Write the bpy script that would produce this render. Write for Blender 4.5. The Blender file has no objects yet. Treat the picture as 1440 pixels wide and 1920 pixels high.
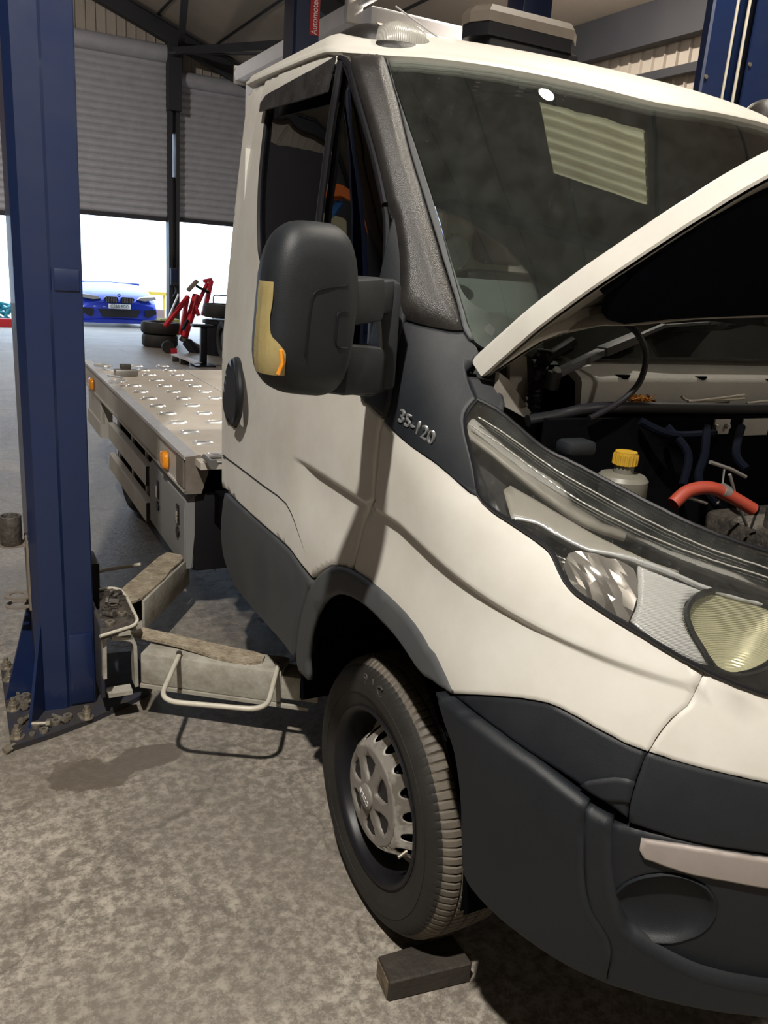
import bpy, bmesh, math, random
from mathutils import Vector, Matrix
from mathutils.geometry import delaunay_2d_cdt
random.seed(7)
PI=math.pi
SC=bpy.context.scene
COL=SC.collection
# ---------------------------------------------------------------- camera
cd=bpy.data.cameras.new('camera'); cam=bpy.data.objects.new('camera',cd); COL.objects.link(cam)
yaw,pit,rol,foc=.4895,.2921,.0749,1536.2
cp=Vector((-.8258,-1.5433,1.6175))
f_=Vector((math.sin(yaw)*math.cos(pit),math.cos(yaw)*math.cos(pit),-math.sin(pit)))
r_=Vector((math.cos(yaw),-math.sin(yaw),0)); u_=r_.cross(f_)
r2=math.cos(rol)*r_+math.sin(rol)*u_; u2=-math.sin(rol)*r_+math.cos(rol)*u_
M=Matrix((r2,u2,-f_)).transposed().to_4x4(); M.translation=cp
cam.matrix_world=M
cd.sensor_fit='VERTICAL'; cd.sensor_height=36; cd.lens=36*foc/1920; cd.clip_start=.02; cd.clip_end=200
SC.camera=cam
# ---------------------------------------------------------------- sky, lamps, exposure
SC.view_settings.view_transform='Standard'; SC.view_settings.look='None'; SC.view_settings.exposure=-.35; SC.view_settings.gamma=1
w=bpy.data.worlds.new('sky'); SC.world=w; w.use_nodes=True
w.node_tree.nodes['Background'].inputs[0].default_value=(.66,.81,1,1)
w.node_tree.nodes['Background'].inputs[1].default_value=5.5
def lamp(name,loc,power,size,col,target=None,kind='AREA',spread=PI):
    l=bpy.data.lights.new(name,kind); l.energy=power; l.color=col
    if kind=='AREA': l.shape='DISK'; l.size=size; l.spread=spread
    else: l.shadow_soft_size=size
    o=bpy.data.objects.new(name,l); COL.objects.link(o); o.location=loc
    if target is not None: o.rotation_euler=(Vector(target)-Vector(loc)).to_track_quat('-Z','Y').to_euler()
    return o
LAMPS=[((-1.68,-1.70,5.0),520,.15,(1,.94,.85)),((2.2,.85,4.65),150,.14,(1,.92,.79)),((-3.2,9,5.9),560,.3,(1,.93,.88)),((4.3,6.2,5.1),330,.3,(1,.90,.80)),((2.8,-4.8,5.0),130,.3,(1,.92,.8))]  # last three are added, unseen fill lamps for shutters, right wall and cowl
# ---------------------------------------------------------------- helpers
def mat(name,col,rough=.5,metal=0,dirt=None,dscale=4,damt=.5,bump=0,bscale=40,coat=0,spec=.5,emit=None,estr=0,contrast=.18):
    m=bpy.data.materials.new(name); m.use_nodes=True; nt=m.node_tree; N=nt.nodes; L=nt.links; b=N['Principled BSDF']
    b.inputs['Base Color'].default_value=(*col,1); b.inputs['Roughness'].default_value=rough; b.inputs['Metallic'].default_value=metal
    b.inputs['Specular IOR Level'].default_value=spec
    if coat: b.inputs['Coat Weight'].default_value=coat; b.inputs['Coat Roughness'].default_value=.08
    if emit: b.inputs['Emission Color'].default_value=(*emit,1); b.inputs['Emission Strength'].default_value=estr
    if dirt or bump: 
        tc=N.new('ShaderNodeTexCoord')
    if dirt:
        n=N.new('ShaderNodeTexNoise'); n.inputs['Scale'].default_value=dscale; n.inputs['Detail'].default_value=9; n.inputs['Roughness'].default_value=.68
        L.new(tc.outputs['Object'],n.inputs['Vector'])
        r=N.new('ShaderNodeValToRGB'); r.color_ramp.elements[0].position=.62-damt*.25-contrast; r.color_ramp.elements[1].position=.62-damt*.25+contrast
        L.new(n.outputs['Fac'],r.inputs['Fac'])
        mx=N.new('ShaderNodeMix'); mx.data_type='RGBA'; mx.inputs[6].default_value=(*col,1); mx.inputs[7].default_value=(*dirt,1)
        ml=N.new('ShaderNodeMath'); ml.operation='MULTIPLY'; ml.inputs[1].default_value=min(1,damt*1.3); L.new(r.outputs['Color'],ml.inputs[0])
        L.new(ml.outputs[0],mx.inputs[0]); L.new(mx.outputs[2],b.inputs['Base Color'])
        mr=N.new('ShaderNodeMapRange'); mr.inputs['To Min'].default_value=rough; mr.inputs['To Max'].default_value=min(1,rough+.25)
        L.new(ml.outputs[0],mr.inputs['Value']); L.new(mr.outputs[0],b.inputs['Roughness'])
    if bump:
        n2=N.new('ShaderNodeTexNoise'); n2.inputs['Scale'].default_value=bscale; n2.inputs['Detail'].default_value=6
        L.new(tc.outputs['Object'],n2.inputs['Vector'])
        bp=N.new('ShaderNodeBump'); bp.inputs['Strength'].default_value=bump; bp.inputs['Distance'].default_value=.01
        L.new(n2.outputs['Fac'],bp.inputs['Height']); L.new(bp.outputs[0],b.inputs['Normal'])
    return m
def glass_mat(name,tint,refl=1.0,rough=0.0,dust=0,haze=(.5,.52,.5)):
    m=bpy.data.materials.new(name); m.use_nodes=True; nt=m.node_tree; N=nt.nodes; L=nt.links
    for n in list(N): N.remove(n)
    o=N.new('ShaderNodeOutputMaterial'); t=N.new('ShaderNodeBsdfTransparent'); t.inputs[0].default_value=(*tint,1)
    g=N.new('ShaderNodeBsdfGlossy'); g.inputs['Roughness'].default_value=rough
    fr=N.new('ShaderNodeFresnel'); fr.inputs['IOR'].default_value=1.5
    ml=N.new('ShaderNodeMath'); ml.operation='MULTIPLY'; ml.use_clamp=True; ml.inputs[1].default_value=refl; L.new(fr.outputs[0],ml.inputs[0])
    mx=N.new('ShaderNodeMixShader'); L.new(ml.outputs[0],mx.inputs[0]); L.new(t.outputs[0],mx.inputs[1]); L.new(g.outputs[0],mx.inputs[2])
    last=mx
    if dust:
        d=N.new('ShaderNodeBsdfDiffuse'); d.inputs[0].default_value=(*haze,1)
        tc=N.new('ShaderNodeTexCoord'); n=N.new('ShaderNodeTexNoise'); n.inputs['Scale'].default_value=14; n.inputs['Detail'].default_value=10; n.inputs['Roughness'].default_value=.8; L.new(tc.outputs['Object'],n.inputs[0])
        n3=N.new('ShaderNodeTexNoise'); n3.inputs['Scale'].default_value=130; n3.inputs['Detail'].default_value=3; L.new(tc.outputs['Object'],n3.inputs[0])
        r=N.new('ShaderNodeMapRange'); r.inputs['From Min'].default_value=.35; r.inputs['From Max'].default_value=.8; r.inputs['To Min'].default_value=dust*.3; r.inputs['To Max'].default_value=dust*1.8; L.new(n.outputs['Fac'],r.inputs[0])
        r3=N.new('ShaderNodeMapRange'); r3.inputs['From Min'].default_value=.66; r3.inputs['From Max'].default_value=.74; r3.inputs['To Max'].default_value=dust*3; L.new(n3.outputs['Fac'],r3.inputs[0])
        ad=N.new('ShaderNodeMath'); ad.use_clamp=True; L.new(r.outputs[0],ad.inputs[0]); L.new(r3.outputs[0],ad.inputs[1])
        m2=N.new('ShaderNodeMixShader'); L.new(ad.outputs[0],m2.inputs[0]); L.new(mx.outputs[0],m2.inputs[1]); L.new(d.outputs[0],m2.inputs[2]); last=m2
    L.new(last.outputs[0],o.inputs[0])
    return m
def stripe_bump(m,axis,scale,strength,dist=.002,prof='SIN'):
    nt=m.node_tree; N=nt.nodes; L=nt.links; b=N['Principled BSDF']
    tc=N.new('ShaderNodeTexCoord'); wv=N.new('ShaderNodeTexWave'); wv.wave_type='BANDS'; wv.bands_direction=axis; wv.wave_profile=prof; wv.inputs['Scale'].default_value=scale
    L.new(tc.outputs['Object'],wv.inputs[0]); bp=N.new('ShaderNodeBump'); bp.inputs['Strength'].default_value=strength; bp.inputs['Distance'].default_value=dist
    L.new(wv.outputs['Fac'],bp.inputs['Height']); L.new(bp.outputs[0],b.inputs['Normal'])
    return m
MT={}
MT['white']=mat('white_paint',(.57,.555,.515),.42,dirt=(.42,.39,.33),dscale=2.6,damt=.42,coat=.15,contrast=.14)
MT['offwhite']=mat('off_white_paint',(.62,.60,.56),.45,dirt=(.35,.32,.27),dscale=5,damt=.4)
MT['plastic']=mat('dark_grey_plastic',(.0075,.0095,.0125),.5,dirt=(.016,.018,.021),dscale=5,damt=.35,bump=.12,bscale=700,spec=.35)
MT['trim']=mat('grey_trim_plastic',(.05,.055,.062),.55,dirt=(.09,.088,.08),dscale=5,damt=.4,bump=.08,bscale=700,spec=.35)
MT['pillar']=mat('textured_pillar_plastic',(.014,.013,.013),.34,dirt=(.035,.03,.025),dscale=14,damt=.35,bump=.25,bscale=450,spec=.55)
MT['black']=mat('black_plastic',(.008,.008,.010),.42,spec=.3)
MT['rubber']=mat('tyre_rubber',(.011,.0105,.010),.6,dirt=(.028,.025,.021),dscale=7,damt=.5,bump=.1,bscale=200,spec=.4)
MT['tread']=mat('dusty_tread_rubber',(.06,.052,.042),.55,dirt=(.12,.10,.075),dscale=9,damt=.6,bump=.1,bscale=200)
MT['letter']=mat('raised_rubber_lettering',(.05,.047,.043),.5)
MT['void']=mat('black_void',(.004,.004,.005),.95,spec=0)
MT['frit']=mat('black_ceramic_border',(.03,.028,.03),.35,dirt=(.06,.055,.05),dscale=30,damt=.4)
MT['steel']=mat('galvanised_steel',(.42,.42,.42),.42,metal=.85,dirt=(.18,.15,.12),dscale=9,damt=.4)
MT['alu']=mat('dull_aluminium',(.60,.59,.55),.42,metal=.1,dirt=(.42,.38,.32),dscale=3,damt=.5)
MT['bright_alu']=mat('bright_aluminium',(.80,.81,.83),.30,metal=.5,dirt=(.5,.48,.44),dscale=30,damt=.3)
MT['rustbrown']=mat('brown_weathered_steel',(.17,.14,.115),.6,metal=.3,dirt=(.28,.25,.22),dscale=20,damt=.5)
MT['blue']=mat('lift_blue_paint',(.006,.017,.068),.36,dirt=(.012,.02,.055),dscale=3,damt=.35,coat=.2)
MT['bluedk']=mat('scuffed_blue_paint',(.012,.022,.06),.5,dirt=(.03,.025,.022),dscale=18,damt=.9)
MT['armgrey']=mat('dirty_grey_arm_paint',(.42,.41,.36),.5,dirt=(.17,.14,.105),dscale=13,damt=.55,bump=.2,bscale=60)
MT['armdirt']=mat('crusted_grey_plate',(.46,.40,.30),.85,dirt=(.2,.16,.11),dscale=22,damt=.7,bump=.9,bscale=90)
MT['grease']=mat('greasy_dark_steel',(.05,.045,.04),.4,metal=.4,dirt=(.15,.13,.11),dscale=40,damt=.5,bump=.4,bscale=90)
MT['nut']=mat('worn_nut_steel',(.5,.46,.38),.35,metal=.8,dirt=(.15,.11,.08),dscale=60,damt=.5)
MT['handle_tube']=mat('cream_painted_tube',(.55,.52,.44),.4,dirt=(.3,.25,.18),dscale=25,damt=.3)
MT['pad']=mat('black_insulation_pad',(.003,.004,.008),.9,bump=.5,bscale=18,spec=.05)
MT['amber']=mat('amber_lens',(.85,.30,.015),.2,coat=.5,emit=(.8,.25,0),estr=.05)
MT['clearlens']=stripe_bump(mat('clear_ribbed_lens',(.33,.32,.29),.25,coat=.6),'X',60,.5)
MT['hub']=mat('grey_hub_paint',(.23,.215,.195),.5,metal=.2,dirt=(.11,.095,.08),dscale=9,damt=.45)
MT['disc']=mat('rusty_silver_disc',(.46,.44,.40),.5,metal=.2,dirt=(.16,.135,.11),dscale=11,damt=.6,contrast=.05)
MT['chrome']=mat('chrome',(.85,.86,.87),.08,metal=1)
MT['silver']=mat('brushed_silver_plastic',(.66,.66,.66),.38,metal=.35); stripe_bump(MT['silver'],'Z',150,.5)
MT['badge']=mat('dark_chrome_badge',(.42,.43,.45),.3,metal=.7)
MT['strip']=mat('satin_grey_strip',(.33,.29,.27),.5,metal=.2,dirt=(.22,.19,.17),dscale=8,damt=.4)
MT['grille_beige']=mat('dusty_clear_plastic',(.33,.31,.27),.4,dirt=(.20,.19,.18),dscale=9,damt=.4)
MT['red']=mat('red_paint',(.62,.02,.03),.4)
MT['navy']=mat('dark_blue_seat',(.02,.025,.03),.8)
MT['wood']=mat('oily_timber',(.022,.018,.015),.6,dirt=(.05,.038,.027),dscale=12,damt=.4,bump=.4,bscale=50)
MT['woodend']=mat('split_timber_end',(.25,.19,.11),.8,dirt=(.08,.06,.04),dscale=40,damt=.8)
MT['redhose']=mat('red_rubber_hose',(.30,.035,.015),.5,dirt=(.15,.03,.02),dscale=20,damt=.4)
MT['yellow']=mat('yellow_cap',(.45,.27,.02),.45,dirt=(.3,.18,.03),dscale=40,damt=.4)
MT['tank']=mat('milky_plastic',(.15,.145,.12),.35,dirt=(.09,.085,.07),dscale=12,damt=.4)
MT['cream_lamp']=mat('cream_indicator_lens',(.62,.52,.25),.2,coat=.5,dirt=(.45,.33,.12),dscale=22,damt=.4)
MT['darkgrey']=mat('dark_steelwork',(.02,.021,.027),.55,dirt=(.035,.035,.037),dscale=2,damt=.4)
MT['toolbox']=mat('grey_toolbox_plastic',(.21,.21,.215),.5,dirt=(.24,.235,.22),dscale=6,damt=.35)
MT['cowl']=mat('faded_cowl_plastic',(.25,.245,.23),.55,dirt=(.36,.335,.30),dscale=7,damt=.45,bump=.1,bscale=200)
MT['inner']=mat('dusty_inner_paint',(.33,.315,.28),.55,dirt=(.17,.15,.13),dscale=7,damt=.6)
MT['facet']=mat('faceted_reflector',(.38,.35,.32),.32,metal=.6,dirt=(.2,.18,.17),dscale=10,damt=.35)
MT['yellowref']=stripe_bump(mat('ribbed_dish_reflector',(.62,.60,.42),.32,metal=.45),'Z',110,.8)
MT['glass']=glass_mat('windscreen_glass',(.90,.95,.92),1.6,.0,dust=.012)
MT['sideglass']=glass_mat('tinted_door_glass',(.45,.50,.55),1.5,.0)
MT['lens']=glass_mat('headlight_lens',(.93,.93,.92),1.5,.02,dust=.02)
def sharp(me,ang=35):
    for p in me.polygons: p.use_smooth=True
    me.set_sharp_from_angle(angle=math.radians(ang))
def mk(name,bm,m,parent=None,ang=35,recalc=True):
    if recalc: bmesh.ops.recalc_face_normals(bm,faces=bm.faces)
    me=bpy.data.meshes.new(name); bm.to_mesh(me); bm.free(); sharp(me,ang)
    if isinstance(m,str): m=MT[m]
    me.materials.append(m)
    o=bpy.data.objects.new(name,me); COL.objects.link(o)
    if parent: o.parent=parent
    return o
def tag(o,label=None,cat=None,group=None,kind=None):
    if label: o['label']=label
    if cat: o['category']=cat
    if group: o['group']=group
    if kind: o['kind']=kind
    return o
def thing(name,label,cat,loc=(0,0,0),group=None):
    o=bpy.data.objects.new(name,None); o.empty_display_size=.1; COL.objects.link(o); o.location=loc
    return tag(o,label,cat,group)
def sub(name,parent,loc=(0,0,0)):
    o=bpy.data.objects.new(name,None); o.empty_display_size=.05; COL.objects.link(o); o.parent=parent; o.location=loc; return o
def NB(): return bmesh.new()
def box(bm,c,s,rz=0,bev=0,rot=None):
    r=bmesh.ops.create_cube(bm,size=1); vs=r['verts']
    mt=Matrix.Translation(c)@(rot.to_4x4() if rot else Matrix.Rotation(rz,4,'Z'))@Matrix.Diagonal((*s,1))
    bmesh.ops.transform(bm,matrix=mt,verts=vs)
    if bev:
        es=list({e for v in vs for e in v.link_edges}); bmesh.ops.bevel(bm,geom=es,offset=bev,segments=2,affect='EDGES',profile=.5)
    return bm
def bb(bm,a,b,bev=0):
    "box from corner a to corner b"
    return box(bm,[(a[i]+b[i])/2 for i in range(3)],[abs(a[i]-b[i]) for i in range(3)],bev=bev)
def beam(bm,a,b,w,h,up=(0,0,1),bev=0):
    a=Vector(a);b=Vector(b);d=(b-a);L=d.length;d.normalize();s=d.cross(Vector(up)).normalized();u=s.cross(d)
    rot=Matrix((d,s,u)).transposed()
    return box(bm,(a+b)/2,(L,w,h),rot=rot,bev=bev)
def cyl(bm,a,b,r,r2=None,n=24,caps=True):
    a=Vector(a);b=Vector(b);r2=r if r2 is None else r2;d=(b-a).normalized();q=d.to_track_quat('Z','Y').to_matrix()
    v=[]
    for p,rr in ((a,r),(b,r2)): v.append([bm.verts.new(p+q@Vector((rr*math.cos(2*PI*i/n),rr*math.sin(2*PI*i/n),0))) for i in range(n)])
    for i in range(n): bm.faces.new((v[0][i],v[0][(i+1)%n],v[1][(i+1)%n],v[1][i]))
    if caps: bm.faces.new(v[0][::-1]); bm.faces.new(v[1])
    return bm
def smoothpath(P,k=6):
    P=[Vector(p) for p in P]; out=[]
    for i in range(len(P)-1):
        p0=P[max(i-1,0)];p1=P[i];p2=P[i+1];p3=P[min(i+2,len(P)-1)]
        for j in range(k):
            t=j/k; out.append(.5*((2*p1)+(p2-p0)*t+(2*p0-5*p1+4*p2-p3)*t*t+(-p0+3*p1-3*p2+p3)*t**3))
    out.append(P[-1]); return out
def tube(bm,P,r,n=10,smooth=0,closed=False,radii=None):
    if smooth: P=smoothpath(P,smooth)
    P=[Vector(p) for p in P]; rings=[]; ref=None
    for i,p in enumerate(P):
        d=(P[min(i+1,len(P)-1)]-P[max(i-1,0)]).normalized()
        if ref is None:
            ref=Vector((0,0,1)) if abs(d.z)<.9 else Vector((1,0,0))
        s=d.cross(ref).normalized(); u=s.cross(d); ref=u
        rr=radii(i/(len(P)-1)) if radii else r
        rings.append([bm.verts.new(p+(s*math.cos(2*PI*k/n)+u*math.sin(2*PI*k/n))*rr) for k in range(n)])
    for a,b in zip(rings,rings[1:]):
        for k in range(n): bm.faces.new((a[k],a[(k+1)%n],b[(k+1)%n],b[k]))
    bm.faces.new(rings[0][::-1]); bm.faces.new(rings[-1])
    return bm
def fillet(P,r,k=6):
    "round the corners of a polyline"
    P=[Vector(p) for p in P]; out=[P[0]]
    for a,b,c in zip(P,P[1:],P[2:]):
        u=(a-b);v=(c-b);rr=min(r,u.length*.45,v.length*.45);s=b+u.normalized()*rr;e=b+v.normalized()*rr
        for j in range(k+1):
            t=j/k; out.append(s*(1-t)**2+b*2*t*(1-t)+e*t*t)
    out.append(P[-1]); return out
def prism(bm,pts,a,b,axis='z'):
    def P(u,v,h): return {'z':(u,v,h),'x':(h,u,v),'y':(u,h,v)}[axis]
    lo=[bm.verts.new(P(u,v,a)) for u,v in pts]; hi=[bm.verts.new(P(u,v,b)) for u,v in pts]; n=len(pts)
    bm.faces.new(lo[::-1]); bm.faces.new(hi)
    for i in range(n): bm.faces.new((lo[i],lo[(i+1)%n],hi[(i+1)%n],hi[i]))
    return bm
def lathe(bm,prof,o=(0,0,0),axis='x',n=48,a0=0,a1=2*PI):
    "prof: (radius, height along axis)"
    full=abs(a1-a0-2*PI)<1e-6; m=n if full else n+1; R=[]
    for i in range(m):
        a=a0+(a1-a0)*i/n; c,s=math.cos(a),math.sin(a)
        R.append([bm.verts.new((o[0]+h,o[1]+r*c,o[2]+r*s) if axis=='x' else ((o[0]+r*c,o[1]+r*s,o[2]+h) if axis=='z' else (o[0]+r*c,o[1]+h,o[2]+r*s))) for r,h in prof])
    for i in range(n):
        A=R[i];B_=R[(i+1)%m]
        for j in range(len(prof)-1):
            if prof[j][0]<1e-6 and prof[j+1][0]<1e-6: continue
            bm.faces.new((A[j],B_[j],B_[j+1],A[j+1]))
    bmesh.ops.remove_doubles(bm,verts=bm.verts,dist=1e-5)
    return bm
def inpoly(x,y,P):
    c=False;n=len(P);j=n-1
    for i in range(n):
        xi,yi=P[i];xj,yj=P[j]
        if (yi>y)!=(yj>y) and x<(xj-xi)*(y-yi)/(yj-yi)+xi: c=not c
        j=i
    return c
def segd(x,y,P):
    best=9;n=len(P)
    for i in range(n):
        ax,ay=P[i];bx,by=P[(i+1)%n];dx,dy=bx-ax,by-ay;l=dx*dx+dy*dy
        t=0 if l<1e-12 else max(0,min(1,((x-ax)*dx+(y-ay)*dy)/l)); d=(x-ax-t*dx)**2+(y-ay-t*dy)**2
        if d<best: best=d
    return math.sqrt(best)
def shell(name,out,fn,m,parent=None,holes=(),off=0,thick=.02,grid=.04,edge=.004,ins=.007,ang=40,dome=None,lines=()):
    "a solid curved panel: outline (and holes) in surface coordinates, skin at off, flange back to off-thick"
    pts=[];edges=[];bnd=0
    loops=[list(out)]+[list(h) for h in holes]
    for lp in loops:
        k=len(pts); n=len(lp); pts+=lp; edges+=[(k+i,k+(i+1)%n) for i in range(n)]
    bnd=len(pts)
    def ok(x,y): return inpoly(x,y,loops[0]) and not any(inpoly(x,y,h) for h in loops[1:])
    if edge:
        for lp in loops:
            n=len(lp)
            for i in range(n):
                (ax,ay),(bx,by),(cx,cy)=lp[i-1],lp[i],lp[(i+1)%n]
                tx,ty=cx-ax,cy-ay;l=math.hypot(tx,ty)
                if l<1e-6: continue
                for s in (1,-1):
                    x,y=bx-ty/l*ins*s,by+tx/l*ins*s
                    if ok(x,y) and segd(x,y,lp)>ins*.7: pts.append((x,y))
    xs=[p[0] for p in out];ys=[p[1] for p in out]
    x=min(xs)+grid*.5;row=0
    while x<max(xs):
        y=min(ys)+grid*.5*(row%2)+grid*.25
        while y<max(ys):
            if ok(x,y) and min(segd(x,y,lp) for lp in loops)>max(ins*1.6,grid*.35): pts.append((x,y))
            y+=grid
        x+=grid*.87;row+=1
    fl_=[p for ln in lines for p in ln if ok(*p) and min(segd(p[0],p[1],lp) for lp in loops)>ins]
    if fl_: pts=pts[:bnd]+[q for q in pts[bnd:] if all((q[0]-p[0])**2+(q[1]-p[1])**2>1.4e-4 for p in fl_)]+fl_
    V,E,F,oi,_,_=delaunay_2d_cdt([Vector(p) for p in pts],edges,[],0,1e-5)
    isb=[any(k<bnd for k in o) for o in oi]
    bm=NB(); top=[];bot=[];NR={}
    cen={}
    for i,v in enumerate(V):
        if dome and not isb[i]:
            dd=min(segd(v.x,v.y,lp) for lp in loops); ex=dome[0]*math.sin(min(1,dd/dome[1])*PI/2)
            top.append(bm.verts.new(fn(v.x,v.y,off+ex))); b_=bm.verts.new(fn(v.x,v.y,off-thick)); bot.append(b_); NR[top[-1]]=NR[b_]=Vector((0,0,1)); continue
        p=Vector(fn(v.x,v.y,off)); nn=(Vector(fn(v.x,v.y,off+.002))-p).normalized()
        a_=bm.verts.new(p-nn*(edge if isb[i] else 0)); b_=bm.verts.new(fn(v.x,v.y,off-thick)); top.append(a_); bot.append(b_)
        if isb[i] and edge:
            # outward tilt along the edge for a rounded look
            e=.004; best=None
            for k in range(8):
                x,y=v.x+e*math.cos(k*PI/4),v.y+e*math.sin(k*PI/4)
                if not ok(x,y):
                    q=Vector(fn(x,y,off))-p; best=q if best is None else best+q
            if best is not None and best.length>1e-6: best.normalize(); NR[a_]=(nn+best*.75).normalized(); NR[b_]=(best-nn*.5).normalized()
            else: NR[a_]=nn; NR[b_]=-nn
        else: NR[a_]=nn; NR[b_]=-nn
    used={}
    for f in F:
        cx=sum(V[i].x for i in f)/3;cy=sum(V[i].y for i in f)/3
        if not ok(cx,cy): continue
        bm.faces.new([top[i] for i in f]); bm.faces.new([bot[i] for i in reversed(f)])
        for a,b in zip(f,list(f[1:])+[f[0]]):
            used[(a,b)]=1
    for (a,b) in used:
        if (b,a) not in used: bm.faces.new((top[b],top[a],bot[a],bot[b]))
    for v in list(bm.verts):
        if not v.link_faces: NR.pop(v,None); bm.verts.remove(v)
    bmesh.ops.recalc_face_normals(bm,faces=bm.faces)
    bm.verts.ensure_lookup_table(); NL=[tuple(NR[v]) for v in bm.verts]
    o=mk(name,bm,m,parent,181,recalc=False)
    if edge and not dome: o.data.normals_split_custom_set_from_vertices(NL)
    else: sharp(o.data,ang)
    return o
def text(name,body,size,mtx,m,parent,depth=.002,sx=1):
    cu=bpy.data.curves.new(name,'FONT'); cu.body=body; cu.size=size; cu.extrude=depth; cu.align_x='CENTER'; cu.align_y='CENTER'; cu.bevel_depth=0
    t=bpy.data.objects.new(name,cu); COL.objects.link(t); dg=bpy.context.evaluated_depsgraph_get()
    me=bpy.data.meshes.new_from_object(t.evaluated_get(dg)); bpy.data.objects.remove(t); me.transform(mtx@Matrix.Diagonal((sx,1,1,1)))
    me.materials.clear(); me.materials.append(MT[m] if isinstance(m,str) else m)
    o=bpy.data.objects.new(name,me); COL.objects.link(o)
    if parent: o.parent=parent
    return o
def frame(o,x,y):
    "matrix with origin o, text running along x, up along y"
    x=Vector(x).normalized(); z=x.cross(Vector(y)).normalized(); y=z.cross(x); m=Matrix((x,y,z)).transposed().to_4x4(); m.translation=Vector(o); return m
def lerp(tab,z):
    # monotone smooth (catmull-hermite) interpolation
    n=len(tab)
    if z<=tab[0][0]: return tab[0][1]
    if z>=tab[-1][0]: return tab[-1][1]
    for i in range(n-1):
        if z<=tab[i+1][0]: break
    x0,y0=tab[i];x1,y1=tab[i+1];h=x1-x0
    d=(y1-y0)/h
    def sl(k):
        if k==0 or k==n-1: return (tab[min(k+1,n-1)][1]-tab[max(k-1,0)][1])/(tab[min(k+1,n-1)][0]-tab[max(k-1,0)][0])
        a=(tab[k][1]-tab[k-1][1])/(tab[k][0]-tab[k-1][0]); b=(tab[k+1][1]-tab[k][1])/(tab[k+1][0]-tab[k][0])
        return 0 if a*b<=0 else 2*a*b/(a+b)
    m0,m1=sl(i),sl(i+1); t=(z-x0)/h
    return (2*t**3-3*t*t+1)*y0+(t**3-2*t*t+t)*h*m0+(3*t*t-2*t**3)*y1+(t**3-t*t)*h*m1
XS=[(.15,.05),(.35,.01),(.55,-.01),(.75,-.02),(1.0,0.0),(1.2,.012),(1.4,.032),(1.6,.048),(1.9,.068),(2.1,.09),(2.17,.115),(2.22,.165),(2.25,.235),(2.27,.38)]
YF=[(.15,-.90),(.3,-.98),(.7,-1.0),(.9,-.96),(1.05,-.88),(1.15,-.76),(1.25,-.55),(1.35,-.33),(1.45,-.165),(1.75,.092),(2.05,.37),(2.14,.46),(2.18,.515),(2.22,.60),(2.25,.70),(2.27,.88)]
BB=[(.15,.62),(1.0,.70),(1.2,.65),(1.45,.42),(2.1,.25),(2.27,.3)]
NN=[(.15,2.4),(1.0,2.4),(1.3,2.6),(1.5,2.7),(2.1,2.4),(2.2,2.4)]
XC=1.0
def disp(y,z):
    "pressed feature line along wing and door: undercut below the line, then flaring out again"
    d=1.085+.13*min(y+.05,0)-z
    if d<=0: return 0
    u=min(d/.02,1); k=u*u*(3-2*u)
    v=min(max((d-.02)/.20,0),1); k*=1-v*v*(3-2*v)
    a=min(max((.62-y)/.2,0),1); a=a*a*(3-2*a)
    return .017*k*a
def S(t,z,off=0.0):
    w=XC-lerp(XS,z); b=lerp(BB,z); yc=lerp(YF,z)+b; n=lerp(NN,z)
    def P(t):
        if t>=0: x,y=XC-w,yc+t
        elif t<-.8*math.pi: x,y=XC+w,yc-.8*math.pi-t
        else:
            f=-t/.8; c,s=math.cos(f),math.sin(f); r=(abs(c)**n+abs(s)**n)**(-1/n)
            x,y=XC-w*r*c,yc-b*r*s
        sg=1 if x<XC else -1
        k=max(0,min(1,abs(x-XC)/w*2-1))
        return x+sg*disp(y,z)*k,y
    x,y=P(t)
    if off:
        e=1e-3
        xa,ya=P(t+e);xb,yb=P(t-e)
        tx,ty=xa-xb,ya-yb
        x2,y2,_=S(t,z+e); x3,y3,_=S(t,z-e)
        vx,vy,vz=(x2-x3),(y2-y3),2*e
        ax,ay,az=ty*vz,-tx*vz,tx*vy-ty*vx
        L=-math.sqrt(ax*ax+ay*ay+az*az) or 1; ax/=L;ay/=L;az/=L
        return x+ax*off,y+ay*off,z+az*off
    return x,y,z

MIR=-.8*PI
def mir(P): return [(MIR-t,z) for t,z in P][::-1]
def both(name,P,m,par,**k):
    a=shell(name,P,S,m,par,**k); b=shell(name,mir(P),S,m,par,**k); return a,b
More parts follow.
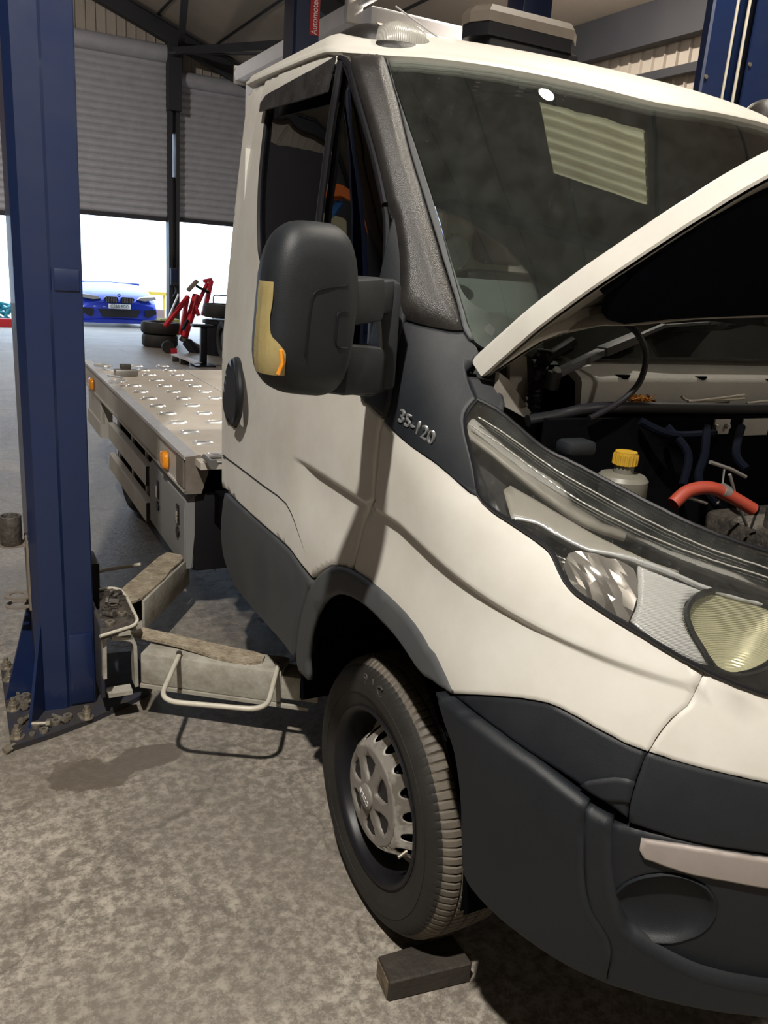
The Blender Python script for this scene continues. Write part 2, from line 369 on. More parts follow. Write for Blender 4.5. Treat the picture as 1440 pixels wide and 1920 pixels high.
# ================================================================ SETTING
def structure(o): o['kind']='structure'; return o
fl=mat('stained_concrete',(.20,.175,.145),.55)
def floor_nodes():
    nt=fl.node_tree;N=nt.nodes;L=nt.links;b=N['Principled BSDF'];tc=N.new('ShaderNodeTexCoord')
    def noise(s,d=8,r=.6,dist=0):
        n=N.new('ShaderNodeTexNoise');n.inputs['Scale'].default_value=s;n.inputs['Detail'].default_value=d;n.inputs['Roughness'].default_value=r;n.inputs['Distortion'].default_value=dist;L.new(tc.outputs['Object'],n.inputs[0]);return n.outputs['Fac']
    def ramp(src,p0,p1,c0=(0,0,0),c1=(1,1,1)):
        r=N.new('ShaderNodeValToRGB');r.color_ramp.elements[0].position=p0;r.color_ramp.elements[1].position=p1;r.color_ramp.elements[0].color=(*c0,1);r.color_ramp.elements[1].color=(*c1,1);L.new(src,r.inputs[0]);return r.outputs[0]
    def mix(f,a,b_,mode='MIX'):
        m=N.new('ShaderNodeMix');m.data_type='RGBA';m.blend_type=mode
        if isinstance(f,float): m.inputs[0].default_value=f
        else: L.new(f,m.inputs[0])
        for i,v in ((6,a),(7,b_)):
            if isinstance(v,tuple): m.inputs[i].default_value=(*v,1)
            else: L.new(v,m.inputs[i])
        return m.outputs[2]
    worn=ramp(noise(30,14,.8),.45,.57)
    big=ramp(noise(1.3,6,.6),.35,.68)
    f=N.new('ShaderNodeMath');f.operation='MULTIPLY';L.new(worn,f.inputs[0]);r=N.new('ShaderNodeMapRange');r.inputs['To Min'].default_value=.25;r.inputs['To Max'].default_value=1;L.new(big,r.inputs[0]);L.new(r.outputs[0],f.inputs[1])
    c=mix(f.outputs[0],(.165,.145,.12),(.41,.37,.315))
    c=mix(ramp(noise(2.6,9,.7,1),.55,.75),c,(.10,.085,.07))
    speck=ramp(noise(160,3),.64,.7); c=mix(mix(speck,(0.,0.,0.),(.8,.8,.8)),c,(.40,.36,.30))
    # hairline cracks
    v=N.new('ShaderNodeTexVoronoi');v.feature='DISTANCE_TO_EDGE';v.inputs['Scale'].default_value=.75
    ds=N.new('ShaderNodeTexNoise');ds.inputs['Scale'].default_value=3;L.new(tc.outputs['Object'],ds.inputs[0])
    va=N.new('ShaderNodeVectorMath');va.operation='MULTIPLY_ADD';L.new(ds.outputs['Color'],va.inputs[0]);va.inputs[1].default_value=(.5,.5,0);L.new(tc.outputs['Object'],va.inputs[2]);L.new(va.outputs[0],v.inputs[0])
    cr=ramp(v.outputs['Distance'],.0,.007,(1,1,1),(0,0,0)); c=mix(mix(cr,(0.,0.,0.),(.35,.35,.35)),c,(.05,.042,.035))
    # oil stain beside the lift post
    def blob(cx,cy,sx,sy,th,soft,amp):
        mp=N.new('ShaderNodeMapping');mp.vector_type='TEXTURE';mp.inputs['Location'].default_value=(cx,cy,0);mp.inputs['Rotation'].default_value=(0,0,th);mp.inputs['Scale'].default_value=(sx,sy,1);L.new(tc.outputs['Object'],mp.inputs[0])
        l=N.new('ShaderNodeVectorMath');l.operation='LENGTH';L.new(mp.outputs[0],l.inputs[0])
        nn=N.new('ShaderNodeMath');nn.operation='MULTIPLY_ADD';L.new(noise(9,10,.7),nn.inputs[0]);nn.inputs[1].default_value=amp;L.new(l.outputs['Value'],nn.inputs[2])
        mr=N.new('ShaderNodeMapRange');mr.inputs['From Min'].default_value=.93+amp/2-.07-soft;mr.inputs['From Max'].default_value=.93+amp/2-.07+.001;mr.inputs['To Min'].default_value=1;mr.inputs['To Max'].default_value=0;L.new(nn.outputs[0],mr.inputs[0]);return mr.outputs[0]
    s1=blob(-.36,.875,.14,.085,.0,.05,.9); s2=blob(-.53,.84,.17,.11,-.2,.12,2.2)
    s3=mix(.5,s1,s2,'LIGHTEN'); mx=N.new('ShaderNodeMath');mx.operation='MAXIMUM';L.new(s1,mx.inputs[0]);L.new(s2,mx.inputs[1])
    c=mix(mix(mx.outputs[0],(0.,0.,0.),(.88,.88,.88)),c,(.115,.095,.075))
    # oily ground beneath the truck, blackened further to paint in the shade there
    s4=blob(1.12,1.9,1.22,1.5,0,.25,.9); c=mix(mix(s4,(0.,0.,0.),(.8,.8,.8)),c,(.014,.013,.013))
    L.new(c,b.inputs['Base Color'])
    rr=N.new('ShaderNodeMapRange');rr.inputs['To Min'].default_value=.36;rr.inputs['To Max'].default_value=.55;b.inputs['Specular IOR Level'].default_value=.4;L.new(worn,rr.inputs[0]);L.new(rr.outputs[0],b.inputs['Roughness'])
    bp=N.new('ShaderNodeBump');bp.inputs['Strength'].default_value=.35;bp.inputs['Distance'].default_value=.006
    ad=N.new('ShaderNodeMath');L.new(worn,ad.inputs[0]);L.new(noise(60,6),ad.inputs[1]);L.new(ad.outputs[0],bp.inputs['Height']);L.new(bp.outputs[0],b.inputs['Normal'])
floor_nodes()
bm=NB()
ys=[-7.2,0,6,13,17,24,40]; zs=lambda y:0 if y<=13 else -(y-13)*.045
g=[[bm.verts.new((x,y,zs(y))) for x in (-12,0,6.7,30)] for y in ys]
for a,b in zip(g,g[1:]):
    for i in range(3): bm.faces.new((a[i],a[i+1],b[i+1],b[i]))
ret=bmesh.ops.extrude_face_region(bm,geom=bm.faces[:]); bmesh.ops.translate(bm,vec=(0,0,-.15),verts=[v for v in ret['geom'] if isinstance(v,bmesh.types.BMVert)])
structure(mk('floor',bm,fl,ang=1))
clad=mat('beige_wall_cladding',(.42,.37,.31),.6,dirt=(.30,.265,.225),dscale=1.5,damt=.4)
def cladding(name,a,b,z0,ztop,m,flip=1,pitch=.19,dep=.03):
    "vertical profiled sheet from a to b (x,y), z0 up to ztop(s)"
    a=Vector(a);b=Vector(b);L=(b-a).length;d=(b-a)/L;n=Vector((-d.y,d.x))*flip;bm=NB();s=0;P=[]
    while s<L:
        for f,h in ((0,0),(.62,0),(.70,1),(.78,1),(.86,0)): 
            if s+f*pitch<=L: P.append((s+f*pitch,h*dep))
        s+=pitch
    P.append((L,0)); lo=[];hi=[];lo2=[];hi2=[]
    for s,h in P:
        q=a+d*s; zt=ztop(s/L)
        lo.append(bm.verts.new((q.x+n.x*h,q.y+n.y*h,z0)));hi.append(bm.verts.new((q.x+n.x*h,q.y+n.y*h,zt)))
        k=-.06; lo2.append(bm.verts.new((q.x+n.x*k,q.y+n.y*k,z0)));hi2.append(bm.verts.new((q.x+n.x*k,q.y+n.y*k,zt)))
    for i in range(len(P)-1):
        bm.faces.new((lo[i],lo[i+1],hi[i+1],hi[i]));bm.faces.new((lo2[i+1],lo2[i],hi2[i],hi2[i+1]));bm.faces.new((lo[i],lo2[i],lo2[i+1],lo[i+1]));bm.faces.new((hi[i],hi[i+1],hi2[i+1],hi2[i]))
    bm.faces.new((lo[0],hi[0],hi2[0],lo2[0]));bm.faces.new((lo[-1],lo2[-1],hi2[-1],hi[-1]))
    return structure(mk(name,bm,m,ang=10))
RX=6.6; RZ=lambda x: 4.72+.36*(RX-x) if x>-1 else 4.72+.36*(RX+1)-.36*(-1-x)
cladding('wall_right',(RX,17),(RX,-7),0,lambda s:4.8,clad,-1)
block=mat('dark_painted_blockwork',(.06,.06,.07),.7,dirt=(.1,.1,.1),dscale=3,damt=.4)
cladding('wall_left',(-8.6,-7),(-8.6,17),0,lambda s:4.8,block,-1)
cladding('wall_front',(-8.6,-7),(RX,-7),0,lambda s:RZ(-8.6+s*(RX+8.6)),clad,1)
# gable wall: sheeting above the three shutter openings
cladding('wall_back',(-8.6,17.15),(RX,17.15),4.9,lambda s:RZ(-8.6+s*(RX+8.6)),clad,-1)
bm=NB(); bb(bm,(-8.6,17.1,-.2),(-1.6,17.3,5.0)); bb(bm,(5.75,17.1,-.2),(6.6,17.3,5.0)); structure(mk('wall_piers',bm,block))
ceil=mat('roof_lining_panel',(.34,.29,.235),.75,dirt=(.27,.23,.19),dscale=.8,damt=.4)
bm=NB()
SKX=(2.92,4.12); SKY=(.08,.90)
def slab(bm,x0,x1,y0,y1,t=.05,f=RZ):
    v=[bm.verts.new((x,y,f(x)+h)) for h in (0,t) for x,y in ((x0,y0),(x1,y0),(x1,y1),(x0,y1))]
    for q in ((0,1,2,3),(7,6,5,4),(0,4,5,1),(1,5,6,2),(2,6,7,3),(3,7,4,0)): bm.faces.new([v[i] for i in q])
slab(bm,-1,SKX[0],-7.2,17.4); slab(bm,SKX[1],RX+.1,-7.2,17.4); slab(bm,SKX[0],SKX[1],-7.2,SKY[0]); slab(bm,SKX[0],SKX[1],SKY[1],17.4); slab(bm,-8.7,-1.0001,-7.2,17.4)
structure(mk('ceiling',bm,ceil))
# corrugated rooflight
rl=mat('yellowed_rooflight_sheet',(.85,.70,.38),.7,dirt=(.45,.34,.14),dscale=3,damt=.4)
nt=rl.node_tree; tr=nt.nodes.new('ShaderNodeBsdfTranslucent'); mxs=nt.nodes.new('ShaderNodeMixShader'); out=nt.nodes['Material Output']; pb=nt.nodes['Principled BSDF']
src=pb.inputs['Base Color'].links[0].from_socket; nt.links.new(src,tr.inputs[0]); mxs.inputs[0].default_value=.8; nt.links.new(pb.outputs[0],mxs.inputs[1]); nt.links.new(tr.outputs[0],mxs.inputs[2]); nt.links.new(mxs.outputs[0],out.inputs[0])
bm=NB(); rows=[]
for j in range(97):
    y=SKY[0]-.02+(SKY[1]-SKY[0]+.04)*j/96; h=.07+.045*math.sin(j/96*2*PI*7)
    rows.append([bm.verts.new((x,y,RZ(x)+h)) for x in (SKX[0]-.05,SKX[1]+.05)])
for a,b in zip(rows,rows[1:]): bm.faces.new((a[0],a[1],b[1],b[0]))
structure(mk('window_1',bm,rl,ang=60))
# roof purlin joints, rafters, eaves beam, rails
bm=NB()
for x in (-.2,.9,2.0,3.1,4.2,5.3): 
    if not(SKX[0]<x<SKX[1]): beam(bm,(x,-7,RZ(x)-.015),(x,17,RZ(x)-.015),.035,.03)
    else:
        beam(bm,(x,-7,RZ(x)-.015),(x,SKY[0],RZ(x)-.015),.035,.03); beam(bm,(x,SKY[1],RZ(x)-.015),(x,17,RZ(x)-.015),.035,.03)
structure(mk('trim_1',bm,'darkgrey'))
for i,y in enumerate((16.75,11.4,4.4,-.9)):
    bm=NB()
    for xa,xb in ((-1,RX-.15),(-1,-8.3)):
        for dz,hw,hh in ((-.06,.18,.03),(-.22,.03,.30),(-.38,.18,.03)):
            beam(bm,(xa,y,RZ(xa)+dz),(xb,y,RZ(xb)+dz),hw,hh)
    bb(bm,(RX-.32,y-.1,0),(RX-.1,y+.1,4.3))
    structure(mk('trim_%d'%(i+2),bm,'darkgrey'))
bm=NB(); bb(bm,(RX-.22,-7,4.22),(RX-.07,17,4.66)); bb(bm,(RX-.14,-7,3.86),(RX-.05,17,3.95)); structure(mk('trim_6',bm,'darkgrey'))
# diagonal and horizontal bracing by the gable
bm=NB()
beam(bm,(3.4,16.6,5.35),(5.3,11.6,5.0),.10,.12); beam(bm,(3.3,16.6,5.3),(8,12.4,5.35),.05,.05)
beam(bm,(5.2,16.5,4.8),(4.4,11.5,5.2),.16,.16); beam(bm,(3.55,16.7,5.5),(2.4,11.4,5.75),.12,.12)
structure(mk('trim_7',bm,'darkgrey'))
# shutter jambs (pair of channels between the doors, daylight showing between them)
bm=NB()
for x0,x1,zt in ((3.325,3.405,5.6),(3.475,3.55,5.6)): bb(bm,(x0,16.8,-.2),(x1,17.1,zt))
bb(bm,(3.405,16.9,-.2),(3.475,17.1,3.05)); bb(bm,(3.405,16.9,3.9),(3.475,17.1,5.7)); bb(bm,(3.31,16.7,4.3),(3.57,16.98,5.55))
bb(bm,(1.28,16.8,-.2),(1.42,17.1,5.6)); bb(bm,(5.6,16.8,-.2),(5.75,17.1,5.1)); bb(bm,(-1.7,16.8,-.2),(-1.55,17.1,5.6))
structure(mk('trim_8',bm,'darkgrey'))
# roller shutters
sh=mat('grey_shutter_slats',(.44,.44,.48),.4,metal=.1,dirt=(.22,.22,.23),dscale=5,damt=.3)
def shutter(name,x0,x1,z0,z1,drum,label,pitch=.135):
    t=thing(name,label,'roller shutter',((x0+x1)/2,17,z0)); bm=NB(); n=int((z1+.28-z0)/pitch); prev=None; X0=-(x1-x0)/2; X1=-X0
    P=[]
    for i in range(n):
        for k in range(6):
            a=k/6; P.append((-.035*math.sin(a*PI)**.7,i*pitch+a*pitch))
    P.append((0,n*pitch))
    F=[];
    for d,z in P: F.append((bm.verts.new((X0,d-.0,z)),bm.verts.new((X1,d,z)),bm.verts.new((X0,d+.012,z)),bm.verts.new((X1,d+.012,z))))
    for a,b in zip(F,F[1:]):
        bm.faces.new((a[0],a[1],b[1],b[0])); bm.faces.new((a[3],a[2],b[2],b[3]))
    mk('slat_curtain',bm,sh,t,ang=25)
    bm=NB(); bb(bm,(X0,-.03,-.09),(X1,.03,0.0)); mk('bottom_rail',bm,'darkgrey',t)
    bm=NB(); cyl(bm,(X0,-.02,z1-z0+drum*.75),(X1,-.02,z1-z0+drum*.75),drum,n=28)
    mk('drum',bm,sh,t)
    return t
shutter('roller_shutter',1.36,3.325,2.25,5.22,.17,'grey roller shutter right of the near lift column, above the blue car')
shutter('roller_shutter',3.55,5.6,2.27,4.82,.15,'grey roller shutter beside the white cab, half open above the red engine crane')
shutter('roller_shutter',-1.55,1.28,2.1,5.05,.22,'grey roller shutter at the far left edge, behind the near blue lift column')
# glowing pale light tube between the jambs
# ================================================================ HIGH BAY LAMPS, WITH ADDED FILL LAMPS
lm=mat('lamp_diffuser',(1,1,1),.5,emit=(1,.9,.72),estr=40)
for i,(p,e,s,c) in enumerate(LAMPS):
    labels=['round ceiling lamp above the lift column, throwing the mirror shadow','round ceiling lamp mirrored in the windscreen','unseen round fill lamp added to brighten the shutters','unseen round fill lamp added to brighten the right wall and motorhome','unseen round fill lamp added to light the cowl and bonnet flange']
    t=thing('ceiling_lamp',labels[i],'lamp',p,'round ceiling lamps')
    bm=NB(); lathe(bm,[(0,.16),(s*.35,.16),(s*.62,.05),(s*.64,.0),(s*.6,.0),(s*.55,.04),(0,.06)],axis='z',n=28); cyl(bm,(0,0,.15),(0,0,.55 if i==2 else RZ(p[0])-p[2]),.012,n=8); mk('lamp_housing',bm,'darkgrey',t)
    bm=NB(); cyl(bm,(0,0,.005),(0,0,.012),s*.5,n=28); mk('diffuser',bm,lm,t)
    l=lamp('light_source',(0,0,-.01),e,s,c); l.parent=t
    if i==2: t.rotation_euler=(math.radians(36),0,0)
# ================================================================ THE FLATBED TRUCK
TK=thing('recovery_truck','white flatbed recovery truck with raised bonnet and black door mirror, standing beside the blue lift','truck',(1,0,0))
TK.location=(0,0,0)
def part(name,bm,m,par=None,label=None,ang=35):
    o=mk(name,bm,m,par or TK,ang); 
    if label: o['label']=label
    return o
# --- outer skins (traced on the cab surface)
both_=lambda n,P,m,**k: both(n,P,m,TK,**k)
def creases(t0,t1):
    o=[]
    for k in (.006,-.001,-.007,-.013,-.020,-.028,-.045):
        ln=[];t=t0
        while t<t1:
            z=1.08
            for _ in range(4): y=S(t,z)[1]; z=1.085+.13*min(y+.05,0)+k
            ln.append((t,z)); t+=.018
        o.append(ln)
    return o
CR=creases(-.75,.75); CRM=[mir(l) for l in CR]
dout=[(.495,2.153),(.432,2.155),(.371,2.157),(.312,2.158),(.254,2.159),(.199,2.157),(.138,2.155),(.08,2.153),(.03,2.15),(-.021,2.148),(-.153,2.143),(-.212,2.127),(-.251,2.104),(-.255,2.089),(-.256,2.069),(-.257,2.048),(-.258,2.028),(-.26,2.012),(-.263,1.996),(-.266,1.98),(-.269,1.965),(-.272,1.95),(-.275,1.935),(-.279,1.92),(-.282,1.905),(-.286,1.89),(-.289,1.873),(-.293,1.856),(-.296,1.839),(-.299,1.822),(-.303,1.806),(-.308,1.789),(-.31,1.773),(-.305,1.757),(-.294,1.743),(-.277,1.727),(-.257,1.71),(-.235,1.693),(-.214,1.676),(-.195,1.66),(-.183,1.647),(-.171,1.633),(-.158,1.619),(-.144,1.603),(-.13,1.587),(-.115,1.571),(-.1,1.554),(-.085,1.538),(-.069,1.521),(-.053,1.505),(-.037,1.489),(-.021,1.473),(-.004,1.457),(.007,1.441),(.016,1.426),(.025,1.41),(.034,1.394),(.043,1.379),(.052,1.363),(.059,1.347),(.069,1.332),(.08,1.316),(.06,1.309),(.041,1.303),(.023,1.296),(.005,1.29),(-.017,1.283),(.007,1.269),(.026,1.255),(.04,1.243),(.06,1.229),(.083,1.214),(.108,1.199),(.134,1.184),(.161,1.165),(.183,1.147),(.2,1.13),(.213,1.117),(.228,1.097),(.253,1.081),(.312,1.053),(.331,1.035),(.345,1.018),(.357,1.001),(.367,.984),(.377,.965),(.386,.947),(.392,.93),(.399,.915),(.405,.9),(.444,.894),(.48,.887),(.533,.872),(.569,.853),(.604,.834),(.657,.798),(.688,.801),(.719,.804),(.748,.807),(.783,.813),(.82,.819),(.855,.82),(.895,.82),(.937,.82),(.989,.819),(1.047,.818),(1.107,.817),(1.168,.817),(1.232,.816),(1.292,.816),(1.34,.817),(1.39,.818),(1.44,.819),(1.448,.842),(1.456,.864),(1.465,.887),(1.473,.909),(1.478,.933),(1.479,.952),(1.478,.973),(1.474,.995),(1.467,1.018),(1.46,1.041),(1.452,1.064),(1.439,1.087),(1.423,1.109),(1.404,1.131),(1.383,1.154),(1.355,1.177),(1.319,1.2),(1.285,1.224),(1.256,1.247),(1.233,1.27),(1.208,1.294),(1.186,1.318),(1.166,1.342),(1.15,1.367),(1.132,1.392),(1.112,1.417),(1.093,1.441),(1.076,1.466),(1.062,1.488),(1.05,1.51),(1.038,1.534),(1.027,1.557),(1.017,1.581),(1.006,1.604),(.995,1.628),(.984,1.652),(.971,1.675),(.956,1.698),(.942,1.718),(.925,1.74),(.907,1.762),(.887,1.785),(.867,1.807),(.846,1.829),(.825,1.851),(.804,1.873),(.784,1.893),(.765,1.912),(.746,1.931),(.729,1.947),(.706,1.969),(.682,1.99),(.657,2.012),(.632,2.034),(.609,2.054),(.588,2.072),(.57,2.088),(.544,2.108),(.519,2.13)]; win=[(.531,2.042),(.506,2.067),(.45,2.081),(.401,2.085),(.339,2.088),(.275,2.091),(.219,2.094),(.163,2.096),(.109,2.098),(.059,2.099),(.01,2.1),(-.101,2.102),(-.169,2.105),(-.209,2.104),(-.217,2.088),(-.225,2.072),(-.232,2.056),(-.237,2.039),(-.241,2.022),(-.244,2.004),(-.248,1.989),(-.252,1.973),(-.256,1.956),(-.259,1.94),(-.263,1.923),(-.268,1.907),(-.272,1.891),(-.275,1.875),(-.278,1.86),(-.28,1.844),(-.283,1.829),(-.285,1.814),(-.286,1.799),(-.289,1.784),(-.291,1.769),(-.292,1.753),(-.292,1.739),(-.29,1.721),(-.286,1.703),(-.281,1.685),(-.276,1.671),(-.27,1.656),(-.264,1.64),(-.257,1.623),(-.251,1.606),(-.244,1.59),(-.238,1.576),(-.232,1.562),(-.224,1.546),(-.217,1.531),(-.208,1.516),(-.198,1.5),(-.188,1.486),(-.178,1.472),(-.165,1.456),(-.151,1.439),(-.135,1.422),(-.117,1.406),(-.096,1.391),(-.073,1.377),(-.035,1.363),(.008,1.349),(.042,1.334),(.078,1.32),(.1,1.327),(.123,1.335),(.147,1.342),(.173,1.35),(.198,1.359),(.224,1.367),(.251,1.376),(.277,1.386),(.304,1.396),(.331,1.407),(.358,1.417),(.384,1.428),(.413,1.44),(.442,1.453),(.473,1.466),(.503,1.479),(.532,1.492),(.566,1.506),(.602,1.521),(.637,1.535),(.665,1.548),(.692,1.566),(.712,1.585),(.725,1.601),(.737,1.619),(.743,1.637),(.744,1.655),(.743,1.676),(.74,1.7),(.735,1.725),(.727,1.75),(.718,1.773),(.708,1.796),(.697,1.818),(.685,1.84),(.672,1.863),(.658,1.885),(.643,1.906),(.628,1.927),(.611,1.948),(.593,1.97),(.575,1.992),(.558,2.012),(.543,2.029)]
for q,P,H in ((0,dout,win),(1,mir(dout),mir(win))):
    d=shell('door',P,S,'white',TK,holes=[H],thick=.035,grid=.035,edge=.005,ins=.008,lines=CR if q==0 else CRM)
    g=shell('door_window',H,S,'sideglass',d,off=-.014,thick=.005,grid=.12,edge=0)
    g['label']='dark tinted door window'
    # rubber seal round the glass, quarter-light divider bar
    bm=NB(); tube(bm,[S(t,z,-.008) for t,z in H]+[S(*H[0],-.008)],.008,n=6); part('window_seal',bm,'black',d)
    if q==0: DOOR=d
bm=NB()
for mm in (0,1):
    P=[(S(t,z,-.002)) for t,z in [(-.169,2.105),(-.14,2.085),(-.108,2.065),(-.07,2.046),(-.025,2.028),(.007,2.01),(.024,1.992),(.041,1.972),(.058,1.952),(.074,1.933),(.089,1.913),(.105,1.892),(.12,1.871),(.135,1.85),(.15,1.829),(.165,1.807),(.181,1.785),(.196,1.762),(.21,1.739),(.222,1.716),(.233,1.693),(.242,1.67),(.25,1.647),(.258,1.623),(.265,1.6),(.272,1.579),(.28,1.558),(.288,1.537),(.297,1.516),(.307,1.495),(.319,1.474)]]
    if mm: P=[(2-x,y,z) for x,y,z in P]
    tube(bm,P,.010,n=8); part('quarter_light_divider',bm,'black',DOOR); bm=NB()
bm=NB(); tube(bm,[S(t,z,.001) for t,z in [(-.177,2.117),(-.225,2.109),(-.248,2.091),(-.251,2.072),(-.252,2.048),(-.253,2.025),(-.256,2.006),(-.26,1.986),(-.264,1.967),(-.268,1.949),(-.273,1.929),(-.277,1.909),(-.282,1.889),(-.287,1.867),(-.292,1.843),(-.296,1.821),(-.298,1.803),(-.3,1.786),(-.301,1.769),(-.303,1.752)]],.0085,n=8); part('window_frame_trim',bm,'black',DOOR)
shell('wind_deflector',[(.531,2.042),(.511,2.067),(.454,2.084),(.404,2.087),(.34,2.089),(.275,2.092),(.219,2.094),(.163,2.096),(.109,2.098),(.059,2.099),(.014,2.101),(-.085,2.102),(-.171,2.108),(-.137,2.087),(-.099,2.068),(-.052,2.047),(.002,2.028),(.041,2.028),(.081,2.029),(.123,2.03),(.166,2.031),(.216,2.032),(.277,2.035),(.342,2.037),(.404,2.039),(.453,2.041)],S,glass_mat('smoked_acrylic',(.10,.09,.09),.8,.3,dust=.10,haze=(.25,.24,.25)),DOOR,off=.02,thick=.006,grid=.05,edge=0)
DT=[(.658,.79),(.686,.762),(.713,.734),(.73,.711),(.746,.685),(.761,.659),(.776,.631),(.791,.601),(.803,.572),(.812,.545),(.818,.519),(.825,.493),(.86,.494),(.895,.496),(.934,.496),(.97,.495),(1.014,.493),(1.062,.491),(1.112,.489),(1.16,.487),(1.208,.486),(1.259,.486),(1.309,.485),(1.356,.486),(1.396,.489),(1.435,.497),(1.465,.511),(1.49,.526),(1.511,.541),(1.527,.558),(1.537,.578),(1.54,.6),(1.541,.625),(1.538,.652),(1.532,.68),(1.522,.71),(1.507,.742),(1.492,.774),(1.48,.804),(1.415,.806),(1.352,.808),(1.292,.809),(1.229,.81),(1.167,.81),(1.107,.811),(1.047,.812),(.989,.813),(.938,.814),(.895,.814),(.855,.814),(.82,.813),(.783,.808),(.749,.801),(.719,.797),(.688,.794)]; a,b=both_('door_lower_cladding',DT,'trim',off=.004,thick=.05,grid=.05,edge=.007,ins=.01)
a['label']='grey plastic lower door cladding'
SA=[(-.359,1.748),(-.362,1.732),(-.366,1.717),(-.37,1.702),(-.374,1.687),(-.376,1.673),(-.378,1.659),(-.379,1.645),(-.378,1.631),(-.377,1.616),(-.374,1.602),(-.37,1.585),(-.365,1.567),(-.359,1.55),(-.354,1.534),(-.348,1.522),(-.337,1.506),(-.323,1.491),(-.308,1.476),(-.289,1.46),(-.272,1.444),(-.26,1.433),(-.245,1.418),(-.227,1.403),(-.208,1.386),(-.189,1.369),(-.171,1.353),(-.155,1.339),(-.141,1.328),(-.112,1.311),(-.078,1.293),(-.045,1.298),(-.01,1.303),(.037,1.306),(.059,1.314),(.049,1.332),(.041,1.349),(.033,1.367),(.026,1.38),(-.021,1.397),(-.04,1.413),(-.061,1.429),(-.08,1.445),(-.098,1.462),(-.114,1.477),(-.13,1.492),(-.146,1.506),(-.162,1.521),(-.178,1.535),(-.194,1.549),(-.21,1.563),(-.224,1.578),(-.236,1.592),(-.248,1.606),(-.259,1.621),(-.271,1.636),(-.281,1.651),(-.292,1.666),(-.301,1.679),(-.31,1.691),(-.322,1.705),(-.334,1.719),(-.347,1.733)]; a=shell('mirror_sail_panel',SA,S,'plastic',DOOR,off=.012,thick=.02,grid=.04,edge=.006,ins=.01)
WG=[(-.023,1.279),(-.049,1.273),(-.072,1.268),(-.094,1.262),(-.115,1.257),(-.136,1.252),(-.158,1.248),(-.179,1.245),(-.2,1.241),(-.219,1.238),(-.234,1.234),(-.248,1.229),(-.261,1.224),(-.273,1.218),(-.284,1.212),(-.293,1.207),(-.3,1.204),(-.312,1.203),(-.323,1.201),(-.329,1.195),(-.336,1.187),(-.344,1.184),(-.355,1.18),(-.366,1.176),(-.375,1.173),(-.385,1.169),(-.395,1.165),(-.404,1.161),(-.411,1.156),(-.418,1.152),(-.422,1.147),(-.424,1.141),(-.425,1.133),(-.424,1.126),(-.424,1.118),(-.425,1.11),(-.428,1.104),(-.433,1.098),(-.439,1.093),(-.445,1.09),(-.452,1.087),(-.46,1.083),(-.468,1.08),(-.476,1.076),(-.483,1.073),(-.492,1.069),(-.501,1.065),(-.51,1.062),(-.518,1.058),(-.527,1.054),(-.536,1.05),(-.544,1.046),(-.553,1.042),(-.561,1.037),(-.57,1.034),(-.578,1.03),(-.586,1.026),(-.593,1.023),(-.601,1.019),(-.609,1.016),(-.603,1.006),(-.598,.997),(-.588,.987),(-.58,.977),(-.574,.968),(-.568,.959),(-.56,.952),(-.552,.944),(-.544,.937),(-.537,.928),(-.53,.918),(-.524,.908),(-.519,.898),(-.515,.888),(-.51,.878),(-.501,.879),(-.492,.88),(-.483,.881),(-.474,.882),(-.465,.884),(-.455,.887),(-.445,.889),(-.434,.891),(-.423,.893),(-.411,.896),(-.399,.898),(-.389,.9),(-.378,.901),(-.367,.903),(-.356,.904),(-.345,.904),(-.333,.904),(-.321,.902),(-.308,.9),(-.295,.897),(-.279,.894),(-.262,.889),(-.243,.884),(-.223,.878),(-.206,.873),(-.185,.866),(-.161,.858),(-.136,.849),(-.11,.84),(-.086,.831),(-.067,.825),(-.053,.824),(-.043,.828),(-.028,.835),(-.012,.843),(.003,.85),(.015,.856),(.028,.863),(.041,.87),(.054,.876),(.066,.881),(.083,.887),(.102,.891),(.122,.895),(.143,.898),(.165,.901),(.189,.903),(.218,.905),(.249,.905),(.278,.906),(.312,.905),(.344,.903),(.368,.903),(.393,.902),(.389,.918),(.384,.933),(.377,.949),(.368,.968),(.358,.986),(.348,1.003),(.336,1.02),(.322,1.037),(.303,1.055),(.239,1.084),(.218,1.099),(.203,1.119),(.19,1.132),(.173,1.149),(.151,1.167),(.123,1.185),(.097,1.201),(.073,1.216),(.049,1.231),(.03,1.245),(.016,1.257)]; shell('front_wing',WG,S,'white',TK,thick=.03,grid=.032,edge=.005,ins=.008,lines=CR); shell('front_wing',mir(WG),S,'white',TK,thick=.03,grid=.032,edge=.005,ins=.008,lines=CRM)
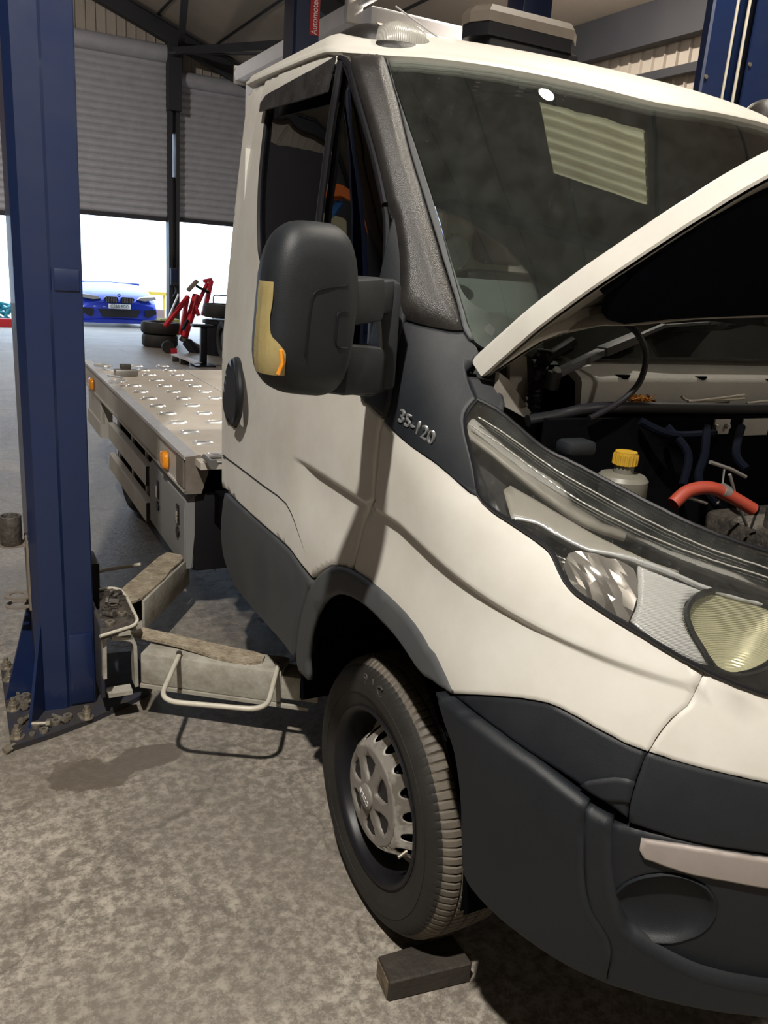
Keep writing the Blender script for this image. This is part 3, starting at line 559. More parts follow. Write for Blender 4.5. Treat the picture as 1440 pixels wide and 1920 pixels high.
AR=[(.619,.803),(.59,.825),(.559,.846),(.53,.863),(.501,.878),(.45,.894),(.411,.902),(.373,.907),(.344,.91),(.317,.912),(.284,.913),(.251,.914),(.223,.914),(.192,.913),(.164,.911),(.141,.909),(.119,.907),(.098,.903),(.078,.9),(.06,.895),(.043,.89),(.03,.885),(.017,.879),(-.007,.877),(-.021,.871),(-.034,.865),(-.048,.858),(-.061,.851),(-.073,.843),(-.086,.836),(-.061,.832),(-.036,.829),(-.012,.828),(.025,.822),(.047,.823),(.063,.826),(.077,.83),(.091,.834),(.108,.839),(.127,.843),(.147,.847),(.17,.85),(.193,.852),(.218,.853),(.241,.855),(.266,.856),(.293,.856),(.321,.855),(.352,.852),(.382,.848),(.424,.838),(.466,.824),(.502,.808),(.535,.789),(.57,.762),(.601,.731),(.622,.707),(.641,.68),(.657,.654),(.669,.631),(.679,.606),(.688,.582),(.694,.559),(.697,.534),(.697,.51),(.697,.487),(.751,.482),(.768,.497),(.775,.519),(.772,.542),(.764,.568),(.755,.595),(.743,.624),(.729,.653),(.714,.681),(.7,.706),(.684,.73),(.668,.753),(.645,.779)]; a,b=both_('wheel_arch_trim',AR,'trim',off=.014,thick=.022,grid=.03,edge=.008,ins=.012); a['label']='grey plastic wheel arch trim'
BT=[(-.299,1.502),(-.329,1.5),(-.357,1.498),(-.383,1.495),(-.406,1.494),(-.429,1.492),(-.451,1.491),(-.471,1.489),(-.487,1.489),(-.504,1.489),(-.52,1.491),(-.529,1.475),(-.541,1.464),(-.544,1.447),(-.529,1.438),(-.515,1.43),(-.491,1.418),(-.485,1.403),(-.48,1.389),(-.478,1.38),(-.477,1.37),(-.476,1.361),(-.456,1.351),(-.438,1.341),(-.423,1.331),(-.411,1.321),(-.401,1.308),(-.393,1.296),(-.387,1.287),(-.381,1.276),(-.375,1.266),(-.369,1.255),(-.363,1.246),(-.356,1.236),(-.348,1.226),(-.34,1.216),(-.331,1.206),(-.319,1.203),(-.304,1.206),(-.297,1.21),(-.288,1.215),(-.277,1.22),(-.265,1.226),(-.251,1.232),(-.238,1.237),(-.222,1.241),(-.203,1.244),(-.183,1.248),(-.161,1.251),(-.14,1.255),(-.12,1.26),(-.1,1.265),(-.079,1.27),(-.057,1.276),(-.033,1.281),(-.054,1.295),(-.075,1.309),(-.094,1.323),(-.109,1.335),(-.124,1.349),(-.14,1.365),(-.159,1.382),(-.178,1.398),(-.197,1.415),(-.214,1.429),(-.228,1.442),(-.245,1.457),(-.264,1.472),(-.282,1.487)]; a,b=both_('upper_wing_trim',BT,'plastic',off=.002,thick=.03,grid=.035,edge=.005,ins=.008); a['label']='black plastic trim ahead of the door with the raised number badge'
PL=[(-.268,2.123),(-.308,2.125),(-.343,2.128),(-.373,2.13),(-.411,2.13),(-.445,2.129),(-.448,2.114),(-.45,2.099),(-.451,2.086),(-.452,2.071),(-.453,2.053),(-.454,2.035),(-.455,2.017),(-.456,2),(-.456,1.984),(-.456,1.966),(-.456,1.947),(-.456,1.928),(-.456,1.91),(-.457,1.893),(-.458,1.876),(-.46,1.86),(-.462,1.845),(-.464,1.829),(-.467,1.813),(-.47,1.798),(-.472,1.783),(-.474,1.767),(-.477,1.751),(-.479,1.734),(-.482,1.718),(-.485,1.703),(-.488,1.689),(-.492,1.673),(-.495,1.658),(-.498,1.642),(-.501,1.627),(-.505,1.612),(-.508,1.598),(-.511,1.583),(-.514,1.569),(-.517,1.555),(-.519,1.543),(-.52,1.531),(-.52,1.518),(-.52,1.506),(-.52,1.494),(-.504,1.493),(-.488,1.492),(-.472,1.493),(-.452,1.494),(-.429,1.495),(-.407,1.497),(-.383,1.499),(-.357,1.502),(-.334,1.504),(-.295,1.506),(-.305,1.522),(-.314,1.539),(-.319,1.551),(-.324,1.566),(-.328,1.581),(-.331,1.596),(-.334,1.611),(-.336,1.625),(-.337,1.64),(-.337,1.655),(-.336,1.67),(-.335,1.686),(-.333,1.701),(-.331,1.713),(-.324,1.727),(-.316,1.741),(-.314,1.754),(-.311,1.77),(-.309,1.788),(-.307,1.806),(-.305,1.822),(-.303,1.839),(-.301,1.856),(-.298,1.874),(-.295,1.89),(-.292,1.905),(-.289,1.92),(-.286,1.935),(-.282,1.95),(-.279,1.965),(-.276,1.981),(-.272,1.997),(-.269,2.013),(-.266,2.028),(-.261,2.047),(-.255,2.067),(-.252,2.085),(-.259,2.103)]; a,b=both_('windscreen_pillar',PL,'pillar',off=.004,thick=.04,grid=.02,edge=.006,ins=.010,dome=(.022,.06)); a['label']='textured black windscreen pillar cover'
both_('windscreen_edge_strip',[(-.45,2.13),(-.457,2.119),(-.457,2.103),(-.455,2.084),(-.455,2.065),(-.456,2.048),(-.458,2.03),(-.461,2.011),(-.463,1.992),(-.466,1.974),(-.468,1.959),(-.471,1.943),(-.473,1.928),(-.476,1.913),(-.479,1.898),(-.481,1.883),(-.483,1.868),(-.486,1.853),(-.488,1.837),(-.491,1.821),(-.493,1.805),(-.496,1.79),(-.498,1.776),(-.5,1.76),(-.502,1.745),(-.503,1.73),(-.506,1.714),(-.508,1.7),(-.51,1.685),(-.513,1.671),(-.515,1.657),(-.517,1.642),(-.52,1.628),(-.522,1.615),(-.524,1.602),(-.526,1.588),(-.528,1.574),(-.53,1.56),(-.531,1.547),(-.533,1.536),(-.534,1.523),(-.534,1.511),(-.536,1.5),(-.538,1.489),(-.541,1.478),(-.53,1.478),(-.522,1.494),(-.522,1.504),(-.522,1.516),(-.522,1.53),(-.522,1.543),(-.52,1.555),(-.517,1.569),(-.514,1.583),(-.511,1.598),(-.508,1.613),(-.505,1.627),(-.501,1.642),(-.498,1.658),(-.495,1.673),(-.492,1.689),(-.489,1.703),(-.486,1.719),(-.483,1.735),(-.48,1.751),(-.478,1.767),(-.476,1.783),(-.473,1.798),(-.471,1.814),(-.468,1.829),(-.466,1.845),(-.464,1.861),(-.462,1.877),(-.461,1.893),(-.46,1.91),(-.46,1.929),(-.46,1.947),(-.46,1.966),(-.46,1.984),(-.46,2.001),(-.459,2.017),(-.458,2.035),(-.458,2.054),(-.457,2.071),(-.455,2.086),(-.455,2.099),(-.453,2.114)],'trim',off=.004,thick=.02,grid=.03,edge=.003,ins=.004)
RP=[(.69,2.133),(.62,2.151),(.549,2.146),(.472,2.138),(.494,2.119),(.518,2.101),(.54,2.084),(.558,2.068),(.578,2.051),(.601,2.031),(.625,2.009),(.65,1.987),(.674,1.966),(.697,1.945),(.714,1.928),(.732,1.91),(.751,1.891),(.771,1.871),(.791,1.85),(.812,1.828),(.832,1.806),(.852,1.784),(.871,1.761),(.89,1.74),(.906,1.718),(.92,1.698),(.934,1.675),(.947,1.652),(.958,1.629),(.969,1.605),(.979,1.582),(.989,1.558),(1,1.535),(1.011,1.512),(1.024,1.49),(1.037,1.468),(1.054,1.444),(1.073,1.42),(1.094,1.395),(1.113,1.37),(1.13,1.346),(1.15,1.321),(1.172,1.297),(1.197,1.274),(1.22,1.251),(1.247,1.228),(1.28,1.205),(1.316,1.182),(1.345,1.159),(1.367,1.137),(1.386,1.114),(1.402,1.093),(1.416,1.07),(1.425,1.047),(1.432,1.024),(1.439,1.002),(1.444,.98),(1.446,.959),(1.445,.94),(1.441,.917),(1.433,.894),(1.424,.872),(1.416,.85),(1.408,.827),(1.467,.82),(1.527,.813),(1.527,.835),(1.528,.857),(1.529,.878),(1.531,.9),(1.532,.921),(1.532,.941),(1.53,.962),(1.525,.984),(1.518,1.008),(1.51,1.032),(1.502,1.055),(1.491,1.079),(1.477,1.101),(1.461,1.123),(1.442,1.146),(1.418,1.169),(1.387,1.193),(1.352,1.216),(1.323,1.239),(1.299,1.263),(1.275,1.287),(1.252,1.311),(1.232,1.336),(1.216,1.361),(1.198,1.386),(1.179,1.412),(1.16,1.437),(1.143,1.462),(1.129,1.484),(1.116,1.507),(1.104,1.53),(1.093,1.554),(1.082,1.578),(1.071,1.603),(1.061,1.627),(1.049,1.651),(1.038,1.675),(1.025,1.698),(1.012,1.72),(.997,1.743),(.981,1.767),(.963,1.792),(.945,1.817),(.927,1.841),(.908,1.866),(.89,1.89),(.872,1.912),(.854,1.934),(.837,1.955),(.822,1.973),(.802,1.997),(.781,2.022),(.759,2.048),(.739,2.073),(.72,2.096),(.703,2.116)]; both_('cab_rear_corner',RP,'offwhite',off=-.004,thick=.04,grid=.04)
WL=[(-.067,.822),(-.095,.832),(-.122,.841),(-.146,.85),(-.169,.858),(-.189,.864),(-.207,.87),(-.223,.875),(-.243,.881),(-.262,.887),(-.28,.891),(-.296,.895),(-.309,.897),(-.321,.9),(-.333,.901),(-.345,.902),(-.356,.901),(-.367,.9),(-.378,.899),(-.389,.897),(-.399,.895),(-.411,.893),(-.423,.891),(-.434,.888),(-.445,.886),(-.455,.884),(-.465,.882),(-.474,.88),(-.483,.878),(-.492,.877),(-.5,.876),(-.509,.875),(-.506,.869),(-.503,.858),(-.499,.845),(-.495,.831),(-.492,.82),(-.49,.81),(-.488,.799),(-.486,.79),(-.485,.775),(-.484,.761),(-.474,.765),(-.464,.77),(-.454,.774),(-.444,.778),(-.435,.781),(-.426,.784),(-.417,.787),(-.407,.79),(-.398,.793),(-.388,.796),(-.377,.798),(-.366,.801),(-.353,.803),(-.341,.805),(-.327,.807),(-.314,.809),(-.302,.81),(-.289,.812),(-.275,.814),(-.261,.815),(-.247,.817),(-.232,.819),(-.217,.82),(-.2,.821),(-.182,.822),(-.163,.823),(-.145,.824),(-.127,.825),(-.112,.825),(-.09,.824)]; a,b=both_('wing_lower_trim',WL,'plastic',off=-.004,thick=.03,grid=.035,edge=.005,ins=.008)
def sym(P): return P+mir(P)
shell('front_panel',sym([(-.88,.945),(-.868,.948),(-.856,.951),(-.843,.954),(-.831,.957),(-.819,.959),(-.807,.962),(-.795,.964),(-.784,.967),(-.774,.969),(-.763,.972),(-.753,.975),(-.742,.978),(-.732,.981),(-.722,.985),(-.712,.988),(-.702,.991),(-.692,.993),(-.682,.996),(-.672,.999),(-.662,1.002),(-.652,1.005),(-.642,1.008),(-.632,1.011),(-.622,1.013),(-.612,1.016),(-.602,1.002),(-.589,.986),(-.578,.972),(-.569,.959),(-.557,.948),(-.546,.936),(-.535,.922),(-.526,.907),(-.519,.893),(-.512,.878),(-.524,.877),(-.535,.876),(-.546,.874),(-.557,.873),(-.568,.872),(-.579,.871),(-.589,.87),(-.6,.869),(-.611,.868),(-.621,.867),(-.632,.866),(-.644,.865),(-.656,.863),(-.668,.862),(-.68,.86),(-.689,.859),(-.699,.858),(-.71,.857),(-.721,.855),(-.733,.854),(-.745,.852),(-.756,.851),(-.768,.85),(-.779,.849),(-.79,.847),(-.802,.846),(-.814,.845),(-.826,.844),(-.839,.842),(-.851,.841),(-.864,.839),(-.877,.837)]),S,'white',TK,thick=.03,grid=.045,edge=.005,ins=.008)
shell('bumper_band',sym([(-.877,.833),(-.864,.835),(-.851,.837),(-.839,.839),(-.826,.84),(-.814,.842),(-.802,.843),(-.79,.845),(-.779,.846),(-.768,.847),(-.756,.849),(-.745,.85),(-.733,.852),(-.721,.853),(-.71,.854),(-.699,.856),(-.689,.857),(-.68,.858),(-.668,.859),(-.656,.861),(-.644,.862),(-.632,.864),(-.621,.865),(-.611,.866),(-.6,.867),(-.589,.868),(-.579,.869),(-.568,.87),(-.557,.871),(-.546,.872),(-.534,.873),(-.523,.874),(-.511,.875),(-.507,.869),(-.504,.859),(-.501,.845),(-.497,.831),(-.494,.818),(-.49,.804),(-.488,.79),(-.486,.773),(-.486,.755),(-.499,.754),(-.511,.753),(-.524,.752),(-.536,.751),(-.548,.749),(-.559,.748),(-.571,.748),(-.583,.747),(-.595,.747),(-.607,.746),(-.619,.746),(-.629,.746),(-.64,.746),(-.651,.746),(-.662,.745),(-.674,.745),(-.685,.744),(-.695,.742),(-.705,.74),(-.716,.738),(-.727,.735),(-.739,.732),(-.751,.73),(-.763,.727),(-.774,.725),(-.786,.723),(-.797,.721),(-.81,.719),(-.822,.717),(-.835,.716),(-.848,.713),(-.861,.711),(-.874,.709),(-.888,.706)]),S,'plastic',TK,off=-.002,thick=.03,grid=.05,edge=.005,ins=.008)['label']='dark plastic band across the nose'
IN=[(-.404,.793),(-.414,.803),(-.426,.81),(-.438,.815),(-.451,.821),(-.461,.825),(-.471,.827),(-.482,.828),(-.494,.827),(-.491,.815),(-.489,.804),(-.487,.792),(-.476,.789),(-.465,.786),(-.454,.783),(-.444,.782),(-.433,.784),(-.424,.786),(-.414,.79)]; shell('bumper_inset_pad',IN,S,'plastic',TK,off=.006,thick=.01,grid=.03,edge=.006,ins=.008)
BS=[(-.056,.825),(-.081,.822),(-.099,.822),(-.121,.821),(-.141,.821),(-.158,.82),(-.177,.82),(-.194,.819),(-.211,.818),(-.226,.817),(-.241,.815),(-.255,.813),(-.269,.812),(-.282,.81),(-.295,.808),(-.308,.807),(-.32,.805),(-.332,.802),(-.343,.799),(-.354,.796),(-.365,.792),(-.374,.789),(-.383,.786),(-.392,.783),(-.401,.78),(-.41,.776),(-.419,.773),(-.419,.761),(-.418,.748),(-.418,.736),(-.418,.725),(-.418,.713),(-.419,.701),(-.42,.689),(-.421,.675),(-.422,.661),(-.424,.646),(-.426,.634),(-.428,.621),(-.431,.609),(-.435,.597),(-.439,.586),(-.444,.577),(-.451,.568),(-.459,.558),(-.466,.548),(-.473,.537),(-.477,.525),(-.48,.511),(-.481,.494),(-.48,.477),(-.479,.46),(-.479,.442),(-.468,.443),(-.457,.444),(-.446,.444),(-.435,.445),(-.424,.445),(-.413,.446),(-.401,.448),(-.388,.449),(-.376,.451),(-.363,.453),(-.35,.455),(-.337,.457),(-.325,.458),(-.312,.46),(-.299,.462),(-.285,.463),(-.272,.465),(-.26,.467),(-.246,.47),(-.231,.472),(-.217,.475),(-.204,.479),(-.192,.482),(-.18,.488),(-.169,.496),(-.161,.507),(-.157,.521),(-.155,.538),(-.153,.555),(-.153,.567),(-.152,.58),(-.152,.595),(-.151,.611),(-.151,.626),(-.15,.641),(-.148,.655),(-.146,.669),(-.144,.683),(-.141,.696),(-.137,.709),(-.134,.721),(-.13,.732),(-.127,.742),(-.12,.753),(-.112,.763),(-.102,.772),(-.093,.781),(-.086,.79),(-.079,.798),(-.071,.807),(-.064,.816)]; both_('bumper_side',BS,'plastic',off=.030,thick=.06,grid=.04,edge=.007,ins=.010)
shell('bumper',sym([(-.85,.469),(-.836,.473),(-.823,.475),(-.809,.478),(-.796,.48),(-.783,.482),(-.77,.483),(-.758,.485),(-.745,.486),(-.733,.488),(-.722,.49),(-.709,.491),(-.697,.493),(-.685,.495),(-.673,.496),(-.661,.498),(-.649,.5),(-.637,.503),(-.625,.505),(-.614,.508),(-.602,.512),(-.59,.517),(-.577,.522),(-.565,.527),(-.552,.533),(-.541,.538),(-.53,.543),(-.521,.547),(-.513,.551),(-.503,.558),(-.494,.568),(-.487,.58),(-.483,.592),(-.479,.606),(-.475,.621),(-.471,.637),(-.467,.653),(-.465,.668),(-.462,.685),(-.461,.702),(-.46,.719),(-.46,.736),(-.46,.752),(-.45,.755),(-.44,.758),(-.429,.761),(-.417,.764),(-.417,.748),(-.417,.73),(-.416,.712),(-.417,.694),(-.418,.679),(-.42,.661),(-.422,.643),(-.424,.626),(-.427,.609),(-.431,.593),(-.436,.577),(-.443,.566),(-.452,.555),(-.461,.543),(-.47,.53),(-.475,.516),(-.478,.497),(-.478,.476),(-.477,.454),(-.477,.432),(-.491,.431),(-.5,.432),(-.512,.432),(-.525,.432),(-.54,.431),(-.554,.43),(-.568,.429),(-.58,.429),(-.592,.428),(-.603,.427),(-.615,.427),(-.627,.426),(-.639,.425),(-.65,.425),(-.661,.424),(-.673,.423),(-.685,.423),(-.697,.422),(-.709,.421),(-.721,.419),(-.734,.417),(-.745,.415),(-.757,.412),(-.77,.409),(-.783,.406),(-.797,.401),(-.811,.397),(-.826,.391),(-.842,.385),(-.857,.379),(-.873,.372)]),S,'plastic',TK,off=.022,thick=.06,grid=.05,edge=.008,ins=.012)
FG=[(-.626,.628),(-.627,.617),(-.625,.607),(-.622,.596),(-.617,.585),(-.611,.575),(-.603,.566),(-.593,.558),(-.583,.55),(-.572,.544),(-.56,.54),(-.548,.537),(-.535,.535),(-.523,.535),(-.512,.536),(-.502,.54),(-.492,.544),(-.485,.551),(-.478,.559),(-.474,.568),(-.472,.578),(-.472,.589),(-.475,.601),(-.479,.613),(-.485,.624),(-.492,.636),(-.501,.646),(-.511,.655),(-.522,.663),(-.534,.669),(-.545,.674),(-.557,.677),(-.569,.678),(-.58,.677),(-.59,.674),(-.599,.67),(-.608,.664),(-.614,.656),(-.62,.648),(-.624,.638)]
shell('bumper_centre',sym([(-.805,.724),(-.792,.726),(-.779,.728),(-.766,.73),(-.753,.732),(-.741,.734),(-.728,.735),(-.716,.736),(-.705,.737),(-.695,.738),(-.685,.738),(-.674,.739),(-.663,.739),(-.652,.74),(-.641,.741),(-.63,.741),(-.619,.741),(-.607,.742),(-.595,.743),(-.583,.743),(-.571,.744),(-.559,.744),(-.547,.744),(-.534,.744),(-.521,.743),(-.508,.743),(-.497,.742),(-.488,.742),(-.471,.74),(-.452,.739),(-.452,.724),(-.452,.709),(-.452,.693),(-.453,.677),(-.454,.662),(-.456,.646),(-.458,.63),(-.462,.613),(-.466,.597),(-.471,.581),(-.475,.567),(-.48,.556),(-.487,.544),(-.496,.535),(-.506,.528),(-.515,.525),(-.525,.52),(-.536,.515),(-.548,.51),(-.561,.504),(-.574,.499),(-.587,.493),(-.6,.488),(-.612,.484),(-.624,.481),(-.637,.479),(-.649,.476),(-.662,.474),(-.675,.472),(-.688,.47),(-.7,.468),(-.713,.467),(-.726,.465),(-.739,.463),(-.751,.461),(-.765,.459),(-.778,.457),(-.792,.456),(-.805,.453),(-.82,.451),(-.834,.448),(-.849,.445),(-.864,.441)]),S,'plastic',TK,holes=[FG,mir(FG)],off=-.004,thick=.03,grid=.045,edge=.006,ins=.009)
SP=[(-.506,.735),(-.516,.736),(-.527,.737),(-.537,.738),(-.547,.739),(-.557,.74),(-.567,.741),(-.577,.741),(-.587,.741),(-.597,.742),(-.607,.742),(-.617,.742),(-.626,.741),(-.636,.741),(-.646,.741),(-.656,.74),(-.666,.739),(-.675,.739),(-.685,.738),(-.695,.738),(-.704,.737),(-.714,.736),(-.724,.735),(-.734,.734),(-.744,.733),(-.754,.732),(-.764,.731),(-.774,.73),(-.776,.716),(-.778,.702),(-.78,.687),(-.783,.672),(-.772,.674),(-.762,.676),(-.751,.678),(-.74,.679),(-.729,.681),(-.719,.682),(-.709,.683),(-.7,.684),(-.691,.685),(-.681,.686),(-.671,.687),(-.661,.688),(-.651,.689),(-.641,.69),(-.632,.691),(-.623,.691),(-.614,.691),(-.605,.692),(-.596,.692),(-.587,.692),(-.578,.693),(-.568,.694),(-.558,.696),(-.547,.697),(-.536,.699),(-.525,.701),(-.514,.702),(-.509,.709),(-.505,.716)]; both_('bumper_strip',SP,'strip',off=.006,thick=.012,grid=.05,edge=.003,ins=.005)
# bowl of the fog lamp recess
for q,F_ in ((0,FG),(1,mir(FG))):
    bm=NB(); n=len(F_); ct=(sum(p[0] for p in F_)/n,sum(p[1] for p in F_)/n); R=[]
    for k,(sc,of) in enumerate(((1.05,-.008),(1.02,-.001),(.98,-.003),(.92,-.009),(.80,-.016),(.55,-.022),(.25,-.024))):
        R.append([bm.verts.new(S(ct[0]+(t-ct[0])*sc,ct[1]+(z-ct[1])*sc,of)) for t,z in F_])
    for a,b in zip(R,R[1:]):
        for i in range(n): bm.faces.new((a[i],a[(i+1)%n],b[(i+1)%n],b[i]))
    bm.faces.new(R[-1]); part('fog_lamp_blank',bm,'plastic')
shell('wing_corner_cap',[(-.491,1.412),(-.508,1.413),(-.524,1.413),(-.539,1.412),(-.554,1.411),(-.559,1.403),(-.561,1.395),(-.558,1.382),(-.551,1.369),(-.54,1.359),(-.526,1.349),(-.511,1.353),(-.498,1.357),(-.481,1.363),(-.483,1.374),(-.485,1.385),(-.488,1.398)],S,'plastic',TK,off=-.012,thick=.02,grid=.03,edge=.006,ins=.008)
# windscreen
GL=sym([(-1.22,2.108),(-1.195,2.111),(-1.17,2.113),(-1.146,2.116),(-1.121,2.119),(-1.098,2.121),(-1.074,2.124),(-1.052,2.127),(-1.031,2.129),(-1.011,2.131),(-.991,2.132),(-.967,2.134),(-.942,2.134),(-.917,2.134),(-.892,2.134),(-.867,2.133),(-.842,2.132),(-.82,2.132),(-.797,2.131),(-.771,2.13),(-.745,2.13),(-.718,2.129),(-.691,2.129),(-.665,2.128),(-.64,2.128),(-.618,2.127),(-.59,2.126),(-.56,2.125),(-.529,2.123),(-.497,2.122),(-.462,2.121),(-.461,2.092),(-.461,2.065),(-.463,2.044),(-.466,2.021),(-.469,1.997),(-.472,1.974),(-.475,1.956),(-.478,1.937),(-.481,1.919),(-.484,1.901),(-.487,1.883),(-.489,1.866),(-.492,1.848),(-.495,1.829),(-.498,1.811),(-.501,1.793),(-.503,1.776),(-.505,1.757),(-.507,1.739),(-.51,1.721),(-.512,1.703),(-.515,1.685),(-.518,1.668),(-.521,1.651),(-.523,1.634),(-.526,1.618),(-.528,1.602),(-.531,1.585),(-.533,1.567),(-.535,1.55),(-.537,1.536),(-.538,1.518),(-.54,1.501),(-.541,1.488),(-.545,1.477),(-.556,1.469),(-.57,1.464),(-.586,1.46),(-.604,1.457),(-.624,1.454),(-.643,1.453),(-.657,1.452),(-.672,1.452),(-.689,1.451),(-.706,1.451),(-.724,1.451),(-.741,1.452),(-.759,1.452),(-.776,1.452),(-.792,1.453),(-.809,1.454),(-.827,1.455),(-.845,1.456),(-.865,1.457),(-.885,1.458),(-.906,1.46),(-.927,1.461),(-.948,1.462),(-.97,1.463),(-.992,1.464)]); CL=sym([(-1.195,2.067),(-1.171,2.069),(-1.146,2.072),(-1.122,2.075),(-1.099,2.078),(-1.075,2.081),(-1.053,2.083),(-1.031,2.086),(-1.01,2.088),(-.991,2.09),(-.972,2.092),(-.948,2.093),(-.923,2.094),(-.898,2.094),(-.873,2.094),(-.849,2.093),(-.827,2.093),(-.803,2.093),(-.78,2.092),(-.757,2.091),(-.733,2.09),(-.709,2.089),(-.683,2.089),(-.654,2.088),(-.626,2.087),(-.599,2.086),(-.577,2.084),(-.55,2.074),(-.521,2.06),(-.498,2.03),(-.495,2.013),(-.493,1.992),(-.492,1.968),(-.492,1.944),(-.492,1.922),(-.493,1.903),(-.494,1.883),(-.497,1.861),(-.499,1.84),(-.501,1.819),(-.504,1.798),(-.506,1.78),(-.508,1.761),(-.51,1.742),(-.512,1.723),(-.515,1.705),(-.518,1.687),(-.521,1.671),(-.524,1.653),(-.527,1.635),(-.531,1.618),(-.534,1.602),(-.538,1.588),(-.545,1.574),(-.554,1.562),(-.567,1.552),(-.581,1.546),(-.599,1.542),(-.617,1.538),(-.634,1.535),(-.654,1.529),(-.673,1.525),(-.692,1.521),(-.707,1.518),(-.724,1.515),(-.742,1.512),(-.761,1.51),(-.781,1.508),(-.8,1.506),(-.816,1.506),(-.834,1.506),(-.852,1.507),(-.872,1.507),(-.893,1.508),(-.914,1.509),(-.936,1.51),(-.958,1.511),(-.98,1.512)])
GL=[(t,z+.014 if z>2.09 and t<-.47 and t>MIR+.47 else z) for t,z in GL]
ws=shell('windscreen',GL,S,'glass',TK,off=-.002,thick=.006,grid=.07,edge=0)
shell('windscreen_border',GL,S,'frit',ws,holes=[CL],off=-.0095,thick=.003,grid=.09,edge=0)['label']='black printed border of the windscreen'
# roof skin: from the door tops and windscreen header up and over
def LB(t):
    t=max(t,MIR-t); T_=[(-1.3,2.112),(-1.2,2.115),(-1.0,2.126),(-.8,2.130),(-.6,2.127),(-.45,2.122),(-.3,2.125),(-.1,2.138),(.1,2.150),(.6,2.163),(1,2.165)]
    return lerp(T_,t)
bm=NB(); ts=[]; N_=110; t0=.66; t1=MIR-.66; R=[]
for i in range(N_+1):
    t=t0+(t1-t0)*i/N_; row=[]
    z0=LB(t)-.006; row.append(bm.verts.new(S(t,z0+.004,-.03))); row.append(bm.verts.new(S(t,z0+.001,.0))); row.append(bm.verts.new(S(t,z0+.001,.010))); row.append(bm.verts.new(S(t,z0+.010,.012))); row.append(bm.verts.new(S(t,z0+.022,.004)))
    z0+=.022
    for k in range(1,12): row.append(bm.verts.new(S(t,z0+(2.2695-z0)*(1-(1-k/11)**1.6))))
    R.append(row)
for a,b in zip(R,R[1:]):
    for j in range(len(a)-1): bm.faces.new((a[j],a[j+1],b[j+1],b[j]))
bm.faces.new([r[-1] for r in R])
part('roof',bm,'white',ang=50)
# drip groove between roof and door
bm=NB(); 
# cab rear wall, floor, inner tub (closed body behind the skins)
bm=NB(); bb(bm,(.06,1.27,.55),(1.94,1.31,1.25)); bb(bm,(.12,1.27,1.95),(1.88,1.31,2.13)); bb(bm,(.06,1.27,1.25),(.30,1.31,1.95)); bb(bm,(1.70,1.27,1.25),(1.94,1.31,1.95)); bb(bm,(.85,1.27,1.25),(1.15,1.31,1.95)); part('cab_rear_wall',bm,MT['offwhite'])
bm=NB(); bb(bm,(.05,.45,.42),(1.95,1.3,.56)); bb(bm,(.42,-.1,.5),(1.58,.45,.62)); part('cab_floor',bm,'void')
bm=NB(); prism(bm,[(.0,.62),(.03,1.30),(.06,1.30),(.08,.62)],.42,1.58,axis='x'); bb(bm,(.42,.0,.6),(1.58,.04,1.42)); part('bulkhead',bm,'void')
hl_=mat('grey_headlining',(.38,.38,.35),.9)
bm=NB(); prism(bm,[(.62,2.10),(.75,2.13),(1.26,2.14),(1.26,2.155),(.62,2.12)],.30,1.70,axis='x'); part('headlining',bm,hl_)
# dashboard
dash=mat('dashboard_plastic',(.08,.085,.085),.7)
bm=NB(); prism(bm,[(.02,1.455),(.20,1.50),(.38,1.53),(.52,1.50),(.56,1.40),(.52,1.15),(.42,.75),(.1,.62)],.22,1.78,axis='x'); part('dashboard',bm,dash)
bm=NB(); prism(bm,[(.30,1.50),(.40,1.60),(.50,1.58),(.54,1.48)],.30,.72,axis='x'); part('instrument_binnacle',bm,dash)
bm=NB(); prism(bm,[(.02,1.462),(.10,1.482),(.12,1.494),(.06,1.49)],.35,1.2,axis='x'); part('dashboard_vent_panel',bm,MT['cowl'])
# steering wheel
bm=NB(); c=Vector((.50,.72,1.44)); ax=Vector((0,.55,.83)).normalized(); q=ax.to_track_quat('Z','Y').to_matrix(); 
tube(bm,[c+q@Vector((.205*math.cos(a*PI/18),.205*math.sin(a*PI/18),0)) for a in range(37)],.016,n=10)
cyl(bm,c-ax*.03,c+ax*.02,.075,n=20)
for a in (0,PI,PI*1.5): beam(bm,c,c+q@Vector((.2*math.cos(a),.2*math.sin(a),0)),.04,.02)
part('steering_wheel',bm,'black')
seatm=mat('grey_seat_fabric',(.09,.10,.105),.9,dirt=(.14,.15,.15),dscale=20,damt=.4)
def rbox(bm,c,s,b=.05,rot=None):
    box(bm,c,s,bev=b,rot=rot)
for cx in (.52,1.10,1.52):
    s_=sub('seat',TK,(cx,1.0,.6)); wd=.46 if cx<1 else .40
    bm=NB(); rbox(bm,(0,-.05,.32),(wd,.48,.16)); mk('cushion',bm,seatm,s_)
    bm=NB(); rbox(bm,(0,.20,.70),(wd,.13,.66),rot=Matrix.Rotation(-.16,3,'X')); mk('backrest',bm,seatm,s_)
    bm=NB(); rbox(bm,(0,.26,1.16),(.27,.10,.22)); mk('headrest',bm,seatm,s_)
# grab rail and round spot mirror seen inside
bm=NB(); lathe(bm,[(0,-.01),(.04,-.01),(.045,0),(.04,.012),(0,.02)],o=(.30,.30,1.66),axis='y',n=24); cyl(bm,(.30,.31,1.66),(.30,.33,1.5),.007,n=8); part('suction_mount',bm,'chrome')
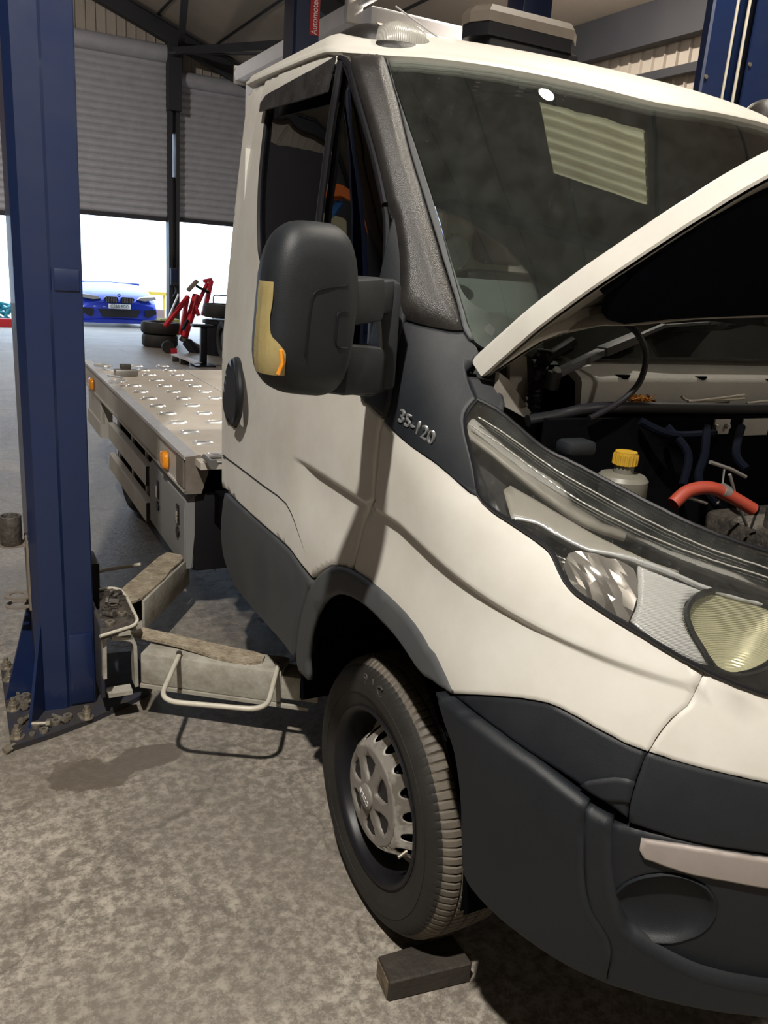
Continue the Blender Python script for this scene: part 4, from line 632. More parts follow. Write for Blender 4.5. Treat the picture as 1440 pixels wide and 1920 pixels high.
# --- bonnet (open 60 degrees about the rear hinge)
HY,HZ,AL=-.03,1.42,math.radians(60)
edge0=[(.160,-.046,1.368),(.172,-.144,1.331),(.187,-.224,1.303),(.22,-.326,1.268),(.25,-.387,1.250),(.30,-.472,1.229),(.33,-.519,1.217),(.37,-.577,1.203),(.43,-.64,1.188),(.53,-.71,1.170),(.66,-.77,1.155),(.82,-.81,1.145),(1.0,-.825,1.14)]
edge0=[tuple(v) for v in smoothpath(edge0,3)]
HZT=[(-.825,1.14),(-.71,1.17),(-.64,1.188),(-.48,1.227),(-.33,1.268),(-.22,1.304),(-.10,1.345),(-.03,1.37)]
def hzz(y): return lerp(HZT,y)-.012
rear0=[(x,y,hzz(y)+.014) for x,y in ((1.0,-.285),(.78,-.28),(.55,-.26),(.40,-.232),(.32,-.228),(.25,-.200),(.215,-.17),(.195,-.13),(.176,-.08))]
full=edge0+[(2-x,y,z) for x,y,z in edge0[:-1]][::-1]+[(2-x,y,z) for x,y,z in rear0[1:]][::-1]+rear0
def rot_h(p):
    x,y,z=p; Y=-(y-HY); Z=z-HZ
    return (x,HY-(Y*math.cos(AL)-Z*math.sin(AL)),HZ+Y*math.sin(AL)+Z*math.cos(AL))
BN=sub('bonnet',TK)
def loftrings(bm,R,close=False):
    V=[[bm.verts.new(rot_h(p)) for p in r] for r in R]
    for a,b in zip(V,V[1:]):
        for i in range(len(a)-1): bm.faces.new((a[i],a[i+1],b[i+1],b[i]))
        if close: bm.faces.new((a[-1],a[0],b[0],b[-1]))
    return V
CX,CY=1.0,-.55
def inset(p,d,h):
    "towards the bonnet centre by d, raised by h"
    x,y,z=p; vx,vy=CX-x,CY-y; 
    l=math.hypot(vx,vy) or 1
    k=min(d/l,.97)
    return (x+vx*k,y+vy*k,z+h)
def dome_h(p,d,h):
    q=inset(p,d,h); return q
bm=NB()
prof=[(.006,-.006),(0,-.002),(.0,.006),(.0,.040),(.003,.048),(.011,.056),(.03,.065),(.09,.075),(.20,.105),(.40,.13),(.62,.14),(.8,.145)]
def hz(p,d,h):
    q=inset(p,d,h)
    return (q[0],q[1],q[2] if p[1]<-.05 else q[2])
V=loftrings(bm,[[hz(p,d,h) for p in full] for d,h in prof],True); bm.faces.new(V[-1])
mk('bonnet_skin',bm,'white',BN,ang=50)
bm=NB()
prof2=[(.010,-.010),(.016,-.010),(.03,-.002),(.06,.010),(.11,.014),(.125,.022),(.13,.03),(.5,.03)]
V=loftrings(bm,[[hz(p,d,h) for p in full] for d,h in prof2],True); bm.faces.new(V[-1])
mk('inner_frame',bm,'inner',BN,ang=50)['label']='dusty white inner frame of the bonnet'
def slot(c0,c1,r):
    bm=NB(); a=Vector(c0);b=Vector(c1); cyl_=[];d=(b-a).normalized();n=Vector((0,math.sin(AL),-math.cos(AL)));n=Vector(rot_h((0,HY,HZ-1)))-Vector(rot_h((0,HY,HZ)));n.normalize();s=d.cross(n)
    P=[b+(s*math.cos(t)+d*math.sin(t))*r for t in [i*PI/8 for i in range(9)]]+[a+(-s*math.cos(t)-d*math.sin(t))*r for t in [i*PI/8 for i in range(9)]]
    lo=[bm.verts.new(p+n*.004) for p in P];hi=[bm.verts.new(p-n*.012) for p in P];bm.faces.new(lo);bm.faces.new(hi[::-1])
    for i in range(len(P)): bm.faces.new((lo[i],lo[(i+1)%len(P)],hi[(i+1)%len(P)],hi[i]))
    mk('frame_opening',bm,'pad',BN)
# insulation pad
bm=NB()
padp=[(1.0,-.295),(.748,-.291),(.493,-.262),(.385,-.240),(.33,-.252),(.305,-.285),(.292,-.33),(.292,-.372),(.325,-.455),(.368,-.515),(.41,-.56),(.46,-.595),(.55,-.655),(.70,-.695),(.86,-.72),(1.0,-.73)]
padp=padp+[(2-x,y) for x,y in padp[1:-1]][::-1]
lo=[bm.verts.new(rot_h((x,y,hzz(y)-.006+ (.012)))) for x,y in padp]; hi=[bm.verts.new(rot_h((x,y,hzz(y)+.03))) for x,y in padp]
bm.faces.new(lo); bm.faces.new(hi[::-1])
for i in range(len(padp)): bm.faces.new((lo[i],lo[(i+1)%len(padp)],hi[(i+1)%len(padp)],hi[i]))
mk('insulation_pad',bm,'pad',BN)
for a,b,r in ((.30,-.40,.012),(.265,-.335,.009),(.245,-.255,.010)):
    pass
def onframe(x,y): return rot_h((x,y,hzz(y)+.005))
slot(onframe(.338,-.494),onframe(.352,-.512),.006); slot(onframe(.300,-.438),onframe(.306,-.447),.005); slot(onframe(.258,-.330),onframe(.272,-.366),.006)
# hinges, prop strut, bellows, washer hose
bm=NB()
prism(bm,[(p[0],p[2]) for p in ((.235,-.07,1.463),(.277,-.07,1.472),(.306,-.07,1.322),(.283,-.07,1.326),(.247,-.07,1.377))],-.072,-.060,axis='y')
prism(bm,[(p[0],p[2]) for p in ((.186,-.1,1.419),(.215,-.1,1.402),(.282,-.1,1.332),(.277,-.1,1.317),(.209,-.1,1.347),(.187,-.1,1.37))],-.112,-.098,axis='y')
part('bonnet_hinge',bm,'inner')
bm=NB(); prism(bm,[(p[0],p[2]) for p in ((.247,-.06,1.479),(.268,-.06,1.48),(.272,-.06,1.422),(.256,-.06,1.41))],-.058,-.050,axis='y'); part('bonnet_hinge_link',bm,'inner')
bm=NB(); P=[(.312,-.09,1.467),(.31,-.09,1.427),(.292,-.1,1.393),(.293,-.1,1.358),(.291,-.11,1.318)]
tube(bm,P,.012,n=14,smooth=12,radii=lambda t:.0135+.0028*math.sin(t*2*PI*12)); part('rubber_bellows',bm,'black')
bm=NB(); tube(bm,[(.39,-.09,1.486),(.336,-.09,1.456),(.309,-.1,1.439)],.012,n=10); part('bonnet_cable',bm,'black')
bm=NB(); tube(bm,[(.348,-.19,1.554),(.394,-.17,1.539),(.419,-.2,1.538),(.429,-.24,1.52),(.443,-.26,1.479),(.428,-.27,1.425),(.386,-.27,1.385),(.327,-.27,1.357),(.307,-.27,1.35)],.0065,n=10,smooth=8); part('washer_hose',bm,'black')
# --- cowl, seal, wiper
bm=NB()
prism(bm,[(-.075,1.462),(-.165,1.418),(-.172,1.408),(-.178,1.352),(-.160,1.352),(-.150,1.405),(-.06,1.448)],.36,1.64,axis='x'); part('cowl_panel',bm,'cowl')
for x,y,z in ((.485,-.15,1.421)+(),(.725,-.15,1.419)+(),(.954,-.15,1.415)+()):
    bm=NB(); lathe(bm,[(0,-.004),(.018,-.004),(.022,.006),(.0,.006)],o=(x,y,z-.004),axis='z',n=16); part('cowl_opening',bm,'void')
bm=NB(); tube(bm,[(.20,-.21,1.335),(.27,-.22,1.347),(.33,-.235,1.362),(.42,-.24,1.365),(.8,-.245,1.358),(1.2,-.245,1.358),(1.6,-.24,1.36),(1.8,-.21,1.335)],.013,n=12,smooth=8); part('bay_seal',bm,'black')
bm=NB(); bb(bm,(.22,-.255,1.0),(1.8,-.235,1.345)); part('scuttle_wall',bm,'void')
bm=NB()
W=[(.287,-.16,1.42),(.364,-.15,1.435),(.439,-.13,1.469),(.556,-.11,1.502)]
beam(bm,W[0],W[2],.026,.016,bev=.004); beam(bm,W[2],W[3],.034,.022,bev=.006); beam(bm,W[3],(.652,-.09,1.529),.012,.008); beam(bm,(.649,-.09,1.528),(.821,-.07,1.539),.011,.006); beam(bm,(.818,-.07,1.539),(1.004,-.05,1.53),.016,.01)
part('wiper_arm',bm,'trim')
bm=NB(); a=Vector((.289,-.16,1.423)); cyl(bm,a+Vector((0,0,-.03)),a+Vector((0,-.006,.006)),.015,n=18); part('wiper_spindle',bm,'black'); bm=NB(); cyl(bm,a+Vector((0,-.006,.004)),a+Vector((0,-.014,.012)),.009,n=6); part('spindle_nut',bm,'steel')
bm=NB(); tube(bm,[(.63,-.07,1.49),(.783,-.06,1.516),(1.063,-.05,1.523),(1.343,-.04,1.504)],.006,n=6,smooth=4); part('wiper_blade',bm,'black')
# --- engine bay
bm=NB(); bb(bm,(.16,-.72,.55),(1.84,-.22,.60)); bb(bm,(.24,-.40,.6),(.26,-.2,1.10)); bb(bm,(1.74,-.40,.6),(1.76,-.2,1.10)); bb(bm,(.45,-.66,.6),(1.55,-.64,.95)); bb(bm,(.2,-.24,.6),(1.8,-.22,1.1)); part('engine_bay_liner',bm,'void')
bm=NB(); 
for (c,s) in (((.95,-.42,.98),(.5,.34,.3)),((1.4,-.45,.95),(.3,.3,.35)),((.55,-.38,.95),(.22,.22,.2)),((.8,-.6,.9),(.6,.15,.3))): box(bm,c,s,bev=.03)
for i in range(5): cyl(bm,(.75+i*.09,-.42,1.12),(.75+i*.09,-.42,1.17),.028,n=14)
part('engine_block',bm,mat('oily_engine_metal',(.03,.028,.026),.5,metal=.5,dirt=(.09,.075,.06),dscale=25,damt=.6,bump=.6,bscale=60))
c=Vector((.364,-.33,1.271))
bm=NB(); cyl(bm,c+Vector((0,0,-.005)),c+Vector((0,0,.018)),.0235,n=26); cyl(bm,c+Vector((0,0,.018)),c+Vector((0,0,.022)),.022,n=26)
for i in range(18):
    a=i*PI/9; cyl(bm,c+Vector((.0235*math.cos(a),.0235*math.sin(a),-.004)),c+Vector((.0235*math.cos(a),.0235*math.sin(a),.016)),.0022,n=6)
bt=sub('brake_fluid_reservoir',TK)
mk('reservoir_cap',bm,'yellow',bt)['label']='yellow screw cap'
bm=NB(); lathe(bm,[(0,-.004),(.020,-.004),(.020,-.022),(.045,-.026),(.052,-.034),(.052,-.09),(.045,-.1),(0,-.1)],o=c,axis='z',n=30); mk('reservoir_tank',bm,'tank',bt)
bm=NB(); tube(bm,[(.421,-.42,1.205),(.456,-.42,1.229),(.503,-.43,1.236),(.549,-.44,1.221),(.608,-.46,1.192)],.0135,n=16,smooth=8); part('coolant_hose',bm,'redhose',label='red rubber hose with a cut end')
e0=Vector((.608,-.46,1.192));e1=Vector((.615,-.464,1.19)); bm=NB(); cyl(bm,e0,e1,.0105,n=16); part('hose_bore',bm,'void')
bm=NB(); cyl(bm,(.532,-.435,1.231),(.547,-.437,1.224),.0155,n=18); part('hose_clamp',bm,'steel')
bm=NB(); tube(bm,[(.458,-.41,1.216),(.516,-.42,1.2)],.004,n=8,radii=lambda t:.0035); tube(bm,[(.527,-.4,1.281),(.592,-.4,1.263),(.642,-.4,1.244)],.004,n=8); tube(bm,[(.567,-.42,1.258),(.601,-.42,1.204),(.677,-.4,1.133)],.0035,n=8); tube(bm,[(.548,-.42,1.27),(.542,-.43,1.216),(.523,-.44,1.204)],.002,n=6); tube(bm,[(.673,-.42,1.167),(.693,-.4,1.126)],.003,n=6); part('brake_pipes',bm,'steel')
bm=NB()
for P in ([(.613,-.3,1.332),(.577,-.34,1.283),(.527,-.38,1.238),(.574,-.4,1.183)],[(.516,-.28,1.33),(.538,-.33,1.282),(.506,-.36,1.222)],[(.447,-.27,1.341),(.514,-.3,1.317),(.642,-.3,1.317)],[(.723,-.3,1.33),(.673,-.34,1.28),(.666,-.38,1.254)]): tube(bm,P,.009,n=8,smooth=6)
part('wiring_loom',bm,'pad')
bm=NB(); a=Vector((.706,-.26,1.322)); box(bm,a,(.05,.006,.035),bev=.002); a=Vector((.818,-.26,1.319)); box(bm,a,(.09,.006,.04),bev=.002); part('bracket_plate',bm,'cowl')
for px in ((.681,-.265,1.323),(.717,-.265,1.324)):
    bm=NB(); cyl(bm,px,(px[0],px[1]-.008,px[2]),.006,n=6); part('bracket_bolt',bm,'steel')
bm=NB(); box(bm,(.257,-.3,1.299),(.07,.05,.03),bev=.01); part('fuse_box',bm,'plastic')
# brown leaves and stalks caught on the scuttle
bm=NB()
for i in range(40):
    p=Vector((.5,-.21,1.373)); p+=Vector((random.uniform(-.035,.035),random.uniform(-.01,.01),random.uniform(-.004,.010)))
    q=Matrix.Rotation(random.uniform(0,6),3,Vector((random.random(),random.random(),random.random())).normalized()); 
    vs=[bm.verts.new(p+q@Vector(v)) for v in ((-.007,-.004,0),(.006,-.005,0),(.008,.004,.001),(-.005,.005,.001),)]; bm.faces.new(vs)
    vs2=[bm.verts.new(v.co+Vector((0,0,.0008))) for v in vs]; bm.faces.new(vs2[::-1])
    for j in range(4): bm.faces.new((vs[j],vs[(j+1)%4],vs2[(j+1)%4],vs2[j]))
tag(mk('dry_leaves',bm,mat('brown_leaf_litter',(.55,.27,.05),.9,dirt=(.3,.12,.02),dscale=60,damt=.5)),'clump of orange brown leaf litter lying on the black seal below the windscreen','leaf litter',kind='stuff')
for i,P in enumerate(([(.637,-.215,1.372),(.71,-.21,1.375),(.83,-.205,1.384)],[(.615,-.215,1.383),(.659,-.21,1.372),(.825,-.21,1.376)],[(.831,-.215,1.366),(.91,-.21,1.37)])):
    bm=NB(); tube(bm,P,.003,n=6,smooth=5)
    tag(mk('dry_stalk',bm,mat('dry_stalk_%d'%i,(.30,.27,.22),.7)),['long grey stalk on the bay seal, the upper of two side by side','long grey stalk on the bay seal, the lower of two side by side','short grey stalk on the bay seal at the right edge'][i],'stalk',group='dry stalks on the bay seal')
# --- headlight
for q in (0,1):
    H=sub('headlight',TK)
    f=(lambda P:P) if q==0 else mir
    HB=f([(-.478,1.361),(-.491,1.357),(-.504,1.352),(-.515,1.347),(-.523,1.34),(-.53,1.333),(-.536,1.325),(-.542,1.318),(-.547,1.311),(-.552,1.304),(-.557,1.298),(-.563,1.292),(-.571,1.287),(-.579,1.283),(-.588,1.28),(-.596,1.276),(-.602,1.273),(-.609,1.27),(-.615,1.266),(-.621,1.263),(-.627,1.259),(-.632,1.256),(-.638,1.253),(-.644,1.249),(-.65,1.246),(-.656,1.242),(-.663,1.238),(-.669,1.234),(-.675,1.23),(-.681,1.227),(-.686,1.224),(-.692,1.221),(-.697,1.217),(-.703,1.214),(-.708,1.211),(-.714,1.208),(-.72,1.205),(-.726,1.203),(-.732,1.2),(-.738,1.198),(-.744,1.195),(-.751,1.193),(-.758,1.191),(-.765,1.188),(-.772,1.186),(-.779,1.184),(-.786,1.182),(-.793,1.18),(-.801,1.178),(-.808,1.176),(-.817,1.174),(-.826,1.172),(-.835,1.17),(-.844,1.168),(-.852,1.166),(-.86,1.164),(-.867,1.162),(-.874,1.16),(-.878,1.157),(-.882,1.152),(-.883,1.146),(-.882,1.139),(-.88,1.132),(-.88,1.125),(-.872,1.117),(-.865,1.108),(-.858,1.099),(-.852,1.09),(-.846,1.081),(-.841,1.072),(-.836,1.062),(-.832,1.054),(-.828,1.045),(-.824,1.037),(-.818,1.028),(-.812,1.019),(-.805,1.011),(-.798,1.003),(-.79,.994),(-.783,.986),(-.776,.977),(-.767,.979),(-.757,.981),(-.746,.983),(-.736,.985),(-.726,.987),(-.717,.988),(-.707,.99),(-.699,.991),(-.692,.993),(-.683,.994),(-.675,.996),(-.666,.999),(-.658,1.001),(-.65,1.003),(-.642,1.006),(-.634,1.009),(-.627,1.011),(-.619,1.014),(-.611,1.017),(-.603,1.021),(-.595,1.024),(-.587,1.028),(-.578,1.031),(-.57,1.035),(-.562,1.039),(-.553,1.043),(-.545,1.047),(-.536,1.052),(-.527,1.056),(-.519,1.059),(-.51,1.063),(-.501,1.067),(-.493,1.07),(-.484,1.074),(-.476,1.078),(-.468,1.081),(-.46,1.085),(-.453,1.088),(-.446,1.092),(-.44,1.095),(-.434,1.1),(-.43,1.106),(-.427,1.112),(-.427,1.12),(-.427,1.128),(-.428,1.135),(-.428,1.143),(-.426,1.149),(-.421,1.154),(-.413,1.158),(-.405,1.162),(-.397,1.166),(-.387,1.17),(-.377,1.174),(-.367,1.178),(-.356,1.181),(-.346,1.185),(-.338,1.189),(-.329,1.195),(-.329,1.203),(-.335,1.211),(-.344,1.222),(-.355,1.233),(-.365,1.245),(-.372,1.256),(-.378,1.266),(-.385,1.277),(-.391,1.287),(-.396,1.296),(-.405,1.309),(-.415,1.321),(-.426,1.331),(-.441,1.341),(-.459,1.351)])
    shell('lens',HB,S,'lens',H,off=.004,thick=.004,grid=.035,edge=.003,ins=.005)
    shell('housing',HB,S,'black',H,off=-.075,thick=.012,grid=.05,edge=0)
    bm=NB(); n=len(HB); A=[bm.verts.new(S(t,z,-.001)) for t,z in HB];B_=[bm.verts.new(S(t,z,-.08)) for t,z in HB]
    C_=[bm.verts.new(S(t,z,-.001)) for t,z in HB]
    for i in range(n): bm.faces.new((A[i],A[(i+1)%n],B_[(i+1)%n],B_[i]))
    mk('housing_rim',bm,'black',H)
    bm=NB(); tube(bm,[S(t,z,.003) for t,z in HB]+[S(*HB[0],.003)],.0042,n=6); mk('lens_seal',bm,'black',H)
    shell('daylight_strip',f([(-.417,1.337),(-.435,1.339),(-.452,1.341),(-.461,1.335),(-.469,1.328),(-.477,1.321),(-.484,1.315),(-.491,1.309),(-.498,1.303),(-.505,1.297),(-.512,1.292),(-.518,1.286),(-.525,1.281),(-.532,1.276),(-.538,1.272),(-.545,1.267),(-.552,1.263),(-.56,1.259),(-.568,1.255),(-.576,1.252),(-.585,1.248),(-.593,1.244),(-.601,1.241),(-.607,1.238),(-.613,1.235),(-.619,1.231),(-.625,1.228),(-.632,1.224),(-.638,1.221),(-.644,1.217),(-.651,1.214),(-.657,1.211),(-.663,1.208),(-.669,1.205),(-.675,1.202),(-.681,1.199),(-.687,1.196),(-.693,1.193),(-.699,1.19),(-.705,1.187),(-.712,1.185),(-.719,1.182),(-.726,1.18),(-.734,1.178),(-.741,1.175),(-.749,1.173),(-.757,1.171),(-.765,1.168),(-.772,1.166),(-.779,1.164),(-.785,1.163),(-.793,1.16),(-.801,1.158),(-.808,1.155),(-.816,1.153),(-.824,1.15),(-.816,1.142),(-.809,1.134),(-.801,1.136),(-.793,1.139),(-.785,1.141),(-.777,1.144),(-.769,1.146),(-.763,1.148),(-.755,1.15),(-.747,1.153),(-.738,1.156),(-.729,1.159),(-.72,1.161),(-.711,1.164),(-.702,1.167),(-.694,1.169),(-.687,1.172),(-.68,1.174),(-.673,1.176),(-.666,1.179),(-.66,1.181),(-.653,1.184),(-.647,1.187),(-.641,1.19),(-.635,1.193),(-.63,1.195),(-.624,1.198),(-.618,1.201),(-.611,1.204),(-.605,1.207),(-.598,1.21),(-.591,1.214),(-.584,1.217),(-.577,1.221),(-.571,1.224),(-.564,1.227),(-.557,1.231),(-.55,1.234),(-.542,1.238),(-.535,1.242),(-.527,1.246),(-.519,1.25),(-.511,1.254),(-.504,1.258),(-.497,1.262),(-.489,1.267),(-.482,1.271),(-.475,1.277),(-.468,1.282),(-.46,1.287),(-.454,1.292),(-.447,1.297),(-.439,1.302),(-.432,1.308),(-.424,1.313),(-.416,1.319),(-.407,1.324)]),S,stripe_bump(mat('ribbed_light_guide',(.50,.50,.48),.3,dirt=(.3,.3,.29),dscale=10,damt=.4),'X',130,.4),H,off=-.02,thick=.008,grid=.04,edge=.006,ins=.008)
    shell('upper_bezel',f([(-.401,1.319),(-.421,1.324),(-.43,1.317),(-.438,1.31),(-.447,1.303),(-.455,1.296),(-.461,1.292),(-.467,1.286),(-.474,1.281),(-.48,1.276),(-.487,1.27),(-.494,1.265),(-.501,1.261),(-.508,1.257),(-.515,1.252),(-.523,1.248),(-.531,1.244),(-.539,1.24),(-.546,1.236),(-.553,1.232),(-.56,1.229),(-.566,1.225),(-.573,1.222),(-.579,1.218),(-.586,1.215),(-.592,1.212),(-.599,1.208),(-.605,1.205),(-.611,1.202),(-.602,1.193),(-.592,1.195),(-.583,1.197),(-.573,1.198),(-.564,1.2),(-.555,1.202),(-.546,1.204),(-.539,1.207),(-.532,1.211),(-.526,1.214),(-.52,1.218),(-.515,1.223),(-.509,1.227),(-.502,1.231),(-.496,1.236),(-.489,1.241),(-.483,1.246),(-.476,1.251),(-.469,1.257),(-.462,1.264),(-.454,1.27),(-.447,1.276),(-.44,1.282),(-.432,1.287),(-.422,1.292),(-.413,1.297),(-.405,1.301),(-.39,1.305)]),S,'grille_beige',H,off=-.012,thick=.02,grid=.04,edge=.004)
    shell('smooth_bezel',f([(-.415,1.235),(-.443,1.245),(-.453,1.242),(-.463,1.239),(-.473,1.236),(-.482,1.233),(-.49,1.23),(-.499,1.226),(-.507,1.222),(-.515,1.219),(-.523,1.215),(-.529,1.212),(-.536,1.209),(-.542,1.205),(-.549,1.202),(-.555,1.199),(-.562,1.196),(-.568,1.193),(-.575,1.191),(-.582,1.188),(-.59,1.184),(-.598,1.182),(-.605,1.179),(-.612,1.176),(-.618,1.174),(-.626,1.171),(-.634,1.169),(-.642,1.167),(-.651,1.165),(-.659,1.163),(-.646,1.161),(-.633,1.16),(-.622,1.16),(-.614,1.161),(-.606,1.164),(-.598,1.166),(-.589,1.169),(-.579,1.17),(-.568,1.171),(-.554,1.171),(-.54,1.171),(-.527,1.171),(-.515,1.172),(-.504,1.174),(-.494,1.177),(-.484,1.18),(-.476,1.183),(-.467,1.186),(-.458,1.19),(-.448,1.193),(-.438,1.195),(-.426,1.196),(-.412,1.196),(-.397,1.195),(-.382,1.194),(-.391,1.204),(-.399,1.214),(-.407,1.224)]),S,'grille_beige',H,off=-.03,thick=.02,grid=.03,edge=.004)
    shell('chrome_trim_line',f([(-.387,1.194),(-.403,1.196),(-.419,1.197),(-.434,1.198),(-.446,1.197),(-.456,1.195),(-.466,1.192),(-.475,1.188),(-.483,1.184),(-.491,1.181),(-.5,1.178),(-.51,1.175),(-.521,1.173),(-.532,1.173),(-.545,1.173),(-.558,1.173),(-.572,1.173),(-.583,1.172),(-.592,1.171),(-.601,1.169),(-.609,1.167),(-.617,1.165),(-.625,1.162),(-.632,1.16),(-.639,1.158),(-.646,1.155),(-.653,1.152),(-.66,1.149),(-.667,1.146),(-.675,1.143),(-.683,1.141),(-.69,1.139),(-.699,1.137),(-.707,1.135),(-.716,1.133),(-.725,1.132),(-.734,1.13),(-.743,1.128),(-.752,1.126),(-.749,1.122),(-.74,1.124),(-.731,1.126),(-.722,1.127),(-.713,1.129),(-.704,1.131),(-.695,1.133),(-.687,1.135),(-.679,1.137),(-.671,1.139),(-.664,1.142),(-.656,1.145),(-.649,1.148),(-.641,1.151),(-.634,1.153),(-.627,1.156),(-.619,1.158),(-.611,1.16),(-.603,1.162),(-.595,1.164),(-.586,1.166),(-.577,1.167),(-.565,1.168),(-.552,1.169),(-.539,1.169),(-.526,1.169),(-.515,1.169),(-.504,1.171),(-.494,1.174),(-.484,1.177),(-.476,1.18),(-.467,1.183),(-.458,1.187),(-.449,1.191),(-.439,1.193),(-.427,1.193),(-.413,1.193),(-.397,1.192),(-.382,1.19)]),S,'bright_alu',H,off=-.022,thick=.01,grid=.03,edge=.001,ins=.002)
    shell('ribbed_silver_panel',f([(-.593,1.163),(-.601,1.16),(-.608,1.157),(-.616,1.155),(-.624,1.152),(-.631,1.15),(-.64,1.147),(-.649,1.145),(-.658,1.142),(-.666,1.14),(-.671,1.138),(-.676,1.135),(-.662,1.132),(-.648,1.128),(-.636,1.121),(-.626,1.112),(-.619,1.103),(-.614,1.094),(-.612,1.084),(-.612,1.074),(-.613,1.067),(-.614,1.059),(-.616,1.051),(-.619,1.044),(-.623,1.036),(-.627,1.028),(-.614,1.028),(-.608,1.03),(-.6,1.032),(-.592,1.035),(-.584,1.038),(-.575,1.041),(-.566,1.045),(-.556,1.049),(-.548,1.053),(-.54,1.058),(-.533,1.064),(-.527,1.07),(-.52,1.076),(-.529,1.086),(-.539,1.095),(-.548,1.105),(-.556,1.115),(-.563,1.125),(-.571,1.135),(-.578,1.144),(-.585,1.154)]),S,'silver',H,off=-.03,thick=.02,grid=.03,edge=.003)
    shell('chrome_reflector',f([(-.392,1.147),(-.42,1.158),(-.434,1.157),(-.448,1.156),(-.461,1.154),(-.446,1.139),(-.434,1.13),(-.421,1.12),(-.415,1.125),(-.409,1.13),(-.404,1.135),(-.398,1.141)]),S,'chrome',H,off=-.03,thick=.02,grid=.03,edge=.010,ins=.014)
    for PP in ([(-.456,1.329),(-.468,1.324),(-.479,1.318),(-.489,1.313),(-.499,1.306),(-.508,1.299),(-.517,1.292),(-.523,1.287),(-.529,1.281),(-.536,1.275),(-.544,1.269),(-.551,1.263),(-.558,1.258),(-.566,1.253),(-.574,1.249),(-.582,1.244),(-.59,1.24),(-.598,1.235),(-.605,1.231),(-.612,1.227),(-.618,1.223),(-.625,1.219),(-.632,1.215),(-.639,1.211),(-.646,1.207),(-.653,1.204),(-.66,1.2),(-.667,1.196),(-.675,1.193),(-.682,1.189),(-.69,1.186),(-.698,1.182),(-.706,1.179),(-.714,1.176),(-.723,1.173),(-.732,1.171),(-.741,1.168),(-.75,1.165),(-.759,1.163),(-.768,1.16),(-.777,1.157)],[(-.424,1.314),(-.437,1.307),(-.449,1.301),(-.461,1.295),(-.471,1.289),(-.479,1.283),(-.487,1.277),(-.494,1.271),(-.501,1.264),(-.508,1.259),(-.515,1.253),(-.522,1.247),(-.528,1.242),(-.534,1.236),(-.541,1.232),(-.549,1.226),(-.557,1.221),(-.566,1.216),(-.574,1.212),(-.582,1.208),(-.589,1.205),(-.598,1.201),(-.606,1.197),(-.615,1.193),(-.624,1.189),(-.632,1.186),(-.64,1.183),(-.648,1.18),(-.656,1.177),(-.665,1.174),(-.673,1.172),(-.682,1.169),(-.691,1.167),(-.699,1.164),(-.709,1.162),(-.718,1.159),(-.728,1.157),(-.738,1.154),(-.747,1.152),(-.757,1.149),(-.767,1.146)]):
        if q: PP=mir(PP)
        bm=NB(); tube(bm,[S(t,z,.0045) for t,z in PP],.0014,n=6); mk('lens_ridge',bm,'clearlens',H)
    D=f([(-.469,1.161),(-.485,1.165),(-.499,1.167),(-.511,1.168),(-.524,1.167),(-.536,1.166),(-.547,1.166),(-.559,1.166),(-.569,1.166),(-.577,1.165),(-.582,1.159),(-.579,1.151),(-.573,1.141),(-.567,1.132),(-.56,1.122),(-.55,1.111),(-.539,1.099),(-.532,1.091),(-.523,1.082),(-.515,1.073),(-.507,1.076),(-.499,1.078),(-.491,1.081),(-.482,1.086),(-.473,1.091),(-.465,1.095),(-.456,1.098),(-.447,1.1),(-.44,1.103),(-.436,1.11),(-.435,1.119),(-.436,1.128),(-.438,1.137),(-.454,1.149)]); ct=(sum(p[0] for p in D)/len(D),sum(p[1] for p in D)/len(D))
    def fd(u,v,off):
        g=(u-ct[0]+.3*(v-ct[1]))/.017; fr=g-math.floor(g); h_=(v-ct[1])/.045; hr=h_-math.floor(h_)
        r_d=((u-ct[0])/.09)**2+((v-ct[1])/.06)**2
        return S(u,v,off-.004-.016*min(1,r_d)+.004*fr*(1 if int(math.floor(g))%2 else -1)+.003*hr)
    shell('dipped_beam_reflector',D,fd,'facet',H,off=-.018,thick=.02,grid=.011,edge=0,ang=20)
    M_=f([(-.689,1.14),(-.699,1.139),(-.708,1.138),(-.717,1.136),(-.726,1.134),(-.736,1.132),(-.746,1.131),(-.755,1.128),(-.764,1.126),(-.772,1.123),(-.781,1.119),(-.78,1.112),(-.78,1.104),(-.78,1.096),(-.772,1.087),(-.765,1.078),(-.759,1.069),(-.752,1.06),(-.744,1.053),(-.736,1.045),(-.727,1.038),(-.718,1.033),(-.706,1.027),(-.694,1.022),(-.683,1.019),(-.673,1.016),(-.663,1.015),(-.654,1.014),(-.645,1.016),(-.637,1.018),(-.63,1.022),(-.626,1.029),(-.622,1.037),(-.619,1.046),(-.617,1.053),(-.615,1.06),(-.613,1.068),(-.612,1.074),(-.613,1.085),(-.615,1.096),(-.621,1.106),(-.63,1.115),(-.642,1.124),(-.656,1.131),(-.667,1.135),(-.679,1.138)]); n=len(M_); ct=(sum(p[0] for p in M_)/n,sum(p[1] for p in M_)/n)
    bm=NB(); R=[]
    for sc,of in ((1.0,-.024),(.97,-.016),(.91,-.020),(.90,-.05)):
        R.append([bm.verts.new(S(ct[0]+(t-ct[0])*sc,ct[1]+(z-ct[1])*sc,of)) for t,z in M_])
    for a,b in zip(R,R[1:]):
        for i in range(n): bm.faces.new((a[i],a[(i+1)%n],b[(i+1)%n],b[i]))
    mk('main_beam_ring',bm,'black',H)
    bm=NB(); R=[]
    for sc,of in ((.90,-.03),(.8,-.04),(.6,-.052),(.35,-.06),(.12,-.064)):
        R.append([bm.verts.new(S(ct[0]+.01+(t-ct[0])*sc,ct[1]+(z-ct[1])*sc,of)) for t,z in M_])
